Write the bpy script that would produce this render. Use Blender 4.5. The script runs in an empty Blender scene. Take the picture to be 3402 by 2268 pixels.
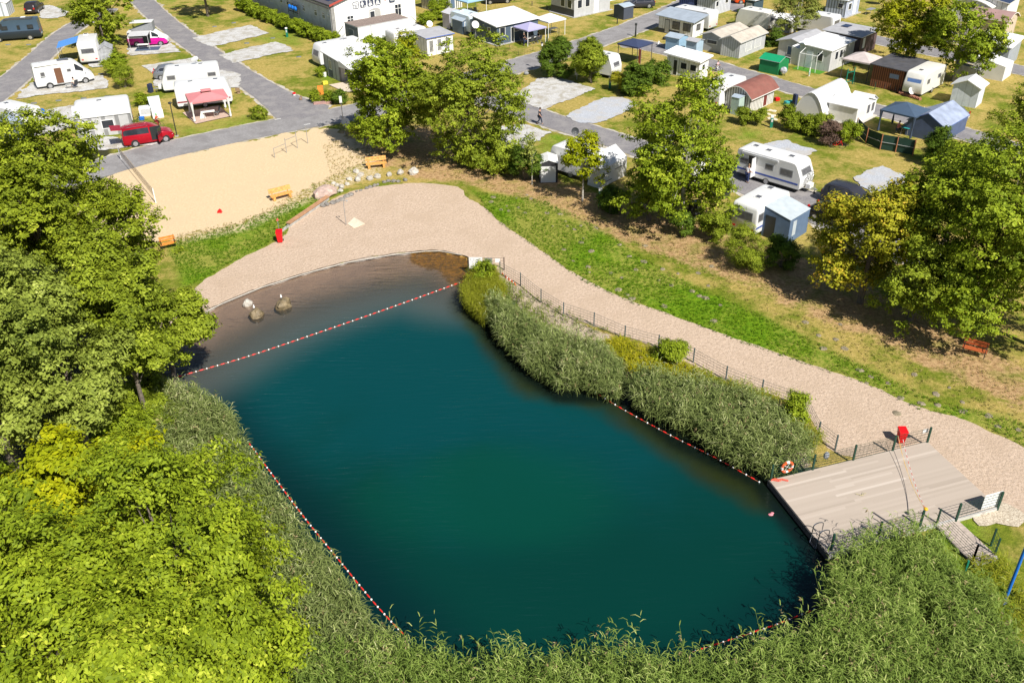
import bpy, math, random
import numpy as np
from mathutils import Matrix, Vector, noise
R_ = math.radians
SC = bpy.context.scene
COL = SC.collection
# ---------------- camera ----------------
F_, CX, CY, PITCH, ROLL, HC = 3053.4, 1701.0, 1134.0, R_(32.43), R_(-0.98), 31.5
_c, _s = math.cos(ROLL), math.sin(ROLL)
CAM = np.array([[_c, -_s, 0], [_s, _c, 0], [0, 0, 1]]) @ np.array([[1, 0, 0], [0, -math.sin(PITCH), -math.cos(PITCH)], [0, math.cos(PITCH), -math.sin(PITCH)]])
cd = bpy.data.cameras.new('camera'); cam = bpy.data.objects.new('camera', cd); COL.objects.link(cam)
cd.sensor_width = 36; cd.lens = F_ / 3402 * 36; cd.clip_start = .5; cd.clip_end = 9000
_m = np.eye(4); _m[:3, 0] = CAM[0]; _m[:3, 1] = -CAM[1]; _m[:3, 2] = -CAM[2]; _m[2, 3] = HC
cam.matrix_world = Matrix(_m.tolist()); SC.camera = cam
# ---------------- daylight ----------------
SUN_EL, SUN_AZ = R_(47), R_(-56)            # azimuth measured from +X
w = bpy.data.worlds.new('World'); SC.world = w; w.use_nodes = True
nt = w.node_tree; bg = nt.nodes['Background']; sky = nt.nodes.new('ShaderNodeTexSky')
sky.sky_type = 'NISHITA'; sky.sun_disc = False; sky.sun_elevation = SUN_EL; sky.sun_rotation = R_(90) - SUN_AZ
sky.air_density = 1.0; sky.dust_density = .6
nt.links.new(sky.outputs[0], bg.inputs[0]); bg.inputs[1].default_value = .055
sd = bpy.data.lights.new('sun', 'SUN'); sd.energy = 5; sd.angle = R_(.5); sd.color = (1, .955, .88)
so = bpy.data.objects.new('sun', sd); COL.objects.link(so)
sv = Vector((math.cos(SUN_EL) * math.cos(SUN_AZ), math.cos(SUN_EL) * math.sin(SUN_AZ), math.sin(SUN_EL)))
so.rotation_euler = sv.to_track_quat('Z', 'Y').to_euler(); so.location = (0, 0, 60)
SC.view_settings.view_transform = 'Standard'; SC.view_settings.look = 'None'; SC.view_settings.exposure = .47; SC.view_settings.gamma = 1
SC.render.engine = 'CYCLES'; SC.cycles.max_bounces = 6; SC.cycles.transparent_max_bounces = 8
SC.cycles.diffuse_bounces = 3; SC.cycles.glossy_bounces = 2; SC.cycles.use_denoising = True

# ---------------- survey: a point of a survey sheet -> a place on the level z ----------------
FR = {'v': (0, 0, 1.4464), '1': (0, 0, .31895), '2': (600, 0, .31895), '3': (1200, 0, .31895), '4': (1800, 0, .31895), '5': (2300, 0, .31895), '6': (2722, 0, .31895),
      'A': (1600, 350, .35072), 'B': (2200, 350, .31881), 'C': (2700, 350, .31895), 'D': (400, 350, .44643), 'E': (1400, 800, .44643), 'F': (2400, 1300, .44652),
      'a': (2500, 1380, .22321), 'b': (2900, 1380, .22321), 'c': (2600, 1600, .34099), 'd': (480, 300, .12755), 'e': (1000, 0, .1913), 'g': (1500, 840, .1913), 'h': (2200, 1100, .2551),
      'i': (0, 1180, .694), 'j': (0, 350, .57402), 'k': (1134, 1900, .96429), 'l': (2900, 0, .25508), 'm': (1100, 280, .34014), 'n': (780, 780, .20408)}
def G(k, x, y, z=0.0):
    o = FR[k]; sx, sy = o[0] + x * o[2], o[1] + y * o[2]
    d = CAM.T @ np.array([(sx - CX) / F_, (sy - CY) / F_, 1.0]); t = (z - HC) / d[2]
    return Vector((d[0] * t, d[1] * t, z))
def Gs(k, pts, z=0.0): return [G(k, x, y, z) for x, y in pts]
def height(k, x, y, base):
    """height above 'base' (a ground point) of the top seen at sheet point x, y"""
    o = FR[k]; sx, sy = o[0] + x * o[2], o[1] + y * o[2]; best = (1e9, 0)
    for i in range(0, 1300):
        h = i * .02; q = CAM @ np.array([base[0], base[1], h - HC]); e = abs(q[1] / q[2] * F_ + CY - sy)
        if e < best[0]: best = (e, h)
    return best[1]

# ---------------- materials ----------------
def srgb(h, k=1.0):
    v = [int(h[i:i + 2], 16) / 255 for i in (1, 3, 5)]
    return tuple(k * (c / 12.92 if c <= .04045 else ((c + .055) / 1.055) ** 2.4) for c in v)
MT = {}
def mat(name, col, rough=.6, metal=0, ns=6, na=.12, bump=0, bs=30, stripe=0, sdark=.5, sw=.12, spec=.5, trans=0, axis='xy', dirt=0):
    if name in MT: return MT[name]
    m = bpy.data.materials.new(name); m.use_nodes = True; n = m.node_tree.nodes; l = m.node_tree.links
    p = n['Principled BSDF']; p.inputs['Roughness'].default_value = rough; p.inputs['Metallic'].default_value = metal
    p.inputs['Specular IOR Level'].default_value = spec
    tc = n.new('ShaderNodeTexCoord'); nz = n.new('ShaderNodeTexNoise'); nz.inputs['Scale'].default_value = ns; nz.inputs['Detail'].default_value = 5
    l.new(tc.outputs['Object'], nz.inputs['Vector'])
    mr = n.new('ShaderNodeMapRange'); mr.inputs[1].default_value = .3; mr.inputs[2].default_value = .7; mr.inputs[3].default_value = 1 - na; mr.inputs[4].default_value = 1 + na * .6
    l.new(nz.outputs['Fac'], mr.inputs[0])
    mx = n.new('ShaderNodeVectorMath'); mx.operation = 'SCALE'; mx.inputs[0].default_value = col[:3]; l.new(mr.outputs[0], mx.inputs['Scale'])
    out = mx.outputs[0]
    if stripe:
        sp = n.new('ShaderNodeSeparateXYZ'); l.new(tc.outputs['Object'], sp.inputs[0])
        if axis == 'z': src = sp.outputs[2]
        elif axis == 'x': src = sp.outputs[0]
        elif axis == 'y': src = sp.outputs[1]
        else:
            a = n.new('ShaderNodeMath'); a.operation = 'ADD'; l.new(sp.outputs[0], a.inputs[0]); l.new(sp.outputs[1], a.inputs[1]); src = a.outputs[0]
        b = n.new('ShaderNodeMath'); b.operation = 'MULTIPLY'; l.new(src, b.inputs[0]); b.inputs[1].default_value = stripe
        c = n.new('ShaderNodeMath'); c.operation = 'FRACT'; l.new(b.outputs[0], c.inputs[0])
        d = n.new('ShaderNodeMath'); d.operation = 'LESS_THAN'; l.new(c.outputs[0], d.inputs[0]); d.inputs[1].default_value = sw
        e = n.new('ShaderNodeMapRange'); l.new(d.outputs[0], e.inputs[0]); e.inputs[3].default_value = 1; e.inputs[4].default_value = sdark
        g = n.new('ShaderNodeVectorMath'); g.operation = 'SCALE'; l.new(out, g.inputs[0]); l.new(e.outputs[0], g.inputs['Scale']); out = g.outputs[0]
    if dirt:
        nz3 = n.new('ShaderNodeTexNoise'); nz3.inputs['Scale'].default_value = 1.3; nz3.inputs['Detail'].default_value = 8; nz3.inputs['Roughness'].default_value = .7; l.new(tc.outputs['Object'], nz3.inputs['Vector'])
        r3 = n.new('ShaderNodeMapRange'); r3.inputs[1].default_value = .5; r3.inputs[2].default_value = .7; r3.inputs[4].default_value = dirt; l.new(nz3.outputs['Fac'], r3.inputs[0])
        mm = n.new('ShaderNodeMix'); mm.data_type = 'RGBA'; l.new(r3.outputs[0], mm.inputs[0]); l.new(out, mm.inputs[6]); mm.inputs[7].default_value = (.12, .1, .075, 1); out = mm.outputs[2]
    l.new(out, p.inputs['Base Color'])
    if bump:
        n2 = n.new('ShaderNodeTexNoise'); n2.inputs['Scale'].default_value = bs; n2.inputs['Detail'].default_value = 4; l.new(tc.outputs['Object'], n2.inputs['Vector'])
        bp = n.new('ShaderNodeBump'); bp.inputs['Strength'].default_value = bump; bp.inputs['Distance'].default_value = .05; l.new(n2.outputs['Fac'], bp.inputs['Height']); l.new(bp.outputs[0], p.inputs['Normal'])
    if trans:
        t = n.new('ShaderNodeBsdfTranslucent'); l.new(out, t.inputs[0]); ms = n.new('ShaderNodeMixShader'); ms.inputs[0].default_value = trans
        l.new(p.outputs[0], ms.inputs[1]); l.new(t.outputs[0], ms.inputs[2]); l.new(ms.outputs[0], n['Material Output'].inputs[0])
    MT[name] = m; return m
def leafmat(name, a, b, c=None, trans=.15, rough=.6):
    """leaf colour varies from a (tint 0) to b (tint .7) to c (tint 1) by the per-leaf attribute"""
    if name in MT: return MT[name]
    m = bpy.data.materials.new(name); m.use_nodes = True; n = m.node_tree.nodes; l = m.node_tree.links
    p = n['Principled BSDF']; p.inputs['Roughness'].default_value = rough; p.inputs['Specular IOR Level'].default_value = .15
    at = n.new('ShaderNodeAttribute'); at.attribute_name = 'tint'
    cr = n.new('ShaderNodeValToRGB'); e = cr.color_ramp.elements; e[0].color = (*a, 1); e[1].color = (*b, 1); e[1].position = .72
    q = e.new(1.0); q.color = (*(c or b), 1)
    l.new(at.outputs['Fac'], cr.inputs[0]); l.new(cr.outputs[0], p.inputs['Base Color'])
    t = n.new('ShaderNodeBsdfTranslucent'); l.new(cr.outputs[0], t.inputs[0]); ms = n.new('ShaderNodeMixShader'); ms.inputs[0].default_value = trans
    l.new(p.outputs[0], ms.inputs[1]); l.new(t.outputs[0], ms.inputs[2]); l.new(ms.outputs[0], n['Material Output'].inputs[0])
    MT[name] = m; return m
WHITE = mat('white_coach_paint', (.70, .70, .695), .35, na=.04, ns=1.5)
CREAM = mat('cream_paint', (.74, .72, .66), .4, na=.06, ns=2)
GLASS = mat('dark_glazing', (.03, .035, .045), .12, na=.3, ns=2, spec=.6)
GREYGL = mat('grey_glazing', (.12, .12, .13), .2, na=.3, ns=3)
BLACK = mat('black_rubber', (.02, .02, .02), .7)
DGREY = mat('dark_grey', (.06, .065, .07), .6)
MGREY = mat('mid_grey', (.25, .26, .27), .6)
LGREY = mat('light_grey', (.52, .53, .54), .6)
RIM = mat('alloy_rim', (.55, .55, .57), .35, .7)
STEEL = mat('galvanised_steel', (.45, .46, .47), .4, .6)
CHROME = mat('polished_steel', (.7, .7, .72), .18, 1)
REDL = mat('red_lamp', (.5, .01, .01), .25)
CLEAR = mat('headlamp_glass', (.6, .62, .65), .15)

# ---------------- mesh building ----------------
class MB:
    def __init__(s): s.v = []; s.f = []; s.m = []; s.mats = []
    def mi(s, m):
        if m not in s.mats: s.mats.append(m)
        return s.mats.index(m)
    def add(s, vs, fs, m):
        o = len(s.v); s.v += [tuple(v) for v in vs]; i = s.mi(m)
        for f in fs: s.f.append([o + k for k in f]); s.m.append(i)
        return s
    def box(s, x0, x1, y0, y1, z0, z1, m):
        return s.add([(x, y, z) for z in (z0, z1) for y in (y0, y1) for x in (x0, x1)], [(0, 2, 3, 1), (4, 5, 7, 6), (0, 1, 5, 4), (2, 6, 7, 3), (0, 4, 6, 2), (1, 3, 7, 5)], m)
    def tube(s, p, q, r, m, r2=None, n=8, cap=True):
        p, q = Vector(p), Vector(q); d = (q - p).normalized(); a = d.orthogonal().normalized(); b = d.cross(a); r2 = r if r2 is None else r2
        vs = []
        for c, rr in ((p, r), (q, r2)):
            for i in range(n): t = 2 * math.pi * i / n; vs.append(c + (a * math.cos(t) + b * math.sin(t)) * rr)
        fs = [(i, (i + 1) % n, n + (i + 1) % n, n + i) for i in range(n)]
        if cap: fs += [tuple(range(n))[::-1], tuple(range(n, 2 * n))]
        return s.add(vs, fs, m)
    def path(s, pts, r, m, n=6):
        for a, b in zip(pts[:-1], pts[1:]): s.tube(a, b, r, m, n=n)
        return s
    def prism(s, poly, ax, lo, hi, m, cap=True):
        """poly of 2-D points extruded along ax ('x','y','z')"""
        f = {'y': lambda a, b, t: (a, t, b), 'x': lambda a, b, t: (t, a, b), 'z': lambda a, b, t: (a, b, t)}[ax]; n = len(poly)
        vs = [f(a, b, lo) for a, b in poly] + [f(a, b, hi) for a, b in poly]
        fs = [(i, (i + 1) % n, n + (i + 1) % n, n + i) for i in range(n)]
        if cap: fs += [tuple(range(n))[::-1], tuple(range(n, 2 * n))]
        return s.add(vs, fs, m)
    def ell(s, c, r, m, nu=10, nv=7, f=None):
        vs = []; fs = []
        for j in range(nv + 1):
            ph = math.pi * j / nv
            for i in range(nu):
                th = 2 * math.pi * i / nu; d = Vector((math.sin(ph) * math.cos(th), math.sin(ph) * math.sin(th), math.cos(ph))); k = f(d) if f else 1
                vs.append((c[0] + d.x * r[0] * k, c[1] + d.y * r[1] * k, c[2] + d.z * r[2] * k))
        for j in range(nv):
            for i in range(nu): fs.append((j * nu + i, (j + 1) * nu + i, (j + 1) * nu + (i + 1) % nu, j * nu + (i + 1) % nu))
        return s.add(vs, fs, m)
    def loft(s, rings, m, cap=True):
        n = len(rings[0]); vs = [p for r in rings for p in r]; fs = []
        for k in range(len(rings) - 1):
            for i in range(n): fs.append((k * n + i, k * n + (i + 1) % n, (k + 1) * n + (i + 1) % n, (k + 1) * n + i))
        if cap: fs += [tuple(range(n))[::-1], tuple(range((len(rings) - 1) * n, len(rings) * n))]
        return s.add(vs, fs, m)
    def out(s, name, parent=None, smooth=False, loc=None, rot=None):
        me = bpy.data.meshes.new(name); me.from_pydata(s.v, [], s.f); me.update()
        for m in s.mats: me.materials.append(m)
        me.polygons.foreach_set('material_index', s.m)
        o = bpy.data.objects.new(name, me); COL.objects.link(o)
        if smooth:
            me.polygons.foreach_set('use_smooth', [True] * len(me.polygons))
            try: me.set_sharp_from_angle(angle=R_(40))
            except Exception: pass
        if parent: o.parent = parent
        if loc is not None: o.location = loc
        if rot is not None: o.rotation_euler = (0, 0, rot)
        return o
def tag(o, label=None, cat=None, group=None, kind=None):
    if label: o['label'] = label
    if cat: o['category'] = cat
    if group: o['group'] = group
    if kind: o['kind'] = kind
    return o
def thing(name, label, cat, loc=(0, 0, 0), rot=0, group=None):
    o = bpy.data.objects.new(name, None); COL.objects.link(o); o.empty_display_size = .3
    o.location = loc; o.rotation_euler = (0, 0, rot); return tag(o, label, cat, group)
def children_of(o, allo): return [c for c in allo if c.parent == o]
def dup(root, loc=None, rot=None, label=None, scale=None):
    allo = list(COL.objects)
    def cp(o, par):
        c = o.copy(); COL.objects.link(c)
        if par: c.parent = par
        for ch in children_of(o, allo): cp(ch, c)
        return c
    r = cp(root, None)
    if loc is not None: r.location = loc
    if rot is not None: r.rotation_euler = (0, 0, rot)
    if label: r['label'] = label
    if scale: r.scale = (scale,) * 3 if not isinstance(scale, tuple) else scale
    return r
def uv(ang): a = R_(ang); return Vector((math.cos(a), math.sin(a), 0)), Vector((-math.sin(a), math.cos(a), 0))
def at(A, ang, dx, dy, z=0):
    u, v = uv(ang); return Vector((A[0], A[1], 0)) + u * dx + v * dy + Vector((0, 0, z))
def npmesh(name, V, Fq, mats, tint=None, mi=None, parent=None, smooth=False):
    """fast quads/tris mesh from numpy arrays"""
    me = bpy.data.meshes.new(name); k = Fq.shape[1]
    me.vertices.add(len(V)); me.vertices.foreach_set('co', V.astype(np.float32).ravel())
    me.loops.add(Fq.size); me.loops.foreach_set('vertex_index', Fq.astype(np.int32).ravel())
    me.polygons.add(len(Fq)); me.polygons.foreach_set('loop_start', np.arange(0, Fq.size, k, dtype=np.int32)); me.polygons.foreach_set('loop_total', np.full(len(Fq), k, np.int32))
    if mi is not None: me.polygons.foreach_set('material_index', mi.astype(np.int32))
    for m in mats: me.materials.append(m)
    if tint is not None:
        a = me.attributes.new('tint', 'FLOAT', 'FACE'); a.data.foreach_set('value', tint.astype(np.float32))
    me.update(calc_edges=True)
    if smooth: me.polygons.foreach_set('use_smooth', np.ones(len(Fq), bool))
    o = bpy.data.objects.new(name, me); COL.objects.link(o)
    if parent: o.parent = parent
    return o
# =====================================================================  GROUND, WATER, ROADS
WZ = -.15
def P2(pts): return np.array([[p[0], p[1]] for p in pts])
def segdist(X, Y, poly, closed=True):
    n = len(poly); d = np.full(X.shape, 1e9)
    for i in range(n if closed else n - 1):
        a, b = poly[i], poly[(i + 1) % n]; e = b - a; L = e @ e + 1e-9
        t = np.clip(((X - a[0]) * e[0] + (Y - a[1]) * e[1]) / L, 0, 1)
        d = np.minimum(d, np.hypot(X - a[0] - t * e[0], Y - a[1] - t * e[1]))
    return d
def inside(X, Y, poly):
    r = np.zeros(X.shape, bool); n = len(poly); j = n - 1
    for i in range(n):
        xi, yi = poly[i]; xj, yj = poly[j]
        c = ((yi > Y) != (yj > Y)) & (X < (xj - xi) * (Y - yi) / (yj - yi + 1e-12) + xi); r ^= c; j = i
    return r
def sdist(X, Y, poly): d = segdist(X, Y, poly); return np.where(inside(X, Y, poly), d, -d)     # + inside
def sst(x, a, b): t = np.clip((x - a) / (b - a), 0, 1); return t * t * (3 - 2 * t)
def vpoly(pts, k='v', z=0): return P2(Gs(k, pts, z))
ARC = [(330, 790), (380, 765), (440, 733), (510, 697), (600, 660), (700, 628), (800, 602), (900, 585), (975, 577), (1010, 576), (1060, 585), (1090, 600)]
POND = vpoly(ARC + [(1130, 640), (1180, 700), (1250, 790), (1330, 838), (1430, 850), (1500, 895), (1600, 955), (1700, 1020), (1800, 1060), (1920, 1100), (2020, 1200), (2010, 1330), (1950, 1400), (1880, 1470), (1780, 1560), (1650, 1640),
                    (1300, 1665), (1000, 1650), (930, 1568), (860, 1480), (800, 1420), (700, 1300), (580, 1150), (500, 1060), (450, 980), (400, 910), (330, 860)], z=WZ)
ARCW = vpoly(ARC, z=WZ)
def axis_(lo, hi, st, far):
    c = list(np.arange(lo, hi + 1e-6, st)); s = st; a = c[-1]; b = c[0]; up = []; dn = []
    while a < far: s *= 1.35; a += s; b -= s; up.append(a); dn.append(b)
    return np.array(dn[::-1] + c + up)
gx, gy = axis_(-62, 62, .5, 3500), axis_(14, 135, .5, 3500)
GX, GY = np.meshgrid(gx, gy); sd_ = sdist(GX, GY, POND)
GZ = np.where(sd_ > 0, -.12 - np.minimum(sd_ * .55, 3.0), 0) * sst(sd_, 0, .25)
da = segdist(GX, GY, ARCW, False); shallow = (sd_ > 0) & (da < 9)
GZ = np.where(sd_ > 0, np.maximum(GZ, -.2 - .085 * da ** 1.25), GZ)
V_ = np.stack([GX, GY, GZ], -1).reshape(-1, 3); ny, nx = GX.shape
I_ = np.arange(ny * nx).reshape(ny, nx); Q_ = np.stack([I_[:-1, :-1], I_[:-1, 1:], I_[1:, 1:], I_[1:, :-1]], -1).reshape(-1, 4)
def zone(polys, soft): return np.max([sst(sdist(GX, GY, vpoly(p)), -soft, soft) for p in polys], axis=0)
LUSH = zone([[(1085, 436), (1250, 462), (1350, 510), (1430, 560), (1560, 640), (1700, 700), (1850, 775), (2000, 850), (2150, 920), (2370, 975), (2370, 1060), (2230, 975), (2080, 950), (1900, 850), (1700, 795), (1500, 710), (1350, 660), (1250, 590), (1150, 520)],
             [(735, 446), (790, 440), (700, 500), (650, 545), (600, 575), (470, 650), (420, 660), (380, 560), (460, 540), (560, 515), (640, 478)]], 1.6)
LUSH2 = zone([[(1230, 305), (1300, 305), (1350, 350), (1300, 400), (1225, 380)], [(1690, 440), (1760, 430), (1770, 470), (1680, 560), (1600, 500)], [(1700, 285), (1760, 300), (1750, 330), (1690, 320)],
              [(2000, 240), (2060, 255), (2060, 290), (1990, 285)], [(400, 290), (640, 250), (620, 285), (430, 318)], [(700, 130), (745, 140), (790, 200), (730, 190)], [(2290, 80), (2360, 90), (2360, 130), (2310, 120)], [(660, 20), (720, 60), (700, 110), (560, 100)],
              [(100, 60), (130, 60), (120, 110), (95, 140)], [(310, -20), (420, -20), (400, 20), (330, 12)], [(1250, 110), (1360, 115), (1340, 150), (1290, 130)], [(2050, 900), (2352, 1300), (2352, 1568), (2200, 1568), (2150, 1400)]], 1.2)
LUSH = np.maximum(LUSH, LUSH2 * .6)
DIRT = zone([[(760, 300), (850, 268), (1000, 300), (1150, 330), (1160, 380), (1240, 400), (1480, 470), (1640, 520), (1850, 590), (2000, 660), (2180, 760), (2370, 850), (2370, 950), (2200, 880), (2050, 800), (1850, 720), (1700, 650), (1550, 600), (1400, 545), (1250, 475), (1100, 430), (960, 410), (830, 370)]], 1.6)
BANK = zone([[(1130, 600), (1240, 690), (1330, 740), (1450, 800), (1560, 830), (1650, 880), (1750, 920), (1880, 1010), (1850, 1080), (1600, 960), (1330, 850), (1180, 700)]], .5)
SANDY = zone([[(690, 330), (770, 310), (860, 330), (870, 400), (760, 440), (650, 490), (560, 530), (400, 560), (380, 530), (600, 470), (720, 400)]], 1.4)
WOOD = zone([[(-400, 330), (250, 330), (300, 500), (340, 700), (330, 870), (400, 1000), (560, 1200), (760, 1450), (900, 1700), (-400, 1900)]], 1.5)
BED = sst(da, 0, 7); ALGAE = zone([[(960, 565), (1100, 590), (1090, 650), (1030, 640), (1000, 605), (930, 600)]], .8)
gm = bpy.data.materials.new('lawn_and_soil'); gm.use_nodes = True; n = gm.node_tree.nodes; l = gm.node_tree.links; p = n['Principled BSDF']; p.inputs['Roughness'].default_value = .9; p.inputs['Specular IOR Level'].default_value = .15
tc = n.new('ShaderNodeTexCoord')
def NZ(sc, det=4, ro=.6, dist=0):
    q = n.new('ShaderNodeTexNoise'); q.inputs['Scale'].default_value = sc; q.inputs['Detail'].default_value = det; q.inputs['Roughness'].default_value = ro; q.inputs['Distortion'].default_value = dist; l.new(tc.outputs['Object'], q.inputs['Vector']); return q.outputs['Fac']
def MA(op, a, b=None, cl=False):
    q = n.new('ShaderNodeMath'); q.operation = op; q.use_clamp = cl
    for i, v in enumerate((a, b)):
        if v is None: continue
        if isinstance(v, (int, float)): q.inputs[i].default_value = v
        else: l.new(v, q.inputs[i])
    return q.outputs[0]
def MR(f, a, b, c=0, d=1):
    q = n.new('ShaderNodeMapRange'); q.interpolation_type = 'SMOOTHSTEP'; l.new(f, q.inputs[0])
    for i, v in zip((1, 2, 3, 4), (a, b, c, d)): q.inputs[i].default_value = v
    return q.outputs[0]
def MX(f, a, b):
    q = n.new('ShaderNodeMix'); q.data_type = 'RGBA'
    if isinstance(f, float): q.inputs[0].default_value = f
    else: l.new(f, q.inputs[0])
    for i, v in ((6, a), (7, b)):
        if isinstance(v, tuple): q.inputs[i].default_value = (*v, 1)
        else: l.new(v, q.inputs[i])
    return q.outputs[2]
def ATT(nm): q = n.new('ShaderNodeAttribute'); q.attribute_name = nm; return q.outputs['Fac']
big, mid, fin, vf = NZ(.12, 6, .6, .6), NZ(.55, 6, .65), NZ(3.2, 5, .7), NZ(14, 4, .75)
green = MX(MR(fin, .35, .68), (.115, .16, .010), (.22, .245, .025))
dry = MX(MR(fin, .35, .65), (.33, .27, .06), (.50, .37, .12))
tanc = MX(MR(fin, .38, .62), (.34, .205, .095), (.54, .36, .18))
lushc = MX(MR(fin, .32, .66), (.075, .18, .004), (.175, .30, .008))
gsum = MA('ADD', MA('MULTIPLY', big, .55), MA('MULTIPLY', mid, .45))
c1 = MX(MR(gsum, .41, .55), green, dry)
wob = MA('MULTIPLY', MA('SUBTRACT', mid, .5), 1.5); wob2 = MA('MULTIPLY', MA('SUBTRACT', fin, .5), .9); wb = MA('ADD', wob, wob2)
def thr(a, lo=.3, hi=.7): return MR(MA('ADD', ATT(a), wb), lo, hi)
c1 = MX(MA('MULTIPLY', thr('dirt', .35, .85), MR(mid, .36, .56, .45, 1)), c1, tanc)
c1 = MX(MA('MULTIPLY', thr('lush', .35, .75), MR(MA('ADD', big, MA('MULTIPLY', fin, .6)), .62, .92, 1, .5)), c1, lushc)
c1 = MX(thr('bank', .3, .6), c1, MX(MR(vf, .4, .6), (.28, .21, .14), (.6, .5, .38)))
c1 = MX(MA('MULTIPLY', MR(ATT('sandy'), .2, .8), MR(MA('ADD', fin, MA('MULTIPLY', vf, .5)), .68, .82)), c1, (.66, .53, .34))
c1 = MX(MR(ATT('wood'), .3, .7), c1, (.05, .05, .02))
vfm = MR(vf, .25, .75, .74, 1.2)
sc_ = n.new('ShaderNodeVectorMath'); sc_.operation = 'SCALE'; l.new(c1, sc_.inputs[0]); l.new(vfm, sc_.inputs['Scale'])
ALG_ = MR(MA('ADD', ATT('algae'), wb), .3, .7)
bedc = MX(MR(ATT('bed'), .0, 1.0), MX(MR(mid, .35, .65), (.44, .37, .31), (.36, .31, .27)), (.05, .07, .05))
bedc = MX(ALG_, bedc, MX(MR(fin, .4, .6), (.42, .24, .04), (.22, .14, .04)))
c2 = MX(MR(ATT('under'), .05, .3), sc_.outputs[0], bedc)
l.new(c2, p.inputs['Base Color'])
bp = n.new('ShaderNodeBump'); bp.inputs['Strength'].default_value = .7; bp.inputs['Distance'].default_value = .12; l.new(MA('ADD', vf, MA('MULTIPLY', fin, 1.2)), bp.inputs['Height']); l.new(bp.outputs[0], p.inputs['Normal'])
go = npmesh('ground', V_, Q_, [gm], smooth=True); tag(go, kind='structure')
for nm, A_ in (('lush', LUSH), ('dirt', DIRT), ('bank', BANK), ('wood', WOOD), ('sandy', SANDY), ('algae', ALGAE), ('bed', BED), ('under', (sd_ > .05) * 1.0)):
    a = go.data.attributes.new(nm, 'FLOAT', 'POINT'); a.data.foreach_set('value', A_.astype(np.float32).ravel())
# water sheet
wx, wy = np.arange(-30, 32, .5), np.arange(14, 66, .5); WX, WY = np.meshgrid(wx, wy); ws = sdist(WX, WY, POND)
I_ = np.arange(WX.size).reshape(WX.shape); Q_ = np.stack([I_[:-1, :-1], I_[:-1, 1:], I_[1:, 1:], I_[1:, :-1]], -1).reshape(-1, 4); keep = (ws.ravel()[Q_] > -1.1).any(1)
V_ = np.stack([WX, WY, np.full(WX.shape, WZ)], -1).reshape(-1, 3); used_ = np.unique(Q_[keep]); mp = np.zeros(len(V_), int); mp[used_] = np.arange(len(used_))
wda = segdist(WX, WY, ARCW, False)
gm = bpy.data.materials.new('pond_water'); gm.use_nodes = True; n = gm.node_tree.nodes; l = gm.node_tree.links; tc = n.new('ShaderNodeTexCoord'); p = n['Principled BSDF']
deepn = NZ(.09, 4, .55, 1.2); pn = NZ(.25, 4)
bodyc = MX(MR(MA('ADD', ATT('near'), MA('MULTIPLY', MA('SUBTRACT', deepn, .5), .9)), .15, .85), (.001, .046, .050), (.001, .033, .026))
bodyc = MX(MR(MA('ADD', ATT('green_water'), MA('MULTIPLY', MA('SUBTRACT', deepn, .5), .7)), .1, .9, 0, .75), bodyc, (.001, .050, .033))  # greener water towards the middle, from algae and depth
bodyc = MX(MR(ATT('rim'), .0, 1.0, .85, 0), bodyc, (.001, .014, .017))  # dark reflection of the banks' reeds, painted into the water colour
bodyc = MX(MR(ATT('deep'), .3, .92), (.088, .100, .092), bodyc)  # paler shallows, with some sky glare painted into the colour
bodyc = MX(MA('MULTIPLY', MR(MA('ADD', ATT('weed'), MA('MULTIPLY', MA('SUBTRACT', pn, .5), .8)), .3, 1.0), .85), bodyc, (.020, .024, .005))
bodyc = MX(MR(ATT('reed_reflection_tint'), .0, 1.0, .9, 0), bodyc, (.003, .007, .006))  # reed fronts' shadow and reflection painted as near black water
df = n.new('ShaderNodeBsdfDiffuse'); l.new(bodyc, df.inputs[0]); tr = n.new('ShaderNodeBsdfTransparent'); tr.inputs[0].default_value = (.80, .72, .66, 1)
ms = n.new('ShaderNodeMixShader'); l.new(MR(ATT('deep'), .0, .7, 0.12, 1), ms.inputs[0]); l.new(tr.outputs[0], ms.inputs[1]); l.new(df.outputs[0], ms.inputs[2])
gl = n.new('ShaderNodeBsdfGlossy'); gl.inputs['Roughness'].default_value = .06; gl.inputs[0].default_value = (1, 1, 1, 1); fr = n.new('ShaderNodeFresnel'); fr.inputs[0].default_value = 1.33
mpn = n.new('ShaderNodeMapping'); mpn.inputs['Rotation'].default_value = (0, 0, R_(-24)); mpn.inputs['Scale'].default_value = (.45, 2.6, 1); l.new(tc.outputs['Object'], mpn.inputs[0])
rn = n.new('ShaderNodeTexNoise'); rn.inputs['Scale'].default_value = 1.5; rn.inputs['Detail'].default_value = 5; rn.inputs['Distortion'].default_value = .3; l.new(mpn.outputs[0], rn.inputs['Vector'])
bp = n.new('ShaderNodeBump'); bp.inputs['Distance'].default_value = .12; l.new(MR(NZ(.16, 4, .6, .8), .38, .62, .12, .5), bp.inputs['Strength']); l.new(rn.outputs['Fac'], bp.inputs['Height'])
for q in (gl, fr): l.new(bp.outputs[0], q.inputs['Normal'])
m2 = n.new('ShaderNodeMixShader'); l.new(fr.outputs[0], m2.inputs[0]); l.new(ms.outputs[0], m2.inputs[1]); l.new(gl.outputs[0], m2.inputs[2]); l.new(m2.outputs[0], n['Material Output'].inputs[0])
GC = G('v', 1150, 1130)
wo = npmesh('pond_water', V_[used_], mp[Q_[keep]], [gm]); tag(wo, kind='structure')
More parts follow.
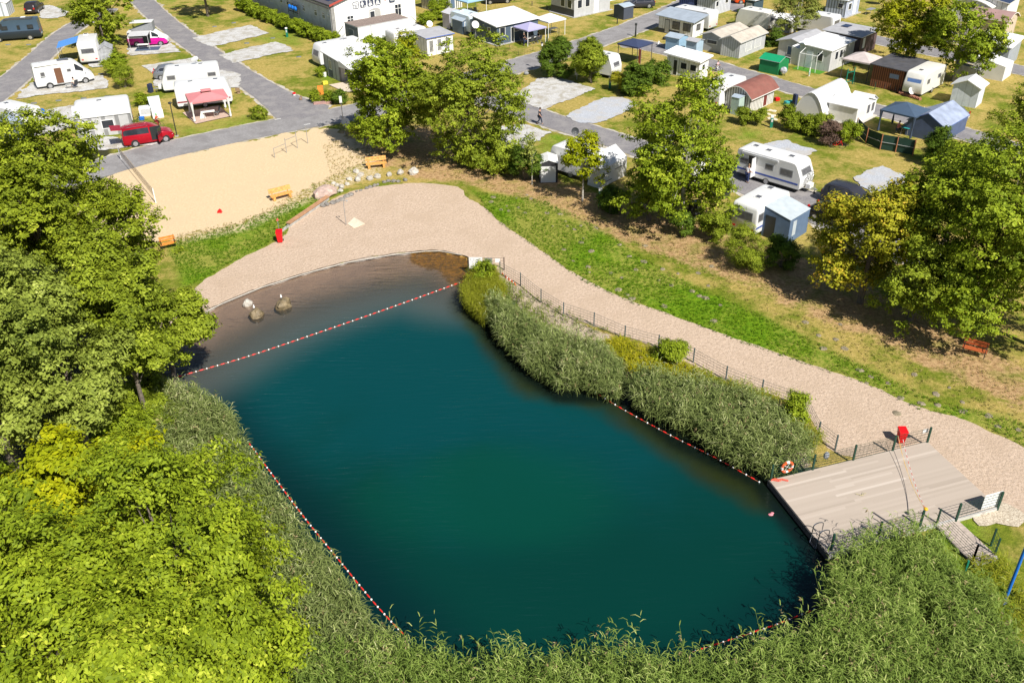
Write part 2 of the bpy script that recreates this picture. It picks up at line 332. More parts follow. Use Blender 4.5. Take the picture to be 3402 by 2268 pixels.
for nm, A_ in (('green_water', 1 - sst(np.hypot((WX - GC.x) / 8.5, (WY - GC.y) / 5.5), .2, 1.2)), ('rim', sst(ws, .0, 6.0)), ('reed_reflection_tint', np.maximum(sst(segdist(WX, WY, vpoly([(1100, 700), (1150, 790), (1215, 855), (1290, 905), (1430, 905), (1560, 1010), (1745, 1098), (1900, 1290)]), False), .1, 1.3), 0)), ('deep', sst(wda, .5, 13.5)), ('near', sst(-WY, -50, -24)), ('weed', 1 - sst(segdist(WX, WY, vpoly([(1110, 690), (1240, 860), (1430, 900), (1600, 1020), (1760, 1110)]), False), .8, 4.0))):
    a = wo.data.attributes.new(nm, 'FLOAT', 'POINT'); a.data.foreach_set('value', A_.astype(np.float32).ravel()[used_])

# sheets lying on the ground, with ragged edges
def ground_mat(name, a, b, sc=8, lo=.35, hi=.65, c=None, csc=.4, bump=.4, vor=0, vlo=.25):
    global n, l, tc
    m = bpy.data.materials.new(name); m.use_nodes = True; n = m.node_tree.nodes; l = m.node_tree.links; tc = n.new('ShaderNodeTexCoord'); p = n['Principled BSDF']; p.inputs['Roughness'].default_value = .9; p.inputs['Specular IOR Level'].default_value = .2
    f = NZ(sc, 6, .75); col = MX(MR(f, lo, hi), a, b)
    if c: col = MX(MR(NZ(csc, 6, .65, .5), .42, .68), col, c)
    l.new(col, p.inputs['Base Color']); bp = n.new('ShaderNodeBump'); bp.inputs['Strength'].default_value = bump; bp.inputs['Distance'].default_value = .1; l.new(NZ(sc * .8, 6, .75), bp.inputs['Height']); l.new(bp.outputs[0], p.inputs['Normal'])
    return m
def smoothpoly(P, it=1):
    for _ in range(it): P = [q for a, b in zip(P, P[1:] + P[:1]) for q in (a * .75 + b * .25, a * .25 + b * .75)]
    return P
def sheet(name, pts, z, m, jit=.12, step=.4, sm=1, seed=1, k='v', world=False):
    from mathutils.geometry import tessellate_polygon
    P = [Vector((q[0], q[1], 0)) for q in (pts if world else Gs(k, pts))]
    if sm: P = smoothpoly(P, sm)
    o = []
    for a, b in zip(P, P[1:] + P[:1]):
        L = (b - a).length; kk = max(1, int(L / step)); nr = Vector((-(b - a).y, (b - a).x, 0)) / (L + 1e-9)
        for i in range(kk):
            q = a.lerp(b, i / kk); d = noise.noise(q * 1.1 + Vector((seed, 0, 0))) * 1.6 + noise.noise(q * 3.7) * .8 + noise.noise(q * .3) * 1.4
            o.append(q + nr * d * jit)
    for q in o: q.z = 0
    tr = tessellate_polygon([o]); me = bpy.data.meshes.new(name); me.from_pydata([(q.x, q.y, z) for q in o], [], [tuple(t) for t in tr])
    me.materials.append(m); me.update()
    if len(me.polygons) and sum(pp.normal.z for pp in me.polygons) < 0: me.flip_normals()
    ob = bpy.data.objects.new(name, me); COL.objects.link(ob); return tag(ob, kind='structure')
def strip(pts, w0, k='v'):
    C = Gs(k, pts); w = w0 if isinstance(w0, list) else [w0] * len(C); L = []; Rr = []
    for i, c in enumerate(C):
        t = (C[min(i + 1, len(C) - 1)] - C[max(i - 1, 0)]).normalized(); nrm = Vector((-t.y, t.x, 0)); L.append(c + nrm * w[i] / 2); Rr.append(c - nrm * w[i] / 2)
    return L + Rr[::-1]
ASPH = ground_mat('worn_asphalt', (.235, .225, .225), (.31, .30, .30), 5, c=(.21, .20, .20), csc=.5, bump=.2)
ASPH2 = ground_mat('dark_asphalt', (.175, .165, .175), (.25, .24, .245), 6, c=(.28, .265, .26), csc=.6, bump=.2)
GRAV = ground_mat('white_gravel', (.40, .395, .385), (.64, .63, .615), 9, c=(.36, .33, .27), csc=.9, bump=.5)
GRAV2 = ground_mat('blue_grey_gravel', (.33, .35, .39), (.52, .54, .58), 9, c=(.45, .42, .38), csc=.5, bump=.4)
GRAV3 = ground_mat('edge_gravel', (.38, .35, .30), (.6, .56, .5), 10, c=(.34, .28, .16), csc=.8, bump=.4)
SAND = ground_mat('yellow_sand', (.56, .42, .25), (.68, .53, .34), 5, lo=.3, hi=.7, c=(.60, .46, .29), csc=.5, bump=.5)
BEACH = ground_mat('pinkish_beach_gravel', (.40, .295, .21), (.60, .465, .355), 5.5, lo=.28, hi=.62, c=(.50, .38, .28), csc=.5, bump=1.0)
PAVE = ground_mat('pink_paving', (.42, .30, .24), (.55, .42, .34), 7, bump=.2)
TERR = ground_mat('tan_terrace', (.52, .43, .33), (.64, .55, .44), 6, bump=.2)
CONC = mat('concrete', (.42, .41, .38), .85, ns=3, na=.25, bump=.2, dirt=.4)
MAIN = [(120, 425), (300, 364), (500, 318), (690, 280), (840, 255), (1000, 205), (1200, 148), (1380, 92), (1530, 34), (1640, -20)]
SIDE = [(1110, 222), (1180, 247), (1251, 273), (1390, 315), (1560, 372), (1700, 412), (1860, 472), (2010, 540), (2150, 600)]
LANE = [(290, -40), (335, 12), (400, 70), (480, 126), (560, 178), (640, 228), (715, 268)]
RLAN = [(1430, 96), (1520, 112), (1630, 148), (1735, 178), (1850, 212), (1960, 240), (2080, 270), (2230, 312), (2420, 370)]
LLAN = [(-60, 250), (0, 208), (60, 160), (105, 118), (145, 80), (190, 50), (260, 20)]
TLAN = [(1640, 0), (1740, 33), (1850, 55), (1960, 80), (2100, 112), (2250, 140), (2420, 180)]
RD = [('road', MAIN, [4.6, 4.6, 4.5, 4.6, 5, 4.6, 4.6, 4.4, 4.4, 4.4], ASPH), ('campsite_lane', SIDE, [5, 3.9, 3.6, 3.6, 3.8, 4.6, 5, 5, 5], ASPH2), ('campsite_lane', LANE, [3.3, 3.3, 3.3, 3.3, 3.4, 4, 7], ASPH2),
      ('campsite_lane', RLAN, [5, 3.4, 3.2, 3.2, 3.2, 3.2, 3.2, 3.2, 3.2], ASPH2), ('campsite_lane', LLAN, [4.5, 4, 3.6, 3.4, 3.2, 3, 3], ASPH2), ('campsite_lane', TLAN, 3.4, ASPH2)]
for i, (nm, pts, w, m) in enumerate(RD):
    P = strip(pts, w); we = [x + .6 for x in w] if isinstance(w, list) else w + .6
    sheet('road_shoulder', strip(pts, we), .006 + i * .0035, GRAV3, .2, .3, 1, i, world=True)
    sheet(nm, P, .034 + i * .0035, m, .05, .6, 1, i + 9, world=True)
PADS = [('2', [(110, 400), (400, 335), (720, 268), (800, 290), (918, 350), (330, 495), (200, 450)], GRAV), ('2', [(400, 580), (1000, 435), (1190, 530), (550, 660)], GRAV), ('1', [(1480, 690), (2020, 605), (2140, 690), (2500, 780), (2500, 920), (1600, 900), (1640, 810)], GRAV),
        ('1', [(150, 1040), (320, 870), (420, 850), (1080, 790), (1145, 920), (330, 1010)], GRAV), ('1', [(1340, 585), (1330, 450), (1760, 440), (1885, 545)], GRAV), ('1', [(400, 65), (520, 58), (730, 130), (610, 192), (430, 197)], GRAV),
        ('1', [(150, 1200), (800, 1092), (950, 1180), (900, 1300), (300, 1450)], GRAV), ('1', [(900, 1420), (1650, 1465), (1640, 1500), (1300, 1545), (1050, 1580), (900, 1560)], GRAV),
        ('4', [(-330, 1010), (-10, 815), (160, 812), (560, 932), (20, 1143), (-170, 1090)], GRAV), ('4', [(230, 1215), (480, 1100), (640, 1018), (850, 1012), (990, 1080), (900, 1160), (640, 1258), (560, 1292), (400, 1290)], GRAV2),
        ('A', [(130, 400), (190, 200), (430, 185), (650, 262), (460, 370), (300, 438)], GRAV), ('B', [(1000, 420), (1290, 368), (1595, 480), (1500, 560), (1200, 640)], GRAV2),
        ('C', [(440, 760), (560, 680), (720, 640), (980, 750), (900, 850), (600, 930)], GRAV2), ('A', [(1600, 270), (1720, 200), (1900, 300), (1750, 420)], GRAV), ('1', [(920, 640), (1150, 560), (1160, 690), (960, 710)], GRAV)]
for i, (k, pts, m) in enumerate(PADS): sheet('gravel_pad', pts, .062 + .0011 * i, m, .2, .2, 0, i, k=k)
sheet('terrace', [(1545, 890), (1690, 865), (1900, 800), (2100, 850), (1850, 975), (1700, 960)], .08, TERR, .02, .5, 0, k='2')
sheet('terrace', [(20, 1180), (390, 1105), (535, 1215), (160, 1298)], .081, PAVE, .02, .5, 0, k='2')
sheet('sand_court', [(180, 440), (275, 392), (450, 347), (620, 314), (750, 292), (805, 315), (835, 372), (760, 410), (690, 436), (640, 470), (560, 508), (490, 528), (380, 548), (250, 570), (150, 560)], .022, SAND, .45, .18, 1)
BEACHP = [(430, 690), (450, 655), (520, 612), (600, 572), (655, 545), (668, 512), (745, 468), (800, 441), (870, 428), (950, 420), (1020, 424), (1062, 432), (1068, 455), (1110, 470), (1150, 512), (1240, 572), (1340, 643), (1450, 692), (1560, 728), (1700, 782), (1850, 833), (2000, 884), (2110, 938), (2220, 962), (2352, 1028), (2460, 1080), (2500, 1230), (2352, 1195), (2310, 1180), (2250, 1190),
          (2150, 1100), (2000, 1060), (1905, 1038), (1882, 1000), (1843, 932), (1700, 884), (1590, 838), (1500, 793), (1400, 762), (1290, 724), (1240, 694), (1150, 628), (1092, 598), (1055, 582), (1010, 573), (975, 574), (900, 582), (800, 599), (700, 625), (600, 657), (510, 694), (440, 730), (380, 762), (330, 780), (290, 740)]
sheet('beach', BEACHP, .014, BEACH, .09, .25, 1)
sheet('gravel_strip', [(2230, 1165), (2300, 1150), (2352, 1180), (2352, 1215), (2300, 1200), (2255, 1215), (2240, 1190)], .055, ground_mat('pale_rubble', (.35, .28, .2), (.75, .66, .52), 12, bump=.8), .15, .3)
# curb along the waterline
mb = MB(); cu = smoothpoly([Vector((q[0], q[1], 0)) for q in Gs('v', ARC[:11], 0)], 0)
cc = []
for a, b in zip(cu[:-1], cu[1:]): cc += [a.lerp(b, i / 4) for i in range(4)]
cc.append(cu[-1]); CURB = mat('pale_kerb_concrete', (.5, .46, .40), .8, ns=4, na=.2)
rings = []
for i, c in enumerate(cc):
    t = (cc[min(i + 1, len(cc) - 1)] - cc[max(0, i - 1)]).normalized(); nn = Vector((-t.y, t.x, 0)) * .025
    rings.append([c + nn + Vector((0, 0, -.03)), c + nn + Vector((0, 0, .022)), c - nn + Vector((0, 0, .022)), c - nn + Vector((0, 0, -.03))])
mb.loft(rings, CURB); tag(mb.out('kerb'), kind='structure')
# =====================================================================  TREES, BUSHES, REEDS
BARK = mat('bark', (.16, .13, .10), .9, ns=9, na=.45, bump=.6, bs=12)
BIRCH = mat('pale_bark', (.42, .39, .34), .85, ns=6, na=.45, bump=.4, bs=14)
LF = {
 'olive': leafmat('olive_leaves', (0.0663, 0.0972, 0.00663), (0.267, 0.325, 0.0182), (0.494, 0.52, 0.052)),
 'greygreen': leafmat('grey_green_leaves', (0.0765, 0.11, 0.0122), (0.3, 0.36, 0.054), (0.492, 0.54, 0.138)),
 'bright': leafmat('bright_leaves', (.06, .105, .005), (.28, .355, .018), (.54, .57, .06), .14),
 'lime': leafmat('lime_leaves', (0.161, 0.2185, 0.0046), (0.3565, 0.3795, 0.0069), (0.529, 0.483, 0.0092)),
 'deep': leafmat('deep_green_leaves', (0.0462, 0.0818, 0.00792), (0.116, 0.186, 0.0155), (0.202, 0.279, 0.0233)),
 'mid': leafmat('mid_green_leaves', (0.0762, 0.111, 0.00762), (0.275, 0.339, 0.023), (0.499, 0.535, 0.0704)),
 'orange': leafmat('orange_tinged_leaves', (.13, .15, .006), (.42, .40, .025), (.70, .40, .05)),
 'yellow': leafmat('yellow_leaves', (.12, .16, .005), (.36, .37, .010), (.62, .56, .03)),
 'birch': leafmat('birch_leaves', (0.127, 0.152, 0.0254), (0.284, 0.314, 0.0598), (0.404, 0.419, 0.12)),
 'purple': leafmat('purple_brown_leaves', (0.099, 0.055, 0.044), (0.187, 0.121, 0.088), (0.264, 0.187, 0.132)),
 'reed': leafmat('reed_leaves', (.055, .085, .018), (.25, .30, .09), (.50, .51, .25), .15),
 'plume': leafmat('reed_plumes', (.20, .15, .07), (.30, .23, .11), (.40, .33, .18), .1),
 'reedg': leafmat('young_reed_leaves', (.055, .10, .012), (.23, .315, .06), (.45, .50, .16), .15),
 'reedy': leafmat('yellow_green_stalks', (0.1725, 0.184, 0.0138), (0.3105, 0.3335, 0.023), (0.414, 0.368, 0.0805), .25),
 'weed': leafmat('yellow_weeds', (0.2, 0.21, 0.01), (0.42, 0.4, 0.015), (0.6, 0.5, 0.05), .25),
 'herb': leafmat('herb_leaves', (0.084, 0.132, 0.0096), (0.204, 0.264, 0.024), (0.504, 0.396, 0.192), .25),
}
def unit(v): return v / (np.linalg.norm(v, axis=1, keepdims=True) + 1e-9)
def leafquads(pos, nrm, size, rng, asp=.55, droop=.25):
    N = len(pos); nrm = unit(nrm); t = unit(np.cross(nrm, rng.normal(size=(N, 3)))); b = np.cross(nrm, t)
    L = size[:, None]; bend = nrm * L * droop
    V = np.empty((N, 4, 3)); V[:, 0] = pos - t * L * .5 - bend * .4; V[:, 1] = pos + b * L * asp * .5; V[:, 2] = pos + t * L * .5 - bend * .4; V[:, 3] = pos - b * L * asp * .5
    return V.reshape(-1, 3), np.arange(N * 4).reshape(N, 4)
def crown_arrays(rng, rad, nspr, lps, lsize, nl=14, spread=.24, lobe=(.26, .42), cz=0, upb=.35, flat=1.0, asp=.55, shape=None):
    rad = np.array(rad); d = unit(rng.normal(size=(nl, 3)) + [0, 0, upb]); lc = d * rad * rng.uniform(.42, .82, (nl, 1)); lr = rng.uniform(lobe[0], lobe[1], nl) * rad.mean()
    if shape == 'cone': hh = (lc[:, 2] / rad[2] + 1) / 2; lc[:, :2] *= (1.15 - hh[:, None] * 1.0)
    lc = np.vstack([lc, rng.normal(size=(max(2, nl // 5), 3)) * rad * .2]); lr = np.append(lr, np.full(len(lc) - len(lr), rad.mean() * .42)); nl = len(lc)
    out = unit(lc / rad + 1e-6); nc = max(nl * 3, int(nspr / 10)); ci = rng.choice(nl, nc, p=(lr ** 2) / (lr ** 2).sum()); cdir = unit(rng.normal(size=(nc, 3)) + out[ci] * .8 + [0, 0, .25])
    cp = lc[ci] + cdir * (lr[ci, None] * rng.uniform(.55, 1.28, (nc, 1))) * [1, 1, flat]; cr_ = rng.uniform(.09, .17, nc) * rad.mean() + .14; ct = rng.uniform(size=nc)
    kc = rng.integers(0, nc, nspr); li = ci[kc]; dd = unit(rng.normal(size=(nspr, 3)) + cdir[kc] * .5 + [0, 0, .45]); sp = cp[kc] + dd * (cr_[kc, None] * rng.uniform(.6, 1.1, (nspr, 1))) * [1, 1, .8]
    ln = rng.uniform(size=nl); st = rng.uniform(size=nspr)
    N = nspr * lps; k = np.repeat(np.arange(nspr), lps); tt = rng.uniform(0, 1, (N, 1))
    pos = sp[k] + dd[k] * (tt - .35) * spread * 1.8 * [1, 1, .6] + rng.normal(size=(N, 3)) * spread * [.55, .55, .32]
    nr = dd[k] * .85 + cdir[kc][k] * .25 + [0, 0, .45] + rng.normal(size=(N, 3)) * .42
    V, Fq = leafquads(pos, nr, lsize * rng.uniform(.6, 1.3, N), rng, asp)
    tint = np.clip(ln[li][k] * .22 + ct[kc][k] * .3 + st[k] * .2 + rng.uniform(size=N) * .42 - .06, 0, 1)
    return V, Fq, tint, lc, lr
def tree(label, cat, base, h, rw, leaf, seed, name='tree', group=None, rz=None, nspr=900, lps=26, lsize=.2, nl=18, trunk=.2, bark=None, lean=(0, 0), spread=.24, ry=None, shape=None, stem=True, lobe=(.26, .42), upb=.35, asp=.55, skirt=0):
    rng = np.random.default_rng(seed); base = Vector((base[0], base[1], 0)); t = thing(name, label, cat, base, 0, group)
    rz = rz or h * .40; C = Vector((lean[0], lean[1], h - rz * 1.02)); r = (rw, ry or rw, rz)
    V, Fq, tint, lc, lr = crown_arrays(rng, r, nspr, lps, lsize, nl, spread, lobe, upb=upb, asp=asp, shape=shape)
    V = V + np.array(C); V[:, 2] = np.maximum(V[:, 2], .05); o = npmesh('crown', V, Fq, [LF[leaf]], tint, parent=t)
    if stem:
        mb = MB(); bk = bark or BARK; k = C * .25; mb.tube((0, 0, -.1), (k.x, k.y, C.z * .45), trunk * 1.15, bk, r2=trunk * .85, n=9); mb.tube((k.x, k.y, C.z * .45), (C.x, C.y, C.z + rz * .45), trunk * .85, bk, r2=trunk * .3, n=8)
        for i in range(len(lc)):
            q = Vector(lc[i].tolist()) + C; f = rng.uniform(.35, .8); s = Vector((k.x + (C.x - k.x) * f, k.y + (C.y - k.y) * f, C.z * .45 + (C.z * .55 + rz * .3) * f * .8)); m = s.lerp(q, .5) + Vector((0, 0, -.25)) * rw * .15
            mb.tube(s, m, trunk * .33, bk, r2=trunk * .22, n=5, cap=False); mb.tube(m, q, trunk * .22, bk, r2=trunk * .07, n=5, cap=False)
        mb.out('trunk', t)
    return t
def bush(label, base, h, rw, leaf, seed, name='bush', cat='bush', group=None, ry=None, ls=.13, dens=1.0, rot=0, asp=.5, **kw):
    rng = np.random.default_rng(seed); t = thing(name, label, cat, (base[0], base[1], 0), rot, group)
    n = int(300 * dens * max(1, rw * h)); V, Fq, ti, lc, lr = crown_arrays(rng, (rw * .95, (ry or rw) * .95, h * .52), n, 18, ls, kw.get('nl', 12), .17, kw.get('lobe', (.28, .42)), asp=asp, shape=kw.get('shape'))
    V += [0, 0, h * .5]; V[:, 2] = np.maximum(V[:, 2], .03); npmesh('foliage', V, Fq, [LF[leaf]], ti, parent=t)
    mb = MB()
    for i in range(min(7, len(lc))): mb.tube((rng.normal() * .07, rng.normal() * .07, -.05), (lc[i][0], lc[i][1], lc[i][2] + h * .5), .03, BARK, r2=.01, n=5)
    mb.out('stems', t); return t
def hedge(label, A, B, h, wd, leaf, seed, name='hedge', ls=.12, dens=1.0, cat='hedge'):
    rng = np.random.default_rng(seed); A, B = Vector(A), Vector(B); L = (B - A).length; a = math.atan2((B - A).y, (B - A).x); t = thing(name, label, cat, (A.x, A.y, 0), a)
    Vs, Fs, Ts, o = [], [], [], 0; mb = MB()
    for i in range(max(1, int(L / (wd * .75)))):
        x = (i + .5) * wd * .75; hh = h * rng.uniform(.8, 1.15); n = int(220 * dens * max(1, wd * h * .6)); V, Fq, ti, lc, lr = crown_arrays(rng, (wd * .6, wd * .5, hh * .5), n, 16, ls, 8, .16)
        V += [x, rng.normal() * .1, hh * .5]; V[:, 2] = np.maximum(V[:, 2], .03); Vs.append(V); Fs.append(Fq + o); Ts.append(ti * .85 + rng.uniform(0, .15)); o += len(V)
        mb.tube((x, 0, -.05), (x, 0, hh * .7), .04, BARK, r2=.015, n=5)
    npmesh('foliage', np.vstack(Vs), np.vstack(Fs), [LF[leaf]], np.concatenate(Ts), parent=t); mb.out('stems', t); return t
def scatter(poly, dens, rng):
    lo, hi = poly.min(0), poly.max(0); n = int((hi - lo).prod() * dens); P = rng.uniform(lo, hi, (n, 2)); return P[inside(P[:, 0], P[:, 1], poly)]
def reeds(label, poly, h, dens, leaf, seed, name='reeds', blades=7, bl=.5, bw=.038, wind=(-.35, .25), z0=-.2, plume=.0, hv=.15, edge=0):
    """a bed of stalks, each with arching blades; counted by nobody: one object"""
    rng = np.random.default_rng(seed); P = scatter(poly, dens, rng); P = P[np.array([noise.noise(Vector((x * .45, y * .45, seed + 7.0))) * .9 + noise.noise(Vector((x * 1.3, y * 1.3, seed))) * .5 for x, y in P]) > -.42 + rng.uniform(-.1, .1, len(P))]; n = len(P)
    cl = np.array([noise.noise(Vector((x * .7, y * .7, seed))) for x, y in P]); hh = h * (1 + cl * .35 + rng.normal(size=n) * hv * .6)
    if edge: e = segdist(P[:, 0], P[:, 1], poly); hh *= .55 + .45 * sst(e, 0, edge)
    lean = np.stack([rng.normal(size=n) * .13 + wind[0] * .35, rng.normal(size=n) * .13 + wind[1] * .35], 1) * hh[:, None]
    # stalks: thin 3-sided quads (two crossed strips)
    base = np.column_stack([P, np.full(n, z0)]); top = base + np.column_stack([lean, hh])
    d = rng.uniform(0, np.pi, n); sx = np.column_stack([np.cos(d), np.sin(d), np.zeros(n)]) * .009
    Vs = [np.stack([base - sx, base + sx, top + sx * .4, top - sx * .4], 1).reshape(-1, 3)]; Fs = [np.arange(n * 4).reshape(n, 4)]; Ts = [np.clip(.35 + rng.normal(size=n) * .15, 0, 1)]; off = n * 4
    N = n * blades; k = np.repeat(np.arange(n), blades); f = np.tile(np.linspace(.42, 1.0, blades), n) + rng.normal(size=N) * .04
    s = base[k] + np.column_stack([lean[k] * (f ** 1.3)[:, None], hh[k] * f]); a = rng.uniform(0, 2 * np.pi, N)
    dr = np.column_stack([np.cos(a) + wind[0] * 1.6, np.sin(a) + wind[1] * 1.6, np.zeros(N)]); dr = unit(dr); L = bl * rng.uniform(.6, 1.2, N) * np.clip(1.25 - f * .45, .5, 1.2)
    up = rng.uniform(.35, .95, N)[:, None]; sd = np.cross(dr, [0, 0, 1.0]); wdt = (bw * rng.uniform(.7, 1.2, N))[:, None]
    p1 = s + (dr * .5 + [0, 0, .42] * up) * L[:, None]; p2 = s + (dr * 1.0 + [0, 0, .42] * up - [0, 0, .22]) * L[:, None]
    Vb = np.stack([s - sd * wdt * .35, s + sd * wdt * .35, p1 + sd * wdt * .5, p1 - sd * wdt * .5, p2 + sd * wdt * .06, p2 - sd * wdt * .06], 1)
    ii = np.arange(N)[:, None] * 6 + off; Fb = np.concatenate([ii + [0, 1, 2, 3], ii + [3, 2, 4, 5]], 0); Vs.append(Vb.reshape(-1, 3)); Fs.append(Fb)
    tb = np.clip(.42 + cl[k] * .35 + rng.normal(size=N) * .22 + (f - .7) * .3, 0, 1); Ts += [tb, tb]
    if plume:
        m = rng.uniform(size=n) < plume; q = top[m]; M = len(q); off = off + N * 6; nn = 5
        k2 = np.repeat(np.arange(M), nn); pos = q[k2] + rng.normal(size=(M * nn, 3)) * [.05, .05, .1] + [wind[0] * .2, wind[1] * .2, .05]
        V, Fq = leafquads(pos, rng.normal(size=(M * nn, 3)), np.full(M * nn, .16), rng, .3); Vs.append(V); Fs.append(Fq + off); Ts.append(rng.uniform(size=M * nn))
    mi = np.zeros(sum(len(f) for f in Fs), int)
    if plume: mi[-M * nn:] = 1
    o = npmesh(name, np.vstack(Vs), np.vstack(Fs), [LF[leaf], LF['plume']], np.concatenate(Ts), mi); return tag(o, label, 'reeds', kind='stuff')
g = lambda x, y, z=0: G('v', x, y, z)
def base_h(bx, by, ty): b = g(bx, by); return b, height('v', bx, ty, b)
def vtree(label, bx, by, ty, rw, leaf, seed, **kw):
    b, h = base_h(bx, by, ty); return tree(label, kw.pop('cat', 'tree'), b, h, rw, leaf, seed, **kw)
WG = 'trees of the wood beside the pond'
# -- the wood on the pond's left bank
vtree('tall olive green tree reaching over the road end of the sand court', 160, 800, 275, 4.7, 'olive', 11, rz=5.4, nspr=2000, lps=26, nl=30, trunk=.3, group=WG)
vtree('olive green tree overhanging the near end of the sand court beside the bench', 300, 770, 420, 3.3, 'olive', 12, rz=4.1, nspr=1100, lps=26, nl=20, trunk=.24, group=WG)
vtree('olive tree at the left edge of the photo below the blue tent caravan', -60, 850, 375, 4.4, 'olive', 13, rz=5, nspr=1300, nl=22, group=WG)
vtree('spreading tree whose branch hangs over the shallow water', 300, 960, 560, 4.1, 'mid', 14, rz=4.2, nspr=1700, lps=26, nl=24, trunk=.26, ry=3.4, lean=(.5, 0), group=WG)
vtree('slender leaning tree with a bough above the beach shoreline', 400, 880, 690, 2.1, 'mid', 15, rz=1.7, nspr=620, nl=12, trunk=.14, lean=(1.0, .2), group=WG)
vtree('pale grey green tree at the left edge behind the lime crown', 60, 1130, 570, 4.4, 'greygreen', 16, rz=4.8, nspr=1900, lps=26, nl=24, trunk=.28, group=WG)
vtree('grey green tree standing between the reeds and the left photo edge', 230, 1110, 690, 3.1, 'greygreen', 17, rz=3.4, nspr=1100, nl=18, group=WG)
vtree('bright mid green tree beside the left end of the float line', 350, 1000, 740, 2.2, 'mid', 18, rz=2.4, nspr=800, nl=14, trunk=.16, group=WG)
vtree('lime yellow maple rising above the reeds', 250, 1440, 1030, 2.9, 'lime', 19, rz=3.1, nspr=850, lps=22, nl=18, lsize=.23, group=WG)
vtree('bright green maple left of the lime yellow one', 90, 1480, 1060, 2.6, 'bright', 20, rz=3.3, nspr=800, lps=22, nl=18, lsize=.23, group=WG)
vtree('broad yellow green tree with narrow leaves nearest the reed strip', 490, 1600, 1085, 3.3, 'bright', 21, rz=3.9, nspr=1900, lps=24, nl=26, lsize=.175, asp=.5, trunk=.24, group=WG)
vtree('yellow green tree in the bottom left of the photo', 230, 1820, 1240, 3.7, 'bright', 22, rz=4.2, nspr=2100, lps=24, nl=28, lsize=.175, asp=.5, group=WG)
vtree('yellow green tree cut by the lower left photo corner', -60, 1740, 1180, 3.3, 'bright', 23, rz=4, nspr=1300, lps=26, nl=20, lsize=.175, asp=.5, group=WG)
vtree('low yellow green tree at the bottom photo edge beside the reed strip', 600, 1760, 1310, 2.5, 'bright', 24, rz=3, nspr=900, lps=26, nl=18, lsize=.175, asp=.5, group=WG)
vtree('yellow green tree cropped by the bottom photo edge', 420, 1980, 1440, 3.2, 'bright', 25, rz=3.6, nspr=1000, lps=26, nl=18, lsize=.175, asp=.5, group=WG)
bush('leafy undergrowth between the grey green tree and the reed bed', g(305, 1075), 2.6, 2.3, 'bright', 31, ls=.15)
bush('green undergrowth hiding the trunk of the spreading tree', g(318, 985), 2.3, 1.9, 'mid', 35, ls=.16)
bush('bright undergrowth at the foot of the tree beside the float line end', g(338, 935), 2.1, 1.5, 'mid', 36, ls=.16)
bush('pale flowering undergrowth at the inner edge of the reed bed', g(350, 1010), 2.0, 1.6, 'herb', 32, ls=.14)
bush('pale straw coloured undergrowth above the lime maple', g(340, 1110), 1.5, 1.2, 'herb', 33, ls=.14)
bush('low brownish shrub at the bottom edge between tree and reeds', g(690, 1560), 1.5, .9, 'herb', 34)
# -- camp trees
vtree('dense bright green tree left of the taller pair beside the road', 912, 345, 78, 3.9, 'bright', 41, rz=5.4, nspr=2500, lps=20, lsize=.24, nl=24, upb=.2)
vtree('narrow golden conifer spire behind the pair of big trees', 940, 235, 52, 1.3, 'yellow', 42, rz=4.2, nspr=420, lps=18, nl=12, shape='cone', name='conifer')
vtree('tall olive tree with a forked trunk beside the gravel pad', 1082, 372, 80, 4.9, 'mid', 43, rz=6.4, nspr=2900, lps=20, lsize=.22, nl=28, trunk=.24, upb=.1)
vtree('leafy tree shading the trailer in the upper left', 243, 112, -42, 3.9, 'olive', 44, rz=4.6, nspr=1100, lps=18, lsize=.28, nl=22)
vtree('tree by the top edge shading a parked grey car', 478, 38, -110, 3.2, 'olive', 45, rz=3.6, nspr=650, lps=16, lsize=.3, nl=14)
vtree('young yellow green tree before the caravan with the black dish', 1338, 462, 300, 1.8, 'lime', 46, rz=2.7, nspr=380, lps=20, nl=14, trunk=.08, bark=BIRCH, lsize=.2)
vtree('big light green tree between the two touring caravans', 1562, 520, 172, 4.5, 'bright', 47, rz=6.2, nspr=2100, lps=20, lsize=.22, nl=30, trunk=.2, bark=BIRCH, upb=.05, lobe=(.2, .34))
vtree('leafy tree left of the big light green one', 1490, 505, 330, 2.7, 'bright', 48, rz=3.0, nspr=700, lps=20, lsize=.22, nl=16)
vtree('drooping birch behind the old white caravan', 1822, 96, -45, 2.6, 'birch', 49, rz=4.6, nspr=620, lps=18, lsize=.24, nl=16, bark=BIRCH, name='birch_tree', asp=.4)
vtree('round crowned tree with golden leaves above the brown timber cabin', 2075, 160, -42, 4.6, 'yellow', 50, rz=4.6, nspr=1300, lps=18, lsize=.26, nl=24)
vtree('bright green round crowned tree above the vintage caravan', 2190, 185, -35, 4.4, 'bright', 51, rz=5.2, nspr=1400, lps=18, lsize=.26, nl=24, bark=BIRCH)
vtree('dark green tree at the right edge behind the blue tents', 2370, 420, 140, 4.2, 'mid', 52, rz=5.4, nspr=1300, lps=20, lsize=.2, nl=22)
vtree('orange tinged tree beside the blue awning caravan', 1975, 695, 415, 3.7, 'orange', 53, rz=4.3, nspr=1700, lps=20, lsize=.2, nl=26, lobe=(.2, .34))
vtree('large yellow green tree on the right above the park bench', 2230, 748, 322, 5.4, 'bright', 54, rz=6.1, nspr=3300, lps=22, lsize=.2, nl=34, trunk=.3)
vtree('tree filling the gap between the orange tinged and the large right tree', 2090, 735, 470, 3.2, 'mid', 59, rz=4.0, nspr=1100, lps=20, nl=18)
vtree('dark leafy tree cut by the right photo edge near the bench', 2380, 800, 380, 4.2, 'mid', 55, rz=5.5, nspr=1600, lps=20, lsize=.2, nl=24)
vtree('lower yellowish tree in front of the blue canvas tent', 2170, 560, 340, 2.6, 'bright', 56, rz=2.8, nspr=800, lps=20, lsize=.2, nl=16)
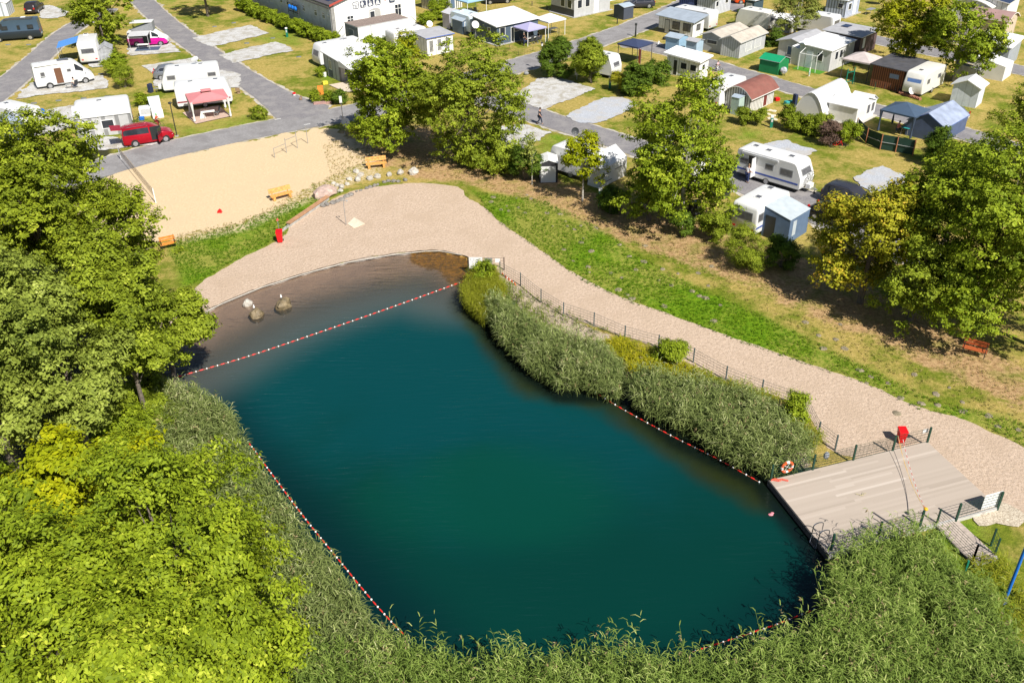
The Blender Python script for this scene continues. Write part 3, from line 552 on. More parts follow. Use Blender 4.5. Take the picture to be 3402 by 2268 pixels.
vtree('bare thin sapling beside the small white storage tent', 1222, 424, 308, .7, 'birch', 57, rz=1.9, nspr=45, lps=10, nl=9, trunk=.05, bark=BIRCH, name='sapling')
vtree('dark conifer behind the stepped caravans and the round topped bushes', 1498, 188, 130, 1.9, 'deep', 58, rz=1.7, nspr=520, lps=18, nl=12)
def vbush(label, x, y, ty, rw, leaf, seed, **kw): b, h = base_h(x, y, ty); return bush(label, b, h, rw, leaf, seed, **kw)
vbush('round dark green bush beside the white storage tent', 1207, 412, 342, 1.35, 'deep', 61)
vbush('bright green bush next to the white camper van', 275, 172, 122, 1.45, 'bright', 62)
vbush('clipped dark bush before the bright green one by the camper van', 287, 201, 155, 1.15, 'mid', 63, ls=.1, lobe=(.36, .46))
vbush('tall dark green bush left of the grey meter box', 1283, 178, 86, 1.7, 'deep', 64, ls=.16)
vbush('tall bright topped bush right of the grey meter box', 1358, 192, 90, 1.8, 'mid', 65, ls=.16)
vbush('dark evergreen bush in front of the flat white cabin roof', 1455, 216, 150, 1.9, 'deep', 66, ls=.16)
vbush('small orange leaved shrub beside the green service post', 1422, 208, 158, .8, 'orange', 67)
vbush('dark bush between big tree and blue service column', 1400, 490, 438, 1.2, 'deep', 68)
vbush('small bush at the foot of the big light green tree', 1563, 540, 492, .8, 'deep', 69)
vbush('rounded green bush left of the awning caravan', 1637, 552, 488, 1.1, 'mid', 70)
vbush('spiky grey green bush before the awning caravan', 1710, 612, 540, 1.6, 'mid', 71, asp=.25)
vbush('dark round bush under the blue awning', 1792, 612, 552, 1.2, 'deep', 72)
vbush('low bush at the foot of the forked trunk tree', 1078, 382, 345, 1.1, 'mid', 73)
vbush('small bright bush beside the gravel pad', 1135, 376, 350, .7, 'bright', 74)
vbush('round bush on the lawn corner beside the road junction', 597, 273, 251, .85, 'mid', 75)
vbush('clipped round shrub by the road sign', 782, 238, 206, .75, 'deep', 76)
vbush('yellow green shrub beside the low pink wall', 758, 236, 214, .6, 'bright', 77)
vbush('yellow green shrub left of the low pink wall', 725, 236, 214, .6, 'bright', 78)
vbush('green bush behind the wire fence above the reeds', 1538, 838, 788, .95, 'bright', 79)
vbush('leafy shrub beside the sign board in the shallow water', 1112, 650, 604, .7, 'bright', 80)
vbush('dark conifer shrub in front of the blue tent', 2145, 378, 302, 1.3, 'deep', 81, shape='cone')
vbush('dry purple brown bush beside the green screen fence', 1908, 332, 282, 1.05, 'purple', 82)
vbush('bright green shrub at the end of the green screen fence', 1945, 335, 282, 1.0, 'bright', 83)
vbush('evergreen bush beside the grey beige hut', 1775, 106, 68, 1.4, 'deep', 84)
vbush('dark bush beside the blue striped house', 1712, 58, 25, 1.5, 'deep', 85)
vbush('green bush left of the top striped cabin', 1010, 40, 2, 1.5, 'bright', 86)
vbush('bush beside the curved white hut at the top', 935, 110, 78, 1.2, 'mid', 87)
vbush('leafy shrub rising inside the wire fence corner', 1820, 985, 900, .45, 'bright', 88)
vbush('potted shrub by the white awning home', 738, 176, 158, .5, 'bright', 89)
vbush('low shrub in front of the potted table left of the red gazebo', 328, 243, 217, .75, 'bright', 90)
hedge('long clipped green hedge along the white washhouse', g(552, 22), g(772, 112), 1.7, 1.7, 'bright', 91, dens=1.2, ls=.17)
hedge('dark green hedge before the red brown awning', g(1700, 282), g(1768, 288), 1.6, 1.5, 'mid', 92, ls=.15)
hedge('tall grey green hedge before the arched awning', g(1790, 292), g(1905, 316), 1.9, 1.6, 'mid', 93, ls=.15)
hedge('green hedge below the flat roofed annex', g(806, 118), g(905, 104), 1.3, 1.2, 'bright', 94, ls=.15)
hedge('green hedge beside the white striped cabin at the top', g(968, 60), g(1020, 42), 1.6, 1.4, 'bright', 95, ls=.15)
# -- reeds
reeds('grey green reed bed along the left bank', vpoly([(345, 985), (400, 915), (470, 925), (535, 970), (562, 1028), (612, 1112), (682, 1207), (755, 1308), (835, 1408), (902, 1487), (960, 1535), (900, 1620), (700, 1620), (690, 1480), (640, 1360), (560, 1240), (480, 1180), (380, 1120), (350, 1060)]), 1.9, 38, 'reed', 101, blades=7, bl=.5, wind=(-.2, .2), plume=.04, edge=.6)
reeds('grey green reed bed along the wire fence', vpoly([(1140, 690), (1190, 735), (1285, 792), (1385, 822), (1430, 850), (1445, 892), (1425, 930), (1370, 914), (1285, 905), (1215, 858), (1153, 796), (1112, 734)]), 1.8, 38, 'reed', 102, blades=8, bl=.5, plume=.05, edge=.8, wind=(-.3, .2))
reeds('reed bed between the wire fence and the bathing deck', vpoly([(1455, 880), (1530, 885), (1640, 910), (1740, 935), (1820, 980), (1880, 1045), (1850, 1078), (1780, 1102), (1740, 1098), (1650, 1052), (1570, 1008), (1487, 960), (1445, 925)]), 1.8, 38, 'reed', 103, blades=8, bl=.5, plume=.05, edge=.6, wind=(-.3, .2))
reeds('tall bright reeds along the near shore', vpoly([(700, 1560), (980, 1545), (1080, 1575), (1180, 1560), (1300, 1578), (1420, 1560), (1560, 1580), (1680, 1562), (1780, 1535), (1870, 1492), (1950, 1440), (2100, 1440), (2100, 1900), (700, 1900)]), 2.05, 46, 'reedg', 104, blades=9, bl=.42, bw=.034, plume=.06, wind=(-.3, .3), hv=.35)
reeds('bright green reed thicket beside the bathing deck', vpoly([(1895, 1375), (1940, 1325), (2015, 1282), (2095, 1262), (2155, 1290), (2200, 1355), (2265, 1400), (2300, 1500), (2420, 1600), (2420, 1900), (1950, 1900), (1890, 1480), (1905, 1400)]), 2.05, 46, 'reedg', 105, blades=9, bl=.42, bw=.034, plume=.04, wind=(-.35, .15), hv=.25)
reeds('olive yellow sedge clump beside the shallow end', vpoly([(1075, 720), (1060, 680), (1085, 640), (1140, 640), (1160, 680), (1150, 730), (1110, 750)]), 1.15, 130, 'reedy', 106, blades=8, bl=.42, bw=.022, wind=(0, 0), name='sedge')
reeds('yellow flowering weeds behind the reed beds', vpoly([(1385, 795), (1440, 790), (1520, 830), (1600, 858), (1640, 885), (1560, 895), (1470, 880), (1420, 840)]), .6, 70, 'weed', 107, blades=6, bl=.28, bw=.04, wind=(0, 0), z0=0, name='weeds')
reeds('sparse tufts of grass on the stony bank', vpoly([(1180, 660), (1330, 735), (1500, 800), (1650, 870), (1850, 950), (1890, 1040), (1760, 950), (1560, 860), (1380, 800), (1230, 720)]), .4, 10, 'herb', 108, blades=6, bl=.25, bw=.03, wind=(0, 0), z0=0, name='grass_tufts')
reeds('low tangled weeds at the lower right corner', vpoly([(2120, 1270), (2200, 1330), (2300, 1400), (2370, 1560), (2500, 1700), (2200, 1900), (2150, 1500)]), .8, 40, 'herb', 109, blades=7, bl=.32, bw=.04, wind=(0, 0), z0=0, name='weeds')
reeds('tall grass blades around the blue flagpole', vpoly([(2220, 1290), (2300, 1290), (2400, 1420), (2400, 1700), (2290, 1600)]), .55, 30, 'reedy', 110, blades=6, bl=.35, bw=.03, wind=(0, 0), z0=0, name='grass')

reeds('yellow green weeds mixed in behind the long reed bed', vpoly([(1600, 868), (1680, 893), (1760, 922), (1850, 970), (1895, 1035), (1860, 1045), (1780, 985), (1690, 935), (1600, 905)]), .8, 45, 'reedy', 111, blades=7, bl=.32, bw=.035, wind=(0, 0), z0=0, name='weeds')
reeds('low green growth on the stony bank behind the first reeds', vpoly([(1150, 645), (1180, 665), (1230, 720), (1320, 775), (1400, 800), (1385, 820), (1290, 795), (1190, 738), (1150, 690)]), .5, 22, 'herb', 112, blades=6, bl=.28, bw=.035, wind=(0, 0), z0=0, name='weeds')
def lawn(label, pts, dens, h, leaf, seed): return reeds(label, vpoly(pts), h, dens, leaf, seed, blades=4, bl=.12, bw=.03, wind=(0, 0), z0=0, name='grass', hv=.5)
LF['turf'] = leafmat('turf_blades', (.05, .12, .003), (.15, .27, .007), (.30, .40, .02), .2); LF['straw'] = leafmat('dry_grass_blades', (.20, .17, .04), (.42, .34, .11), (.6, .5, .22), .2)
lawn('short green grass on the strip beside the beach path', [(1085, 440), (1250, 462), (1350, 510), (1430, 560), (1560, 640), (1700, 700), (1850, 775), (2000, 850), (2150, 920), (2370, 975), (2370, 1035), (2230, 966), (2110, 942), (2000, 888), (1850, 838), (1700, 787), (1560, 732), (1450, 697), (1340, 648), (1240, 577), (1150, 517), (1110, 475)], 34, .13, 'turf', 120)
lawn('short green grass between the sand court and the beach', [(735, 446), (790, 440), (745, 466), (668, 510), (655, 543), (600, 570), (520, 610), (450, 653), (420, 640), (380, 560), (460, 540), (560, 515), (640, 478)], 34, .13, 'turf', 121)
lawn('dry straw coloured grass under the camp trees', [(830, 320), (1000, 400), (1250, 470), (1430, 555), (1700, 690), (2000, 840), (2350, 970), (2350, 830), (2000, 680), (1640, 560), (1250, 430), (1150, 390)], 9, .12, 'straw', 122)
lawn('tufts of dry grass along the rim of the sand court', [(740, 330), (800, 322), (850, 370), (760, 425), (640, 485), (500, 540), (390, 560), (390, 545), (560, 505), (690, 440), (760, 405)], 14, .14, 'straw', 123)
# =====================================================================  DECK, FENCES, FLOAT LINES, BEACH THINGS
DECKM = mat('weathered_deck_boards', (.56, .46, .38), .8, ns=2.2, na=.3, stripe=6.9, sw=.09, sdark=.45, axis='y', bump=.3, bs=6)
WOODG = mat('grey_timber', (.36, .30, .25), .85, ns=5, na=.3, stripe=3, sw=.08, sdark=.5)
GREENM = mat('dark_green_metal', (.012, .055, .035), .5)
GREENL = mat('green_post_paint', (.01, .19, .12), .45)
RED = mat('red_plastic', (.72, .008, .012), .35, ns=3, na=.1)
BLUEP = mat('blue_pole_paint', (.01, .16, .62), .35)
YEL = mat('yellow_plastic', (.75, .42, .02), .4)
ORNG = mat('orange_plastic', (.85, .13, .03), .4)
PINE = mat('varnished_pine', (.72, .36, .10), .5, ns=7, na=.35, bump=.2)
ORW = mat('orange_varnished_wood', (.72, .25, .04), .5, ns=7, na=.3)
WPL = mat('white_plastic', (.82, .82, .80), .5, ns=4, na=.06)
BLK = mat('black_metal', (.02, .025, .025), .5)
TARP = mat('white_canvas', (.78, .78, .77), .8, ns=1.5, na=.08, trans=.12)
def frame4(o, q):
    a = math.atan2((q - o).y, (q - o).x); return a
def loc_(o, a, p): d = Vector(p) - Vector(o); return Vector((d.x * math.cos(a) + d.y * math.sin(a), -d.x * math.sin(a) + d.y * math.cos(a), d.z))
DZ = .22
Cn, Dn, An, Bn = G('c', 445, 700, DZ), G('c', 2105, 248, DZ), G('F', 345, 655, DZ), G('F', 1530, 378, DZ)
da_ = frame4(Cn, Dn); q = [loc_(Cn, da_, p_) for p_ in (Cn, Dn, Bn, An)]
deck = thing('bathing_deck', 'large weathered timber bathing deck with grey boards at the pond edge', 'deck', (Cn.x, Cn.y, 0), da_)
mb = MB(); mb.prism([(v.x, v.y) for v in q], 'z', .02, DZ - .03, WOODG); mb.out('deck_frame', deck)
PLK = leafmat('weathered_planks', (.37, .31, .255), (.45, .38, .318), (.53, .46, .395), .0, .8); rj = random.Random(4); vs, fs, ti = [], [], []; y = q[0].y; yt = q[3].y
def xl(y): f = (y - q[0].y) / (q[3].y - q[0].y); return q[0].x + (q[3].x - q[0].x) * f
def xr(y): f = (y - q[1].y) / (q[2].y - q[1].y); return q[1].x + (q[2].x - q[1].x) * f
while y < yt - .05:
    y1 = min(y + .145, yt); xs_ = [xl(y), xl(y) + rj.uniform(2.5, 4.2), xl(y) + rj.uniform(6, 7.4), xr(y)]
    for a, b in zip(xs_[:-1], xs_[1:]):
        o_ = len(vs); b2 = b; vs += [(a, y, DZ), (b2, y, DZ), (b2, y1, DZ), (a, y1, DZ), (a, y, DZ - .03), (b2, y, DZ - .03), (b2, y1, DZ - .03), (a, y1, DZ - .03)]
        fs += [[o_ + k for k in f] for f in ((0, 1, 2, 3),)]; ti += [min(1, max(0, rj.gauss(.5, .17)))]
    y = y1
npmesh('deck_boards', np.array(vs), np.array(fs), [PLK], np.array(ti), parent=deck)
f0 = q[1]; mb = MB()
mb.prism([(-.0, .0), (f0.x, .0), (f0.x, .04), (.0, .04)], 'z', DZ, DZ + .012, LGREY); mb.out('edge_strip', deck)
mb = MB(); e0, e1 = q[0], q[3]; dd = (e1 - e0).normalized(); nn = Vector((-dd.y, dd.x, 0)) * .05
mb.prism([(e0 + nn).to_tuple()[:2], (e1 + nn).to_tuple()[:2], (e1 - nn * .2).to_tuple()[:2], (e0 - nn * .2).to_tuple()[:2]], 'z', -.3, DZ - .03, mat('deck_fascia', (.05, .05, .052), .8, ns=4, na=.3)); mb.out('fascia', deck)
mb = MB(); f1 = q[1]
mb.box(.03, f1.x, -.02, .06, -.3, DZ - .035, mat('concrete_edge', (.55, .53, .49), .85, ns=4, na=.2, dirt=.5)); mb.out('fascia', deck)
for i in range(5):
    pp = e0.lerp(e1, .04 + i * .22) + Vector((.25, 0, 0)); MB().tube((pp.x, pp.y, -2.2), (pp.x, pp.y, .04), .09, WOODG).out('pile', deck)
def wire_fence(label, posts, h, col, name='wire_fence', wires=6, vert=.25, pr=.035, panels=None, cat='fence', z0=0):
    t = thing(name, label, cat, (posts[0].x, posts[0].y, 0), 0); o = Vector((posts[0].x, posts[0].y, 0))
    P = [Vector((p_.x, p_.y, 0)) - o for p_ in posts]
    for p_ in P: MB().box(p_.x - pr, p_.x + pr, p_.y - pr, p_.y + pr, z0 - .2, z0 + h, col).out('post', t)
    for i, (a, b) in enumerate(zip(P[:-1], P[1:])):
        if panels and i not in panels: continue
        mb = MB()
        for k in range(wires): z = z0 + .06 + (h - .12) * k / (wires - 1); mb.tube(a + Vector((0, 0, z)), b + Vector((0, 0, z)), .009, col, n=4, cap=False)
        L = (b - a).length; m = int(L / vert)
        for k in range(1, m): c = a.lerp(b, k / m); mb.tube(c + Vector((0, 0, z0 + .05)), c + Vector((0, 0, z0 + h - .05)), .0045, col, n=3, cap=False)
        mb.out('mesh_panel', t)
    return t
FGREY = mat('weathered_green_grey', (.07, .10, .10), .6)
wire_fence('long low wire fence between the reeds and the beach', [G('g', 845, 375), G('E', 738, 335), G('E', 890, 458), G('E', 1057, 560), G('E', 1283, 635), G('E', 1512, 735), G('E', 1762, 805), G('E', 2022, 905), G('h', 825, 645), G('h', 1290, 825), G('h', 1842, 1020), G('a', 968, 320), G('a', 1225, 520)], 1.05, FGREY)
wire_fence('green wire railing along the far edge of the bathing deck', [G('a', 272, 960, DZ), G('a', 893, 805, DZ), G('a', 1497, 660, DZ), G('b', 293, 518, DZ), G('b', 808, 395, DZ)], 1.0, GREENM, z0=DZ, pr=.045, name='deck_railing')
rl = [G('c', 470, 662, DZ), G('c', 930, 540, DZ), G('c', 1335, 432, DZ)]
wire_fence('green wire railing half hidden in reeds on the near side of the deck', rl, 1.0, GREENM, z0=DZ, pr=.045, name='deck_railing')
wire_fence('short green railing carrying the white board', [G('b', 1240, 1540, DZ), G('b', 1860, 1365, DZ)], 1.0, GREENM, z0=DZ, pr=.045, name='deck_railing')
# ramp
r0, r1, r2, r3 = G('c', 1500, 432, .1), G('c', 1705, 368, .1), G('c', 2085, 720, .1), G('c', 1850, 790, .1)
ramp = thing('ramp', 'narrow timber ramp leading down from the deck', 'ramp', (r0.x, r0.y, 0)); o = Vector((r0.x, r0.y, 0))
mb = MB(); mb.prism([(v.x - o.x, v.y - o.y) for v in (r0, r1, r2, r3)], 'z', .02, .1, mat('ramp_boards', (.47, .39, .33), .85, ns=3, na=.25, stripe=5, sw=.08, sdark=.5, axis='y')); mb.out('boards', ramp)
mb = MB(); a, b = r3 - o, r2 - o; mb.prism([(a.x, a.y), (b.x, b.y), (b.x * .985 + .02, b.y - .18), (a.x, a.y - .18)], 'z', -.05, .13, CONC); mb.out('concrete_foot', ramp)
mb = MB(); a, b = r0 - o, r3 - o; mb.prism([(a.x, a.y), (b.x, b.y), (b.x - .03, b.y - .03), (a.x - .03, a.y - .03)], 'z', -.25, .09, DGREY); mb.out('side_beam', ramp)
wire_fence('green wire handrail along the near side of the ramp', [G('c', 1497, 415, .1), G('c', 1852, 770, .1)], 1.0, GREENM, z0=.1, name='ramp_railing', wires=7, vert=.3)
wire_fence('green wire railing closing the foot of the ramp', [G('c', 1852, 770, .1), G('c', 2066, 705, .1), G('c', 2030, 610, .1)], 1.0, GREENM, z0=.1, name='ramp_railing', wires=5)
p_ = G('c', 1770, 890); mb = MB(); mb.box(-.04, .04, -.04, .04, 0, .8, GREENL); tag(mb.out('marker_post', loc=p_), 'short green post among the weeds beside the ramp', 'post')
# white board on the railing
pa, pb = G('b', 1240, 1540, 0), G('b', 1860, 1365, 0); aa = math.atan2((pb - pa).y, (pb - pa).x); L = (pb - pa).length
t = thing('notice_board', 'large white rectangular board fixed to the deck railing', 'board', (pa.x, pa.y, 0), aa); mb = MB(); mb.box(L * .53, L * .955, -.07, -.05, DZ + .04, DZ + .95, WPL); mb.out('panel', t)
mb = MB()
for k in range(4): mb.box(L * .54, L * .945, -.082, -.07, DZ + .16 + k * .2, DZ + .17 + k * .2, LGREY)
mb.out('seams', t)
pa, pb = G('b', 293, 518), G('b', 808, 395); aa = math.atan2((pb - pa).y, (pb - pa).x); L = (pb - pa).length
t = MB().box(L - .55, L - .2, -.055, -.04, DZ + .55, DZ + .8, WPL).out('small_sign', loc=(pa.x, pa.y, 0), rot=aa); tag(t, 'small white plate on the corner of the deck railing', 'sign')
# bin
def bin_(label, p_, rot, s=1.0, arm=False):
    t = thing('wheeled_bin', label, 'waste bin', p_, rot); mb = MB()
    r1 = [(-.21, -.24, .08), (.21, -.24, .08), (.21, .24, .08), (-.21, .24, .08)]; r2 = [(-.29, -.31, .9), (.29, -.31, .9), (.29, .36, .9), (-.29, .36, .9)]
    mb.loft([r1, r2], RED); mb.out('body', t); mb = MB(); mb.loft([[(-.31, -.35, .9), (.31, -.35, .9), (.31, .38, .92), (-.31, .38, .92)], [(-.31, -.34, .97), (.31, -.34, .97), (.29, .37, 1.04), (-.29, .37, 1.04)]], RED); mb.tube((-.28, .42, .96), (.28, .42, .96), .02, RED); mb.out('lid', t)
    for sx in (-.26, .26): MB().tube((sx - .03, .26, .1), (sx + .03, .26, .1), .1, BLACK, n=12).out('wheel', t)
    t.scale = (s * .86, s * .86, s); return t
bin_('red wheeled bin standing on the sand behind the deck railing', G('b', 405, 392), R_(-3), .84)
b2 = bin_('red wheeled bin on the grass edge above the beach', G('D', 1192, 1018), R_(8), .95)
t = thing('bin_marker', 'thin post with red triangular flag behind the beach bin', 'marker', G('D', 1185, 955)); MB().tube((0, 0, 0), (0, 0, 1.3), .02, STEEL).out('post', t); MB().prism([(-.12, 1.1), (.14, 1.15), (0, 1.36)], 'y', -.02, .02, mat('faded_red', (.7, .12, .12), .5)).out('flag', t)
# life ring
pa, pb = G('a', 272, 960), G('a', 893, 805); u_ = (pb - pa).normalized(); c = pa + u_ * .78 + Vector((0, 0, DZ + .52)); aa = math.atan2(u_.y, u_.x)
t = thing('life_ring', 'orange and white life ring hanging on the deck railing', 'life ring', c + Vector((u_.y, -u_.x, 0)) * .1, aa)
def torus_part(name, a0, a1, m, R1=.3, r=.075):
    rings = []; ns = 12
    for i in range(ns + 1):
        a = R_(a0 + (a1 - a0) * i / ns); rings.append([((R1 + r * math.cos(k * math.pi / 4)) * math.cos(a), r * math.sin(k * math.pi / 4), (R1 + r * math.cos(k * math.pi / 4)) * math.sin(a)) for k in range(8)])
    MB().loft(rings, m).out(name, t, smooth=True)
for i in range(4): torus_part('ring_segment', i * 90 + 14, i * 90 + 76, ORNG); torus_part('white_band', i * 90 - 14, i * 90 + 14, WPL)
mb = MB(); mb.tube((-.25, -.07, .2), (.2, -.07, -.1), .012, WPL); mb.tube((-.2, -.07, -.2), (.05, -.07, .25), .012, WPL); mb.out('rope', t)
# red throw line on boards, grey cap on railing, twig
mb = MB(); c = G('a', 395, 955, DZ + .04); mb.path([(-.42, -.02, 0), (-.2, .06, .01), (0, 0, 0), (.15, .05, 0), (.3, -.03, 0), (.45, -.07, 0)], .045, mat('red_cloth', (.8, .10, .06), .8)); mb.path([(-.3, .02, 0), (-.05, -.06, 0), (.1, 0, 0)], .05, MT['red_cloth']); tag(mb.out('throw_bag', loc=c), 'orange red throw line lying on the deck corner below the life ring', 'rope')
c = pa + u_ * (pb - pa).length * 1.28 + Vector((0, 0, DZ + .55)); mb = MB(); mb.ell((0, 0, 0), (.16, .1, .24), mat('grey_cloth', (.28, .29, .32), .9), nu=8, nv=6); tag(mb.out('hat', loc=c), 'grey cap hung over the wire of the deck railing', 'cap')
mb = MB()
for dx, dy in ((-.3, .12), (-.15, -.05), (.28, .14), (.15, .2)): mb.tube((0, 0, 0), (dx, dy, .05), .012, mat('dry_stalk', (.45, .4, .22), .9), r2=.004)
for dx, dy in ((-.2, .05), (.2, .1), (.05, -.05)): mb.prism([(dx - .07, dy), (dx, dy + .03), (dx + .07, dy)], 'z', .02, .03, MT['dry_stalk'])
tag(mb.out('twig', loc=G('c', 770, 130, DZ + .02)), 'dry forked reed twig lying on the deck boards', 'twig')
# ladder
lp = G('c', 330, 560, DZ); la = da_ + math.atan2((e1 - e0).y, (e1 - e0).x) - math.pi / 2
t = thing('swimming_ladder', 'stainless steel ladder over the deck edge into the water', 'ladder', (lp.x, lp.y, 0), da_ + math.atan2((e1 - e0).y, (e1 - e0).x))
for s_ in (-.26, .26):
    pts = [(s_, -.42, DZ), (s_, -.42, .85)] + [(s_, -.42 + .26 * (1 - math.cos(R_(a))), .85 + .16 * math.sin(R_(a))) for a in range(20, 181, 20)] + [(s_, .12, .3), (s_, .14, -1.5)]
    MB().path(pts, .025, CHROME, n=8).out('handrail', t)
for k in range(4): MB().box(-.26, .26, .08, .2, -.1 - k * .26, -.07 - k * .26, CHROME).out('rung', t)
# barrier tapes
def sag(a, b, s, n=14): return [a.lerp(b, i / n) - Vector((0, 0, s * 4 * (i / n) * (1 - i / n))) for i in range(n + 1)]
a, b = G('b', 345, 345, .75), G('b', 765, 1450, .95); a = G('b', 293, 518) + Vector((0, 0, 1.0)); b = G('c', 1345, 430) + Vector((0, 0, 1.05))
pts = sag(a + Vector((.08, 0, 0)), b, .42); mb = MB()
for i, (x, y) in enumerate(zip(pts[:-1], pts[1:])): mb.tube(x, y, .012, YEL if i % 3 else mat('pale_yellow', (.8, .6, .3), .5), n=5, cap=False)
tag(mb.out('barrier_tape'), 'yellow plastic barrier chain slung across the deck', 'barrier')
pts = sag(a + Vector((.35, .05, -.1)), b + Vector((.02, 0, -.02)), .28, 26); mb = MB()
for i, (x, y) in enumerate(zip(pts[:-1], pts[1:])): mb.tube(x, y, .012, WPL if i % 2 else RED, n=5, cap=False)
tag(mb.out('barrier_tape'), 'red and white barrier tape beside the yellow chain', 'barrier')
mb = MB(); mb.ell((0, 0, 0), (.11, .11, .08), YEL); tag(mb.out('reel', loc=b + Vector((0, 0, .05))), 'yellow reel on the railing post where both barriers end', 'reel')
# flagpole
bp_ = G('c', 2150, 1192); t = thing('flagpole', 'tall bright blue pole at the lower right edge', 'pole', bp_); MB().tube((0, 0, -.2), (0, 0, 7.5), .075, BLUEP, r2=.055, n=12).out('pole', t, smooth=True); MB().tube((0, 0, 0), (0, 0, .12), .13, BLUEP, n=12).out('base', t)
mb = MB(); mb.ell((0, 0, 0), (.14, .09, .05), mat('pink_rubber', (.62, .22, .26), .5), nu=8, nv=5); mb.ell((.1, .1, 0), (.09, .07, .04), MT['pink_rubber'], nu=8, nv=5); tag(mb.out('sandal', loc=G('a', 272, 1470, WZ + .02)), 'small pink sandal shaped float drifting below the deck', 'float')
# float lines
WB = mat('white_float', (.85, .85, .83), .4, na=.03); RB = mat('red_float', (.78, .03, .02), .4); ROPE = mat('red_white_rope', (.7, .26, .14), .7)
fw = MB().ell((0, 0, 0), (.048, .048, .048), WB, nu=8, nv=6).out('float'); fr_ = MB().loft([[(x, r * math.cos(a * math.pi / 3), r * math.sin(a * math.pi / 3)) for a in range(6)] for x, r in ((-.13, .01), (-.08, .035), (.08, .035), (.13, .01))], RB).out('float')
first = [True, True]
def float_line(label, pts, sp=.45):
    P = [Vector((p_.x, p_.y, WZ + .02)) for p_ in pts]; t = thing('float_line', label, 'float line', P[0]); o = P[0]
    mb = MB(); mb.path([x - o for x in P], .009, ROPE, n=5); mb.out('rope', t); d = 0; i = 0
    for a, b in zip(P[:-1], P[1:]):
        L = (b - a).length
        while d < L:
            q = a.lerp(b, d / L); src = (fw, fr_)[i % 2]
            if first[i % 2]: ob = src; first[i % 2] = False
            else: ob = src.copy(); COL.objects.link(ob)
            ob.parent = t; ob.location = q - o + Vector((0, 0, .01)); ob.rotation_euler = (0, 0, math.atan2((b - a).y, (b - a).x)); d += sp; i += 1
        d -= L
def curve(k, pts, z=WZ, n=4):
    C = Gs(k, pts, z); out = []
    for i in range(len(C) - 1):
        p0, p1, p2, p3 = C[max(i - 1, 0)], C[i], C[i + 1], C[min(i + 2, len(C) - 1)]
        for j in range(n): s = j / n; out.append(.5 * ((2 * p1) + (p2 - p0) * s + (2 * p0 - 5 * p1 + 4 * p2 - p3) * s * s + (3 * p1 - p0 - 3 * p2 + p3) * s ** 3))
    return out + [C[-1]]
float_line('long red and white float line across the shallow end', curve('v', [(400, 868), (560, 822), (730, 765), (900, 706), (1066, 646)]), .33)
float_line('red and white float line along the left reed bed', curve('v', [(570, 1015), (620, 1083), (700, 1190), (775, 1282), (860, 1385), (925, 1455)]), .27)
float_line('red and white float line before the right reed bed', curve('v', [(1368, 902), (1430, 940), (1540, 1000), (1640, 1050), (1745, 1108)]), .4)
float_line('short piece of float line under the sedge clump', curve('g', [(352, 990), (415, 1045), (560, 1140)]), .35)
float_line('red and white float line near the bottom reeds', curve('v', [(1870, 1400), (1780, 1435), (1680, 1468), (1590, 1497)]), .33)
# benches
def bench_log(label, A, B, back=True):
    a = math.atan2((B - A).y, (B - A).x); L = (B - A).length; t = thing('log_bench', label, 'bench', (A + B) / 2, a)
    for s_ in (-1, 1): MB().box(s_ * L * .36 - .1, s_ * L * .36 + .1, -.02, .42, 0, .38, PINE).out('leg', t)
    for k in range(2): MB().box(-L / 2, L / 2, -.02 + k * .22, .18 + k * .22, .385 + k * .02, .46 + k * .02, PINE).out('seat_plank', t)
    for k in range(2): MB().add([(-L / 2, .46 + k * .05, .58 + k * .2), (L / 2, .46 + k * .05, .58 + k * .2), (L / 2, .50 + k * .05, .75 + k * .2), (-L / 2, .50 + k * .05, .75 + k * .2), (-L / 2, .53 + k * .05, .57 + k * .2), (L / 2, .53 + k * .05, .57 + k * .2), (L / 2, .57 + k * .05, .74 + k * .2), (-L / 2, .57 + k * .05, .74 + k * .2)], [(0, 1, 2, 3), (7, 6, 5, 4), (0, 4, 5, 1), (3, 2, 6, 7), (0, 3, 7, 4), (1, 5, 6, 2)], PINE).out('back_plank', t)
    for s_ in (-1, 1): MB().tube((s_ * L * .36, .48, .3), (s_ * L * .36, .62, .95), .05, PINE).out('back_post', t)
bench_log('varnished pine log bench under the camp trees', G('D', 1832, 478), G('D', 1985, 462))
bench_log('varnished pine log bench on the grass edge of the sand court', G('D', 1130, 722), G('D', 1290, 680))
def bench_arm(label, A, B, wood, name='park_bench'):
    a = math.atan2((B - A).y, (B - A).x); L = (B - A).length; t = thing(name, label, 'bench', (A + B) / 2, a)
    mb = MB(); mb.box(-L / 2, L / 2, 0, .2, .42, .46, wood); mb.box(-L / 2, L / 2, .23, .43, .42, .46, wood); mb.out('seat', t)
    mb = MB()
    for k in range(2): y = .46 + k * .06; z = .55 + k * .19; mb.box(-L / 2, L / 2, y, y + .035, z, z + .16, wood)
    mb.out('backrest', t)
    for s_ in (-1, 1):
        x = s_ * (L / 2 - .08); MB().path([(x, .02, 0), (x, 0, .42), (x, .02, .66), (x, .3, .7), (x, .5, .64)], .025, BLK).path([(x, .46, 0), (x, .44, .44), (x, .58, .92)], .025, BLK).out('iron_frame', t)
bench_arm('orange slatted bench with black iron arms beside the left trees', G('D', 310, 1085), G('D', 425, 1060), ORW)
bench_arm('red brown slatted bench in the shade at the right', G('v', 2206, 812), G('v', 2262, 826), mat('red_brown_wood', (.42, .10, .03), .5))
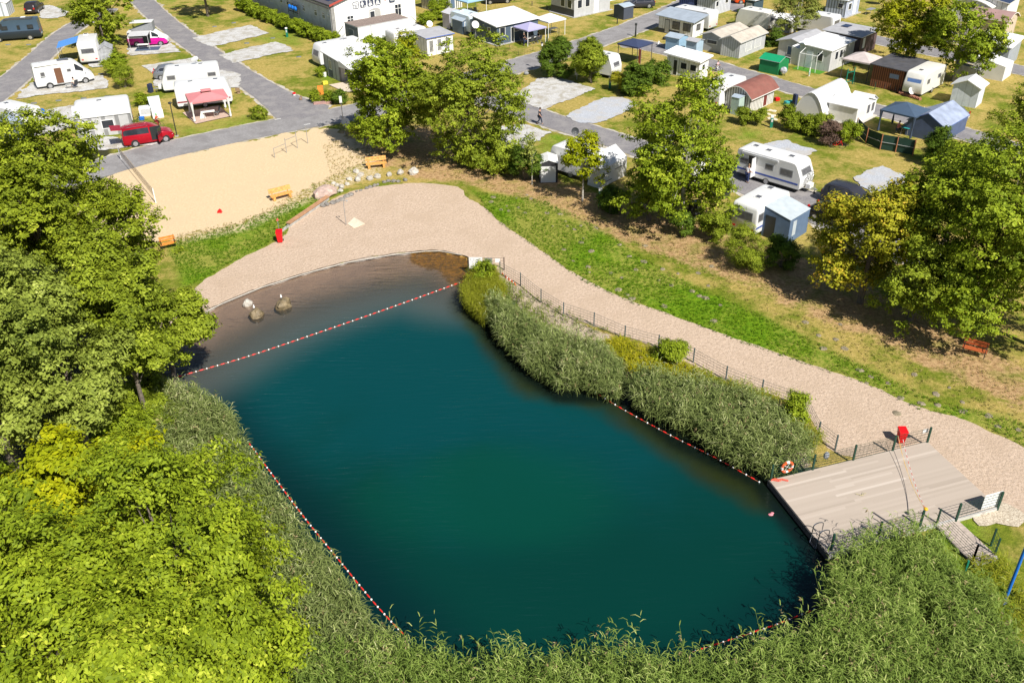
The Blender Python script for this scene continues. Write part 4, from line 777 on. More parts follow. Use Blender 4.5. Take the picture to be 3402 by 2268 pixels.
# shower
c = G('D', 1680, 890); t = thing('beach_shower', 'slim steel shower post with bent head beside a pale slab', 'shower', c)
h_ = height('D', 1680, 712, c); MB().path([(0, 0, 0), (0, 0, h_ * .93), (.05, 0, h_), (.25, .02, h_ + .06)], .03, STEEL, n=8).out('post', t); MB().tube((.22, .02, h_ + .08), (.30, .02, h_ - .04), .02, STEEL, r2=.08).out('shower_head', t); MB().box(-.02, .05, -.05, .02, 1.0, 1.1, CHROME).out('tap', t)
sl = Gs('D', [(1690, 888), (1740, 838), (1818, 885), (1735, 916)]); mb = MB(); mb.prism([(v.x - sl[0].x, v.y - sl[0].y) for v in sl], 'z', 0, .07, mat('pale_slab', (.68, .6, .46), .8, ns=4, na=.15)); tag(mb.out('shower_slab', loc=sl[0]), 'square pale slab on the gravel below the shower', 'slab')
# retaining wall with wooden cap
A, B = G('D', 1265, 905), G('D', 1555, 705); a = math.atan2((B - A).y, (B - A).x); L = (B - A).length; t = thing('sitting_wall', 'low concrete wall with brown timber seat along the beach', 'wall', A, a)
MB().box(0, L, 0, .3, -.05, .3, CONC).out('wall', t); MB().box(-.06, L + .03, -.07, .35, .3, .36, mat('brown_cap_timber', (.46, .25, .13), .6, ns=4, na=.25)).out('seat', t)
MB().box(-1.3, 0, .05, .3, -.05, .1, CONC).out('low_end', t)
# stones
rs = random.Random(8)
def stone(c, r, m, name, label, cat, group=None, flat=.7, seed=0):
    f = lambda d: 1 + .28 * noise.noise(d * 1.3 + Vector((seed * 3.1, 0, 0))) + .14 * noise.noise(d * 3.2 + Vector((0, seed, 0)))
    mb = MB(); mb.ell((0, 0, r * flat * .45), (r, r * rs.uniform(.7, .95), r * flat), m, nu=11, nv=8, f=f); o = mb.out(name, loc=c, rot=rs.uniform(0, 6)); return tag(o, label, cat, group)
STN = mat('pale_field_stone', (.50, .46, .40), .85, ns=4, na=.35, bump=.5); STD = mat('dark_field_stone', (.24, .22, .20), .85, ns=4, na=.4, bump=.5); STP = mat('pink_granite', (.52, .38, .32), .8, ns=3, na=.35, bump=.6, bs=10)
gl_ = 'stones lining the top of the beach'
for i, (x, y, r) in enumerate([(250, 862, .33), (290, 897, .36), (262, 940, .38), (380, 928, .34), (455, 910, .36), (180, 935, .28), (568, 893, .33), (678, 875, .40), (105, 1015, .34), (62, 995, .25), (88, 1052, .27), (160, 985, .24), (25, 975, .24)]): stone(G('m', x, y), r, STN, 'field_stone', 'pale rounded stone in the row above the beach', 'stone', gl_, seed=i)
stone(G('m', 808, 872), .52, STN, 'field_stone', 'largest pale stone at the right end of the stone row', 'stone', gl_, seed=40)
stone(G('D', 1525, 668), 1.15, STP, 'boulder', 'big pinkish granite boulder behind the sitting wall', 'boulder', flat=.5, seed=5)
for i, (x, y, r) in enumerate([(155, 1100, .3), (195, 1085, .27), (100, 1135, .3), (20, 1165, .3), (60, 1150, .26), (130, 1115, .2), (350, 1020, .2), (385, 1008, .22), (425, 995, .24), (455, 985, .18), (520, 960, .2), (560, 950, .22), (610, 952, .24), (655, 955, .22), (725, 942, .27), (290, 1040, .16), (250, 1050, .16), (-40, 1180, .3), (-80, 1195, .26)]): stone(G('m', x, y), r, STD, 'dark_stone', 'dark edging stone sunk at the rim of the beach', 'stone', 'dark stones edging the beach', flat=.6, seed=60 + i)
STW = mat('wet_mossy_stone', (.20, .15, .08), .5, ns=3, na=.6, bump=.6, dirt=.4)
for k, (x, y, r, m, lb, top) in enumerate([(210, 1125, .42, STN, 'pale rock standing in the shallow water nearest the kerb', 0), (355, 1310, .5, STW, 'brown rock with a small white cap left in the shallows', 1), (800, 1165, .62, STW, 'largest mossy rock in the shallows with ripples around', 1)]):
    c = G('n', x, y, WZ); o = stone(c - Vector((0, 0, .25)), r, m, 'pond_rock', lb, 'rock', flat=1.0, seed=20 + k)
    if top: mb = MB(); mb.ell((0, 0, .07), (.07, .07, .09), WPL, nu=8, nv=5); mb.ell((0, 0, .2), (.045, .045, .05), WPL, nu=8, nv=5); tag(mb.out('spout', loc=c + Vector((-.12, .12, r * 1.02))), 'small white spout on the %s rock' % ('mossy' if k == 2 else 'left brown'), 'spout')
# molehills
for i in range(3):
    pass
hills = [('A', [(110, 870), (90, 915), (240, 955), (255, 1000), (185, 990), (350, 970), (410, 1020), (430, 850), (330, 880), (470, 885), (620, 1020), (745, 1030), (670, 1145), (815, 1145), (880, 1175), (940, 1140), (795, 1100), (1095, 1165), (965, 1260), (940, 1300), (780, 1365), (1040, 1380), (870, 1475), (1310, 1320), (1000, 1535), (1400, 1430), (1080, 1155), (1550, 1330)]),
         ('E', [(1185, 15), (1060, 65), (1265, 75), (1130, 150), (1240, 195), (1250, 235), (1410, 240), (1465, 365), (1595, 215), (1765, 295), (1860, 330), (1795, 210), (2070, 410), (2015, 375), (2115, 425), (2135, 335), (1565, 430), (1805, 485), (1530, 400), (2175, 595), (2225, 480), (1910, 245), (1655, 155), (1490, 275), (2060, 240), (2160, 190)]),
         ('F', [(1480, 90), (1600, 100), (1800, 145), (2050, 260), (1785, 80), (1325, 50), (2200, 285), (1980, 180)]), ('v', [(1930, 745), (1880, 770), (1940, 800), (2000, 865), (1975, 850), (1990, 880), (1920, 780), (2040, 880), (2150, 905), (2210, 945), (2060, 950), (1850, 740), (2100, 860), (2180, 890), (1890, 800)])]
SOIL = mat('dry_mole_soil', (.27, .225, .15), .95, ns=7, na=.5, bump=.9)
pr = []
for s_ in range(4):
    f = lambda d: 1 + .3 * noise.noise(d * 1.6 + Vector((s_ * 5.0, 0, 0))); mb = MB(); mb.ell((0, 0, -.01), (.22, .19, .09), SOIL, nu=10, nv=6, f=f); pr.append(mb)
pr = [m_.out('molehill') for m_ in pr]; kk = 0
for k, pts in hills:
    for (x, y) in pts:
        o = pr[kk % 4] if kk < 4 else pr[kk % 4].copy()
        if kk >= 4: COL.objects.link(o)
        o.location = G(k, x, y); o.rotation_euler = (0, 0, rs.uniform(0, 6)); sc = rs.uniform(.5, 1.35); o.scale = (sc, sc, 1); tag(o, 'small mound of dry mole soil on the grass strip', 'molehill', 'molehills on the beach lawn'); kk += 1
# sign in the water by the sedge
c = G('g', 300, 330, WZ); t = thing('swim_sign', 'white sign board with dark map drawing standing at the shallow end', 'sign', (c.x, c.y, WZ), R_(-3)); MB().box(-.06, .02, -.03, .03, -.4, 1.15, BLK).out('post', t); MB().box(2.55, 2.63, -.03, .03, -.2, 1.2, mat('brown_post', (.12, .09, .07), .8)).out('post', t)
MB().box(.05, 1.02, -.03, .0, .3, 1.2, WPL).out('map_panel', t); MB().box(1.2, 1.75, -.03, .0, .75, 1.15, MGREY).out('small_panel', t); MB().box(1.95, 2.3, -.03, 0, .8, 1.1, WPL).out('notice_panel', t)
mb = MB(); rj = random.Random(3)
for i in range(26):
    x, z = rj.uniform(.1, .88), rj.uniform(.36, 1.1); hz = rj.random() > .5; d = rj.uniform(.04, .16)
    mb.box(x, x + (d if hz else .014), -.036, -.03, z, min(1.17, z + (.014 if hz else d)), BLK)
mb.out('map_drawing', t); mb = MB()
for z in (1.15, .9): mb.tube((0, 0, z), (2.6, 0, z), .01, BLK, n=4)
mb.out('wires', t)
# pile of red/white tape behind fence
mb = MB(); pts = [G('g', 880 + i * 26, 350 + i * 20 + (i % 2) * 26, .06) for i in range(10)]; o = pts[0].copy()
for i, (a, b) in enumerate(zip(pts[:-1], pts[1:])): mb.tube(a - o, b - o, .04, (ORNG, WPL)[i % 2], n=5)
tag(mb.out('spare_float_line', loc=o), 'tangle of orange and white float line lying behind the wire fence', 'float line')
# volleyball
A, B = G('D', 265, 728), G('D', 5, 405); t = thing('volleyball_net', 'volleyball net between two slim white posts on the sand court', 'net', A); d = B - A
for c_ in (Vector((0, 0, 0)), d): MB().tube(c_, c_ + Vector((0, 0, 1.35)), .045, WPL, n=8).out('post', t)
NET = mat('net_cords', (.35, .28, .2), .8); mb = MB()
for k in range(6): mb.tube(Vector((0, 0, .55 + k * .15)), d + Vector((0, 0, .55 + k * .15)), .008 if k < 5 else .02, NET, n=3, cap=False)
for k in range(1, 90): c_ = d * (k / 90); mb.tube(c_ + Vector((0, 0, .55)), c_ + Vector((0, 0, 1.3)), .005, NET, n=3, cap=False)
mb.out('net', t)
# turning bars
bases = [G('D', 1150, 392), G('D', 1238, 355), G('D', 1319, 320), G('D', 1396, 286)]; hs = [.95, 1.45, 1.8, 1.8]; t = thing('turning_bars', 'row of three stepped metal turning bars on the sand', 'play bars', bases[0]); o = bases[0]
for b_, h in zip(bases, hs): MB().tube(b_ - o, b_ - o + Vector((0, 0, h)), .035, STEEL, n=8).out('post', t)
for i, z in enumerate((.93, 1.25, 1.75)): MB().tube(bases[i] - o + Vector((0, 0, z)), bases[i + 1] - o + Vector((0, 0, z)), .025, STEEL, n=8).out('bar', t)
t = MB().prism([(-.2, 0), (.2, 0), (.15, .2), (0, .34), (-.15, .2)], 'y', -.12, .12, RED).out('sand_toy', loc=G('D', 740, 800)); tag(t, 'small red plastic toy lying on the sand court', 'toy')
# =====================================================================  VEHICLES
def paint(name, hexc, rough=.3, metal=0, k=1): return mat(name, srgb(hexc, k), rough, metal, ns=1.5, na=.06)
def wheel(t, x, y, r=.32, wd=.2, side=1):
    o = MB().tube((x, y - wd / 2, r), (x, y + wd / 2, r), r, BLACK, n=18).out('wheel', t)
    yy = y + side * wd / 2; mb = MB(); mb.tube((x, yy - .01 * side, r), (x, yy + .012 * side, r), r * .66, RIM, n=14)
    for k in range(5): a = k * 1.2566; mb.tube((x, yy + .014 * side, r), (x + math.cos(a) * r * .6, yy + .014 * side, r + math.sin(a) * r * .6), r * .07, STEEL, n=4)
    mb.out('rim', o)
def arch(mb, x, y, r, side): mb.tube((x, y - .02 * side, r), (x, y + .006 * side, r), r * 1.2, BLK, n=18)
def glassbox(t, name, quad, m=GLASS, frame=None, th=.012):
    """quad: 4 corners counter-clockwise seen from outside -> a pane proud of the body, with optional frame"""
    q = [Vector(v) for v in quad]; nrm = (q[1] - q[0]).cross(q[3] - q[0]).normalized(); c = sum(q, Vector()) / 4
    mk = lambda qq, a, b: ([v + nrm * a for v in qq] + [v + nrm * b for v in qq], [(3, 2, 1, 0), (4, 5, 6, 7), (0, 1, 5, 4), (1, 2, 6, 5), (2, 3, 7, 6), (3, 0, 4, 7)])
    if frame:
        mb = MB(); vs, fs = mk([c + (v - c) * 1.0 for v in q], -.01, th); mb.add(vs, fs, frame); o = mb.out(name, t)
        w = (q[1] - q[0]).length; h = (q[3] - q[0]).length; ux = (q[1] - q[0]) / w; uz = (q[3] - q[0]) / h; f = min(.07, w * .14, h * .14)
        qi = [q[0] + ux * f + uz * f, q[1] - ux * f + uz * f, q[2] - ux * f - uz * f, q[3] + ux * f - uz * f]
        mb = MB(); vs, fs = mk(qi, th, th + .006); mb.add(vs, fs, m); mb.out('pane', o); return o
    mb = MB(); vs, fs = mk(q, -.01, th); mb.add(vs, fs, m); return mb.out(name, t)
def car(label, c, rot, kind, pm, name='parked_car', L=4.5, W=1.82, H=1.5, rails=False, group=None, two=None, cat='car'):
    t = thing(name, label, cat, c, rot, group); h = L / 2
    # x fraction, bottom z, shoulder z, roof z (None = no cabin), half width, half roof width
    prof = {'car': [(-1, .38, .72, None), (-.96, .28, .88, None), (-.84, .22, .94, 1.02), (-.66, .2, .95, 1.38), (-.35, .2, .93, 1.47), (.0, .2, .92, 1.46), (.14, .2, .92, 1.38), (.44, .2, .93, .98), (.72, .22, .88, None), (.93, .28, .72, None), (1, .36, .58, None)],
            'suv': [(-1, .42, .8, None), (-.98, .32, .98, 1.05), (-.9, .28, 1.02, 1.45), (-.78, .27, 1.03, 1.60), (-.35, .27, 1.02, 1.66), (.0, .27, 1.01, 1.64), (.16, .27, 1.0, 1.54), (.44, .27, 1.0, 1.06), (.72, .28, .96, None), (.94, .33, .82, None), (1, .42, .66, None)],
            'mpv': [(-1, .4, .9, None), (-.985, .3, 1.02, 1.2), (-.95, .26, 1.08, 1.7), (-.88, .25, 1.09, 1.82), (-.4, .25, 1.08, 1.85), (.1, .25, 1.06, 1.83), (.30, .25, 1.05, 1.66), (.60, .25, 1.04, 1.12), (.80, .27, .98, None), (.95, .32, .82, None), (1, .42, .66, None)],
            'bus': [(-1, .4, 1.0, None), (-.99, .3, 1.1, 1.3), (-.96, .26, 1.12, 1.9), (-.9, .26, 1.13, 1.97), (-.3, .26, 1.13, 1.99), (.25, .26, 1.12, 1.97), (.42, .26, 1.12, 1.82), (.72, .26, 1.12, 1.22), (.86, .27, 1.04, None), (.96, .32, .85, None), (1, .42, .66, None)],
            'van': [(-1, .45, 1.1, None), (-.99, .36, 1.2, 1.6), (-.975, .32, 1.22, 2.45), (-.93, .32, 1.22, 2.58), (.1, .32, 1.22, 2.60), (.40, .32, 1.22, 2.5), (.52, .32, 1.2, 2.25), (.80, .32, 1.16, 1.32), (.90, .34, 1.05, None), (.97, .38, .85, None), (1, .5, .68, None)]}[kind]
    hz = H / max(p[3] or 0 for p in prof); W2 = W / 2; rings = []
    for i, (fx, zb, zs, zr) in enumerate(prof):
        x = fx * h; e = 1 - .16 * max(0, abs(fx) - .75) / .25; wb = W2 * e; zb, zs = zb * hz, zs * hz; zt = zr * hz if zr else zs
        wr = wb * (.80 if kind not in ('van', 'bus') else .90) if zr else wb * .82; zt2 = zt + (.0 if zr else .02)
        zk = zs + .02 if zr else zs - .0
        rings.append([(x, -wb * .93, zb), (x, -wb, zb + .22), (x, -wb, zs - .04), (x, -wb * .965, zk), (x, -wr, zt - .03 if zr else zt2), (x, -wr * .85, zt2), (x, wr * .85, zt2), (x, wr, zt - .03 if zr else zt2), (x, wb * .965, zk), (x, wb, zs - .04), (x, wb, zb + .22), (x, wb * .93, zb)])
    mb = MB(); mb.loft(rings, pm)
    if two:   # lower body in a second paint
        n = len(mb.f); mi_ = mb.mi(two)
        for fi in range(n):
            if len(mb.f[fi]) == 4 and all((v % 12) in (0, 1, 2, 9, 10, 11) for v in mb.f[fi]): mb.m[fi] = mi_
    wx = (-.56 * h if kind in ('mpv', 'bus', 'van') else -.6 * h, .64 * h if kind != 'van' else .66 * h); wr_ = .33 if kind != 'car' else .31
    for x in wx:
        for s in (-1, 1): arch(mb, x, s * W2 * .985, wr_, s)
    body = mb.out('body', t, smooth=True)
    for x in wx:
        for s in (-1, 1): wheel(t, x, s * (W2 - .09), wr_, .2, s)
    # glass
    ri = [i for i, p in enumerate(prof) if p[3]]; P = lambda i, k: Vector(rings[i][k])
    wf = ri[-1]; q = lambda a, b, f: a.lerp(b, f)
    a, b, c2, d = P(wf, 8), P(wf, 3), P(wf - 1, 4), P(wf - 1, 7)   # windscreen between last two cabin rings
    glassbox(t, 'windscreen', [q(q(a, b, .04), q(d, c2, .04), .05), q(q(a, b, .96), q(d, c2, .96), .05), q(q(a, b, .95), q(d, c2, .95), .93), q(q(a, b, .05), q(d, c2, .05), .93)][::-1])
    rb = ri[0]; a, b, c2, d = P(rb, 3), P(rb, 8), P(rb + 1, 7), P(rb + 1, 4)
    if kind == 'van': pass
    else: glassbox(t, 'rear_window', [q(q(a, b, .1), q(d, c2, .1), .1), q(q(a, b, .9), q(d, c2, .9), .1), q(q(a, b, .9), q(d, c2, .9), .9), q(q(a, b, .1), q(d, c2, .1), .9)][::-1])
    spans = {'car': [(2.55, 4.3), (4.42, 6.45)], 'suv': [(2.3, 4.2), (4.32, 6.45)], 'mpv': [(2.2, 4.9), (5.05, 6.5)], 'bus': [(2.2, 4.9), (5.1, 6.6)], 'van': [(5.05, 6.55)]}[kind]
    def pt(s, k): i = int(s); return P(i, k).lerp(P(i + 1, k), s - i)
    for s0, s1 in spans:
        for (kl, kh, sg) in ((3, 4, 1), (8, 7, -1)):
            n = max(1, int(round((s1 - s0) / .9))); mb = MB(); lo = []; hi = []
            for j in range(n + 1):
                s = s0 + (s1 - s0) * j / n; a, b = pt(s, kl), pt(s, kh); off = Vector((0, -.014 * sg, .004)); l0, h0 = (.12, .86) if kind not in ('van',) else (.28, .85); lo.append(a.lerp(b, l0) + off); hi.append(a.lerp(b, h0) + off)
            k = len(lo); mb.add(lo + hi, [(j, j + 1, k + j + 1, k + j) if sg > 0 else (k + j, k + j + 1, j + 1, j) for j in range(n)], GLASS); mb.out('side_window', t)
    for s in (-1, 1):
        y = s * W2 * .72; zf = .66 * hz; MB().ell((h * .93, y, zf + .03), (.12, .17, .09), CLEAR, nu=8, nv=6).out('headlight', t); MB().box(-h - .005, -h + .1, y - .1, y + .1, zf + (.12 if kind != 'van' else .2), zf + (.36 if kind != 'van' else .6), REDL).out('tail_light', t)
        zm = prof[wf][2] * hz + .1; MB().ell((prof[wf][0] * h - .25, s * (W2 + .08), zm), (.07, .12, .09), pm, nu=8, nv=6).out('mirror', t)
    MB().box(h - .03, h + .015, -.26, .26, .38, .5, WPL).out('number_plate', t); MB().box(-h - .02, -h + .02, -.26, .26, .62, .73, WPL).out('number_plate', t)
    if rails:
        zr = H + .05
        for s in (-1, 1): MB().path([(-.8 * h, s * W2 * .66, zr - .06), (-.72 * h, s * W2 * .66, zr), (-.02 * h, s * W2 * .66, zr), (.06 * h, s * W2 * .66, zr - .08)], .02, CHROME).out('roof_rail', t)
    return t
def body_profile(L, H, z0, fr=.35, kind='caravan'):
    """side outline of a touring caravan, front (drawbar side) at +x"""
    h = L / 2; pts = [(-h + .06, z0), (-h, z0 + .12), (-h, H - .30), (-h + .05, H - .12), (-h + .2, H - .02), (-h + .5, H), (h - fr - .55, H), (h - fr - .25, H - .04), (h - fr - .06, H - .2), (h - .02, z0 + .95), (h, z0 + .75), (h, z0 + .15), (h - .08, z0)]
    return pts
def caravan(label, c, rot, L=5.6, W=2.2, H=2.55, wins=(), stripe=None, hatches=((-.25, 0), (.25, 0)), name='caravan', pm=None, group=None, fr=.3, door=None, drawbar=True, awn=None, wheels=True, cat='caravan', steps=False, win=GREYGL, dish=False):
    pm = pm or WHITE; t = thing(name, label, cat, c, rot, group); z0 = .42; P = body_profile(L, H, z0, fr); h = L / 2; W2 = W / 2
    rings = []
    for y, s in ((-W2, .06), (-W2 + .05, .015), (-W2 + .12, 0), (W2 - .12, 0), (W2 - .05, .015), (W2, .06)):
        rings.append([(x * (1 - s / h), y, z if z < H - .35 else z - s * (1 if z > H - .35 else 0)) for x, z in P])
    mb = MB(); mb.loft(rings, pm); mb.box(-h + .1, h - .2, -W2 + .08, W2 - .08, .3, z0 + .01, DGREY); mb.out('body', t, smooth=True)
    if wheels:
        for s in (-1, 1): wheel(t, -.05, s * (W2 - .1), .31, .2, s)
    def win_(side, u, z, w, hh):
        if side in 'rl':
            y = -W2 if side == 'r' else W2; a, b = (u - w / 2, u + w / 2) if side == 'r' else (u + w / 2, u - w / 2)
            glassbox(t, 'window', [(a, y, z), (b, y, z), (b, y, z + hh), (a, y, z + hh)], win, MGREY if win is GREYGL else LGREY, .015)
        elif side == 'b': glassbox(t, 'window', [(-h, u + w / 2, z), (-h, u - w / 2, z), (-h, u - w / 2, z + hh), (-h, u + w / 2, z + hh)], win, MGREY, .015)
        else:
            def fx(zz):
                za, zb = z0 + .95, H - .2
                return h - .02 - (fr + .04) * max(0, min(1, (zz - za) / (zb - za)))
            glassbox(t, 'window', [(fx(z) + .005, u - w / 2, z), (fx(z) + .005, u + w / 2, z), (fx(z + hh) + .01, u + w / 2, z + hh), (fx(z + hh) + .01, u - w / 2, z + hh)], win, MGREY, .02)
    for wn in wins: win_(*wn)
    for i, (fx_, fy) in enumerate(hatches):
        x, y = fx_ * L, fy * W; o = MB().box(x - .3, x + .3, y - .28, y + .28, H - .01, H + .06, WPL).out('roof_hatch', t); MB().box(x - .24, x + .24, y - .22, y + .22, H + .06, H + .068, GREYGL).out('dome', o)
    if stripe:
        for s in (-1, 1): mb = MB(); mb.box(-h * .97, h * .93, s * W2 - .012 * (s < 0), s * W2 + .012 * (s > 0), z0 + .35, z0 + .5, stripe); mb.out('stripe', t)
    if door:
        side, u = door; y = -W2 if side == 'r' else W2; s = -1 if side == 'r' else 1; o = MB().box(u - .32, u + .32, min(y, y + .02 * s), max(y, y + .02 * s), z0 + .02, H - .35, LGREY).out('door', t); MB().box(u + .18, u + .24, min(y, y + .05 * s), max(y, y + .05 * s), z0 + .85, z0 + .92, BLK).out('handle', o)
    if drawbar:
        mb = MB(); mb.tube((h - .2, -.45, .4), (h + 1.05, 0, .42), .035, STEEL); mb.tube((h - .2, .45, .4), (h + 1.05, 0, .42), .035, STEEL); mb.box(h + .1, h + .5, -.35, .35, .42, .8, pm); mb.out('drawbar', t); MB().tube((h + .8, .0, .02), (h + .8, 0, .8), .03, STEEL).tube((h + .8, -.04, .1), (h + .8, .04, .1), .1, BLACK, n=10).out('jockey_wheel', t)
    if awn:
        side, x0, x1 = awn; s = -1 if side == 'r' else 1; MB().box(x0, x1, min(s * W2, s * (W2 + .14)), max(s * W2, s * (W2 + .14)), H - .3, H - .14, LGREY).out('awning_case', t)
    for s in (-1, 1): MB().box(-h - .015, -h + .03, s * (W2 - .3) - .12, s * (W2 - .3) + .12, z0 + .2, z0 + .34, REDL).out('tail_light', t)
    if dish: satdish_part(t, dish[0], dish[1], H)
    return t
def dish_mesh(mb, c, dr, r, m=None):
    """shallow bowl facing dr"""
    m = m or WPL; d = Vector(dr).normalized(); a = d.orthogonal().normalized(); b = d.cross(a); c = Vector(c); rings = []
    for f, k in ((.02, 0), (.5, .05), (.85, .14), (1, .2)): rings.append([c + (a * math.cos(i * math.pi / 7) + b * math.sin(i * math.pi / 7)) * r * f + d * r * k for i in range(14)])
    mb.loft(rings, m, cap=False); rings = [[v - d * .012 for v in rr] for rr in rings[::-1]]; mb.loft(rings, m, cap=False)
SATD = (.35, -.8, .5)
def satdish_part(t, x, y, z, r=.42):
    o = MB(); o.tube((x, y, z), (x, y, z + .35), .025, STEEL); dish_mesh(o, (x, y - .05, z + .55), SATD, r); o.tube((x, y, z + .3), Vector((x, y - .05, z + .55)) + Vector(SATD) * .5, .012, STEEL); return o.out('satellite_dish', t)
def satdish(label, p_, h=1.0, r=.42, tripod=True, m=None, face=None):
    t = thing('satellite_dish', label, 'satellite dish', p_); mb = MB(); mb.tube((0, 0, .05), (0, 0, h), .02, STEEL)
    if tripod:
        for k in range(3): a = k * 2.094; mb.tube((0, 0, h * .6), (math.cos(a) * .45, math.sin(a) * .45, 0), .015, STEEL)
    mb.out('mast', t); mb = MB(); dish_mesh(mb, (0, -.05, h + r * .3), face or SATD, r, m); mb.out('dish', t); f = Vector(face or SATD).normalized(); MB().tube((0, -.03, h), Vector((0, -.05, h + r * .1)) + f * r * .9, .012, STEEL).ell(Vector((0, -.05, h + r * .1)) + f * r * .9, (.05, .05, .05), MGREY, nu=6, nv=5).out('receiver_arm', t); return t
def cen(A, ang, Lx, Ly): return at(A, ang, Lx / 2, Ly / 2)
NAVY = paint('navy_stripe', '#3550a0'); BORD = paint('bordeaux_stripe', '#8a3040')
# ---- right hand pitches ----
A = G('B', 1425, 905, .25); A.z = 0      # big caravan: near corner is its right end, long side runs left
big = caravan('white touring caravan with blue stripe and open door on the asphalt pitch', at(A, 45, 1.12, 3.15), R_(45 - 90), L=6.3, W=2.25, H=2.6, stripe=NAVY, fr=.45,
              wins=(('r', -2.35, 1.35, .85, .52), ('r', .1, 1.4, .8, .5), ('r', 1.75, 1.3, 1.2, .62), ('f', 0, 1.5, 1.5, .55)), hatches=((-.34, .1), (-.12, 0), (.22, .05)), awn=('r', -2.6, .9))
MB().box(-1.95, -1.2, -1.13, -1.12, .5, 2.2, BLK).out('doorway', big); dr = MB().box(-.02, .02, -.7, 0, .52, 2.25, WHITE).out('open_door', big); dr.location = (-1.2, -1.13, 0); MB().box(-.028, -.02, -.55, -.15, 1.35, 2.0, GREYGL).out('pane', dr)
A = G('B', 955, 1400, 0)
low = caravan('white caravan with a large rear window beside the blue awning', at(A, 45, 2.55, 1.1), R_(45), L=5.1, W=2.2, H=2.6, stripe=NAVY, fr=.35, wins=(('b', 0, 1.35, 1.5, .72), ('r', -1.95, 1.3, .75, .7), ('l', -.5, 1.4, .8, .5)), hatches=((-.14, 0), (.28, .12)), drawbar=True)
# blue awning on its right side
def tent(label, A, ang, Lx, Ly, H0, H1, m, name='awning_tent', cat='awning', door=None, wm=None, group=None, oh=.0, wins=(), H2=None):
    """lean-to canvas: height H0 along y=0 edge (front), H1 along y=Ly edge"""
    t = thing(name, label, cat, A, R_(ang), group); wm = wm or m; a = H0; b = H1; c2 = H2 if H2 is not None else b
    mb = MB(); mb.add([(-oh, -oh, a), (Lx + oh, -oh, a), (Lx + oh, Ly, b), (-oh, Ly, b), (-oh, -oh, a - .03), (Lx + oh, -oh, a - .03), (Lx + oh, Ly, b - .03), (-oh, Ly, b - .03)], [(0, 1, 2, 3), (7, 6, 5, 4), (0, 4, 5, 1), (2, 6, 7, 3), (1, 5, 6, 2), (0, 3, 7, 4)], m); mb.out('roof', t)
    e = .02; mb = MB(); mb.add([(0, 0, 0), (Lx, 0, 0), (Lx, 0, a - e), (0, 0, a - e)], [(0, 1, 2, 3)], wm); mb.add([(0, Ly, 0), (0, 0, 0), (0, 0, a - e), (0, Ly, b - e)], [(0, 1, 2, 3)], wm); mb.add([(Lx, 0, 0), (Lx, Ly, 0), (Lx, Ly, b - e), (Lx, 0, a - e)], [(0, 1, 2, 3)], wm)
    o = mb.out('walls', t); so_ = o.modifiers.new('thick', 'SOLIDIFY'); so_.thickness = .02
    for (f, u, z, w, h, mm) in wins:
        if f == 'F': q = [(u, -.012, z), (u + w, -.012, z), (u + w, -.012, z + h), (u, -.012, z + h)]
        elif f == 'L': q = [(-.012, u + w, z), (-.012, u, z), (-.012, u, z + h), (-.012, u + w, z + h)]
        else: q = [(Lx + .012, u, z), (Lx + .012, u + w, z), (Lx + .012, u + w, z + h), (Lx + .012, u, z + h)]
        glassbox(t, 'window' if z > .3 else 'doorway', q, mm, None, .01)
    return t
BLUC = mat('pale_blue_canvas', (.50, .56, .60), .8, ns=2, na=.12, trans=.1); BLUW = mat('mid_blue_canvas', (.11, .17, .27), .8, ns=2, na=.15, trans=.05)
Ab = at(G('B', 955, 1400, 0), 45, 1.0, -2.25)
tent('pale blue lean-to awning with mid blue walls on the caravan side', Ab, 45, 2.9, 2.25, 2.0, 2.5, BLUC, wm=BLUW, oh=.03, wins=(('L', 1.2, .02, .85, 1.8, BLK), ('F', .5, .5, .5, 1.2, BLUC)))
car('dark grey estate car behind the large touring caravan', at(G('B', 1660, 1010), 45, 0.9, -2.0), R_(-46), 'suv', paint('grey_metallic', '#46464e', .25, .4), L=4.6, W=1.85, H=1.68, rails=True)
car('dark hatchback behind the blue awning under the orange tinged tree', at(G('B', 1500, 1200), 45, 1.2, -1.8), R_(-50), 'car', paint('black_metallic', '#22242a', .25, .4), L=4.3)
A = G('A', 1118, 790, 0)
cm = caravan('white caravan behind the young yellow green tree with black dish beside it', at(A, 48, 1.4, 3.5), R_(48 + 90), L=4.9, W=2.3, H=2.6, wins=(('f', 0, 1.3, 1.3, .6), ('l', -.8, 1.4, .8, .5)), hatches=((.0, 0),))
tent('white rounded awning with dark zips in front of the caravan', A, 48, 3.9, 1.3, 1.75, 2.6, TARP, wins=(('F', .25, 1.05, 1.3, .05, BLK), ('F', .2, .35, 1.5, .05, BLK), ('F', 2.1, 1.1, 1.5, .05, BLK), ('F', 0, .32, .0, .0, BLK)) [:3], H2=2.4)
BLDISH = mat('black_dish', (.035, .04, .045), .5)
satdish('black satellite dish by the caravan behind the young tree', G('A', 880, 460), 2.1, .36, m=BLDISH, face=(.1, -.95, .35))
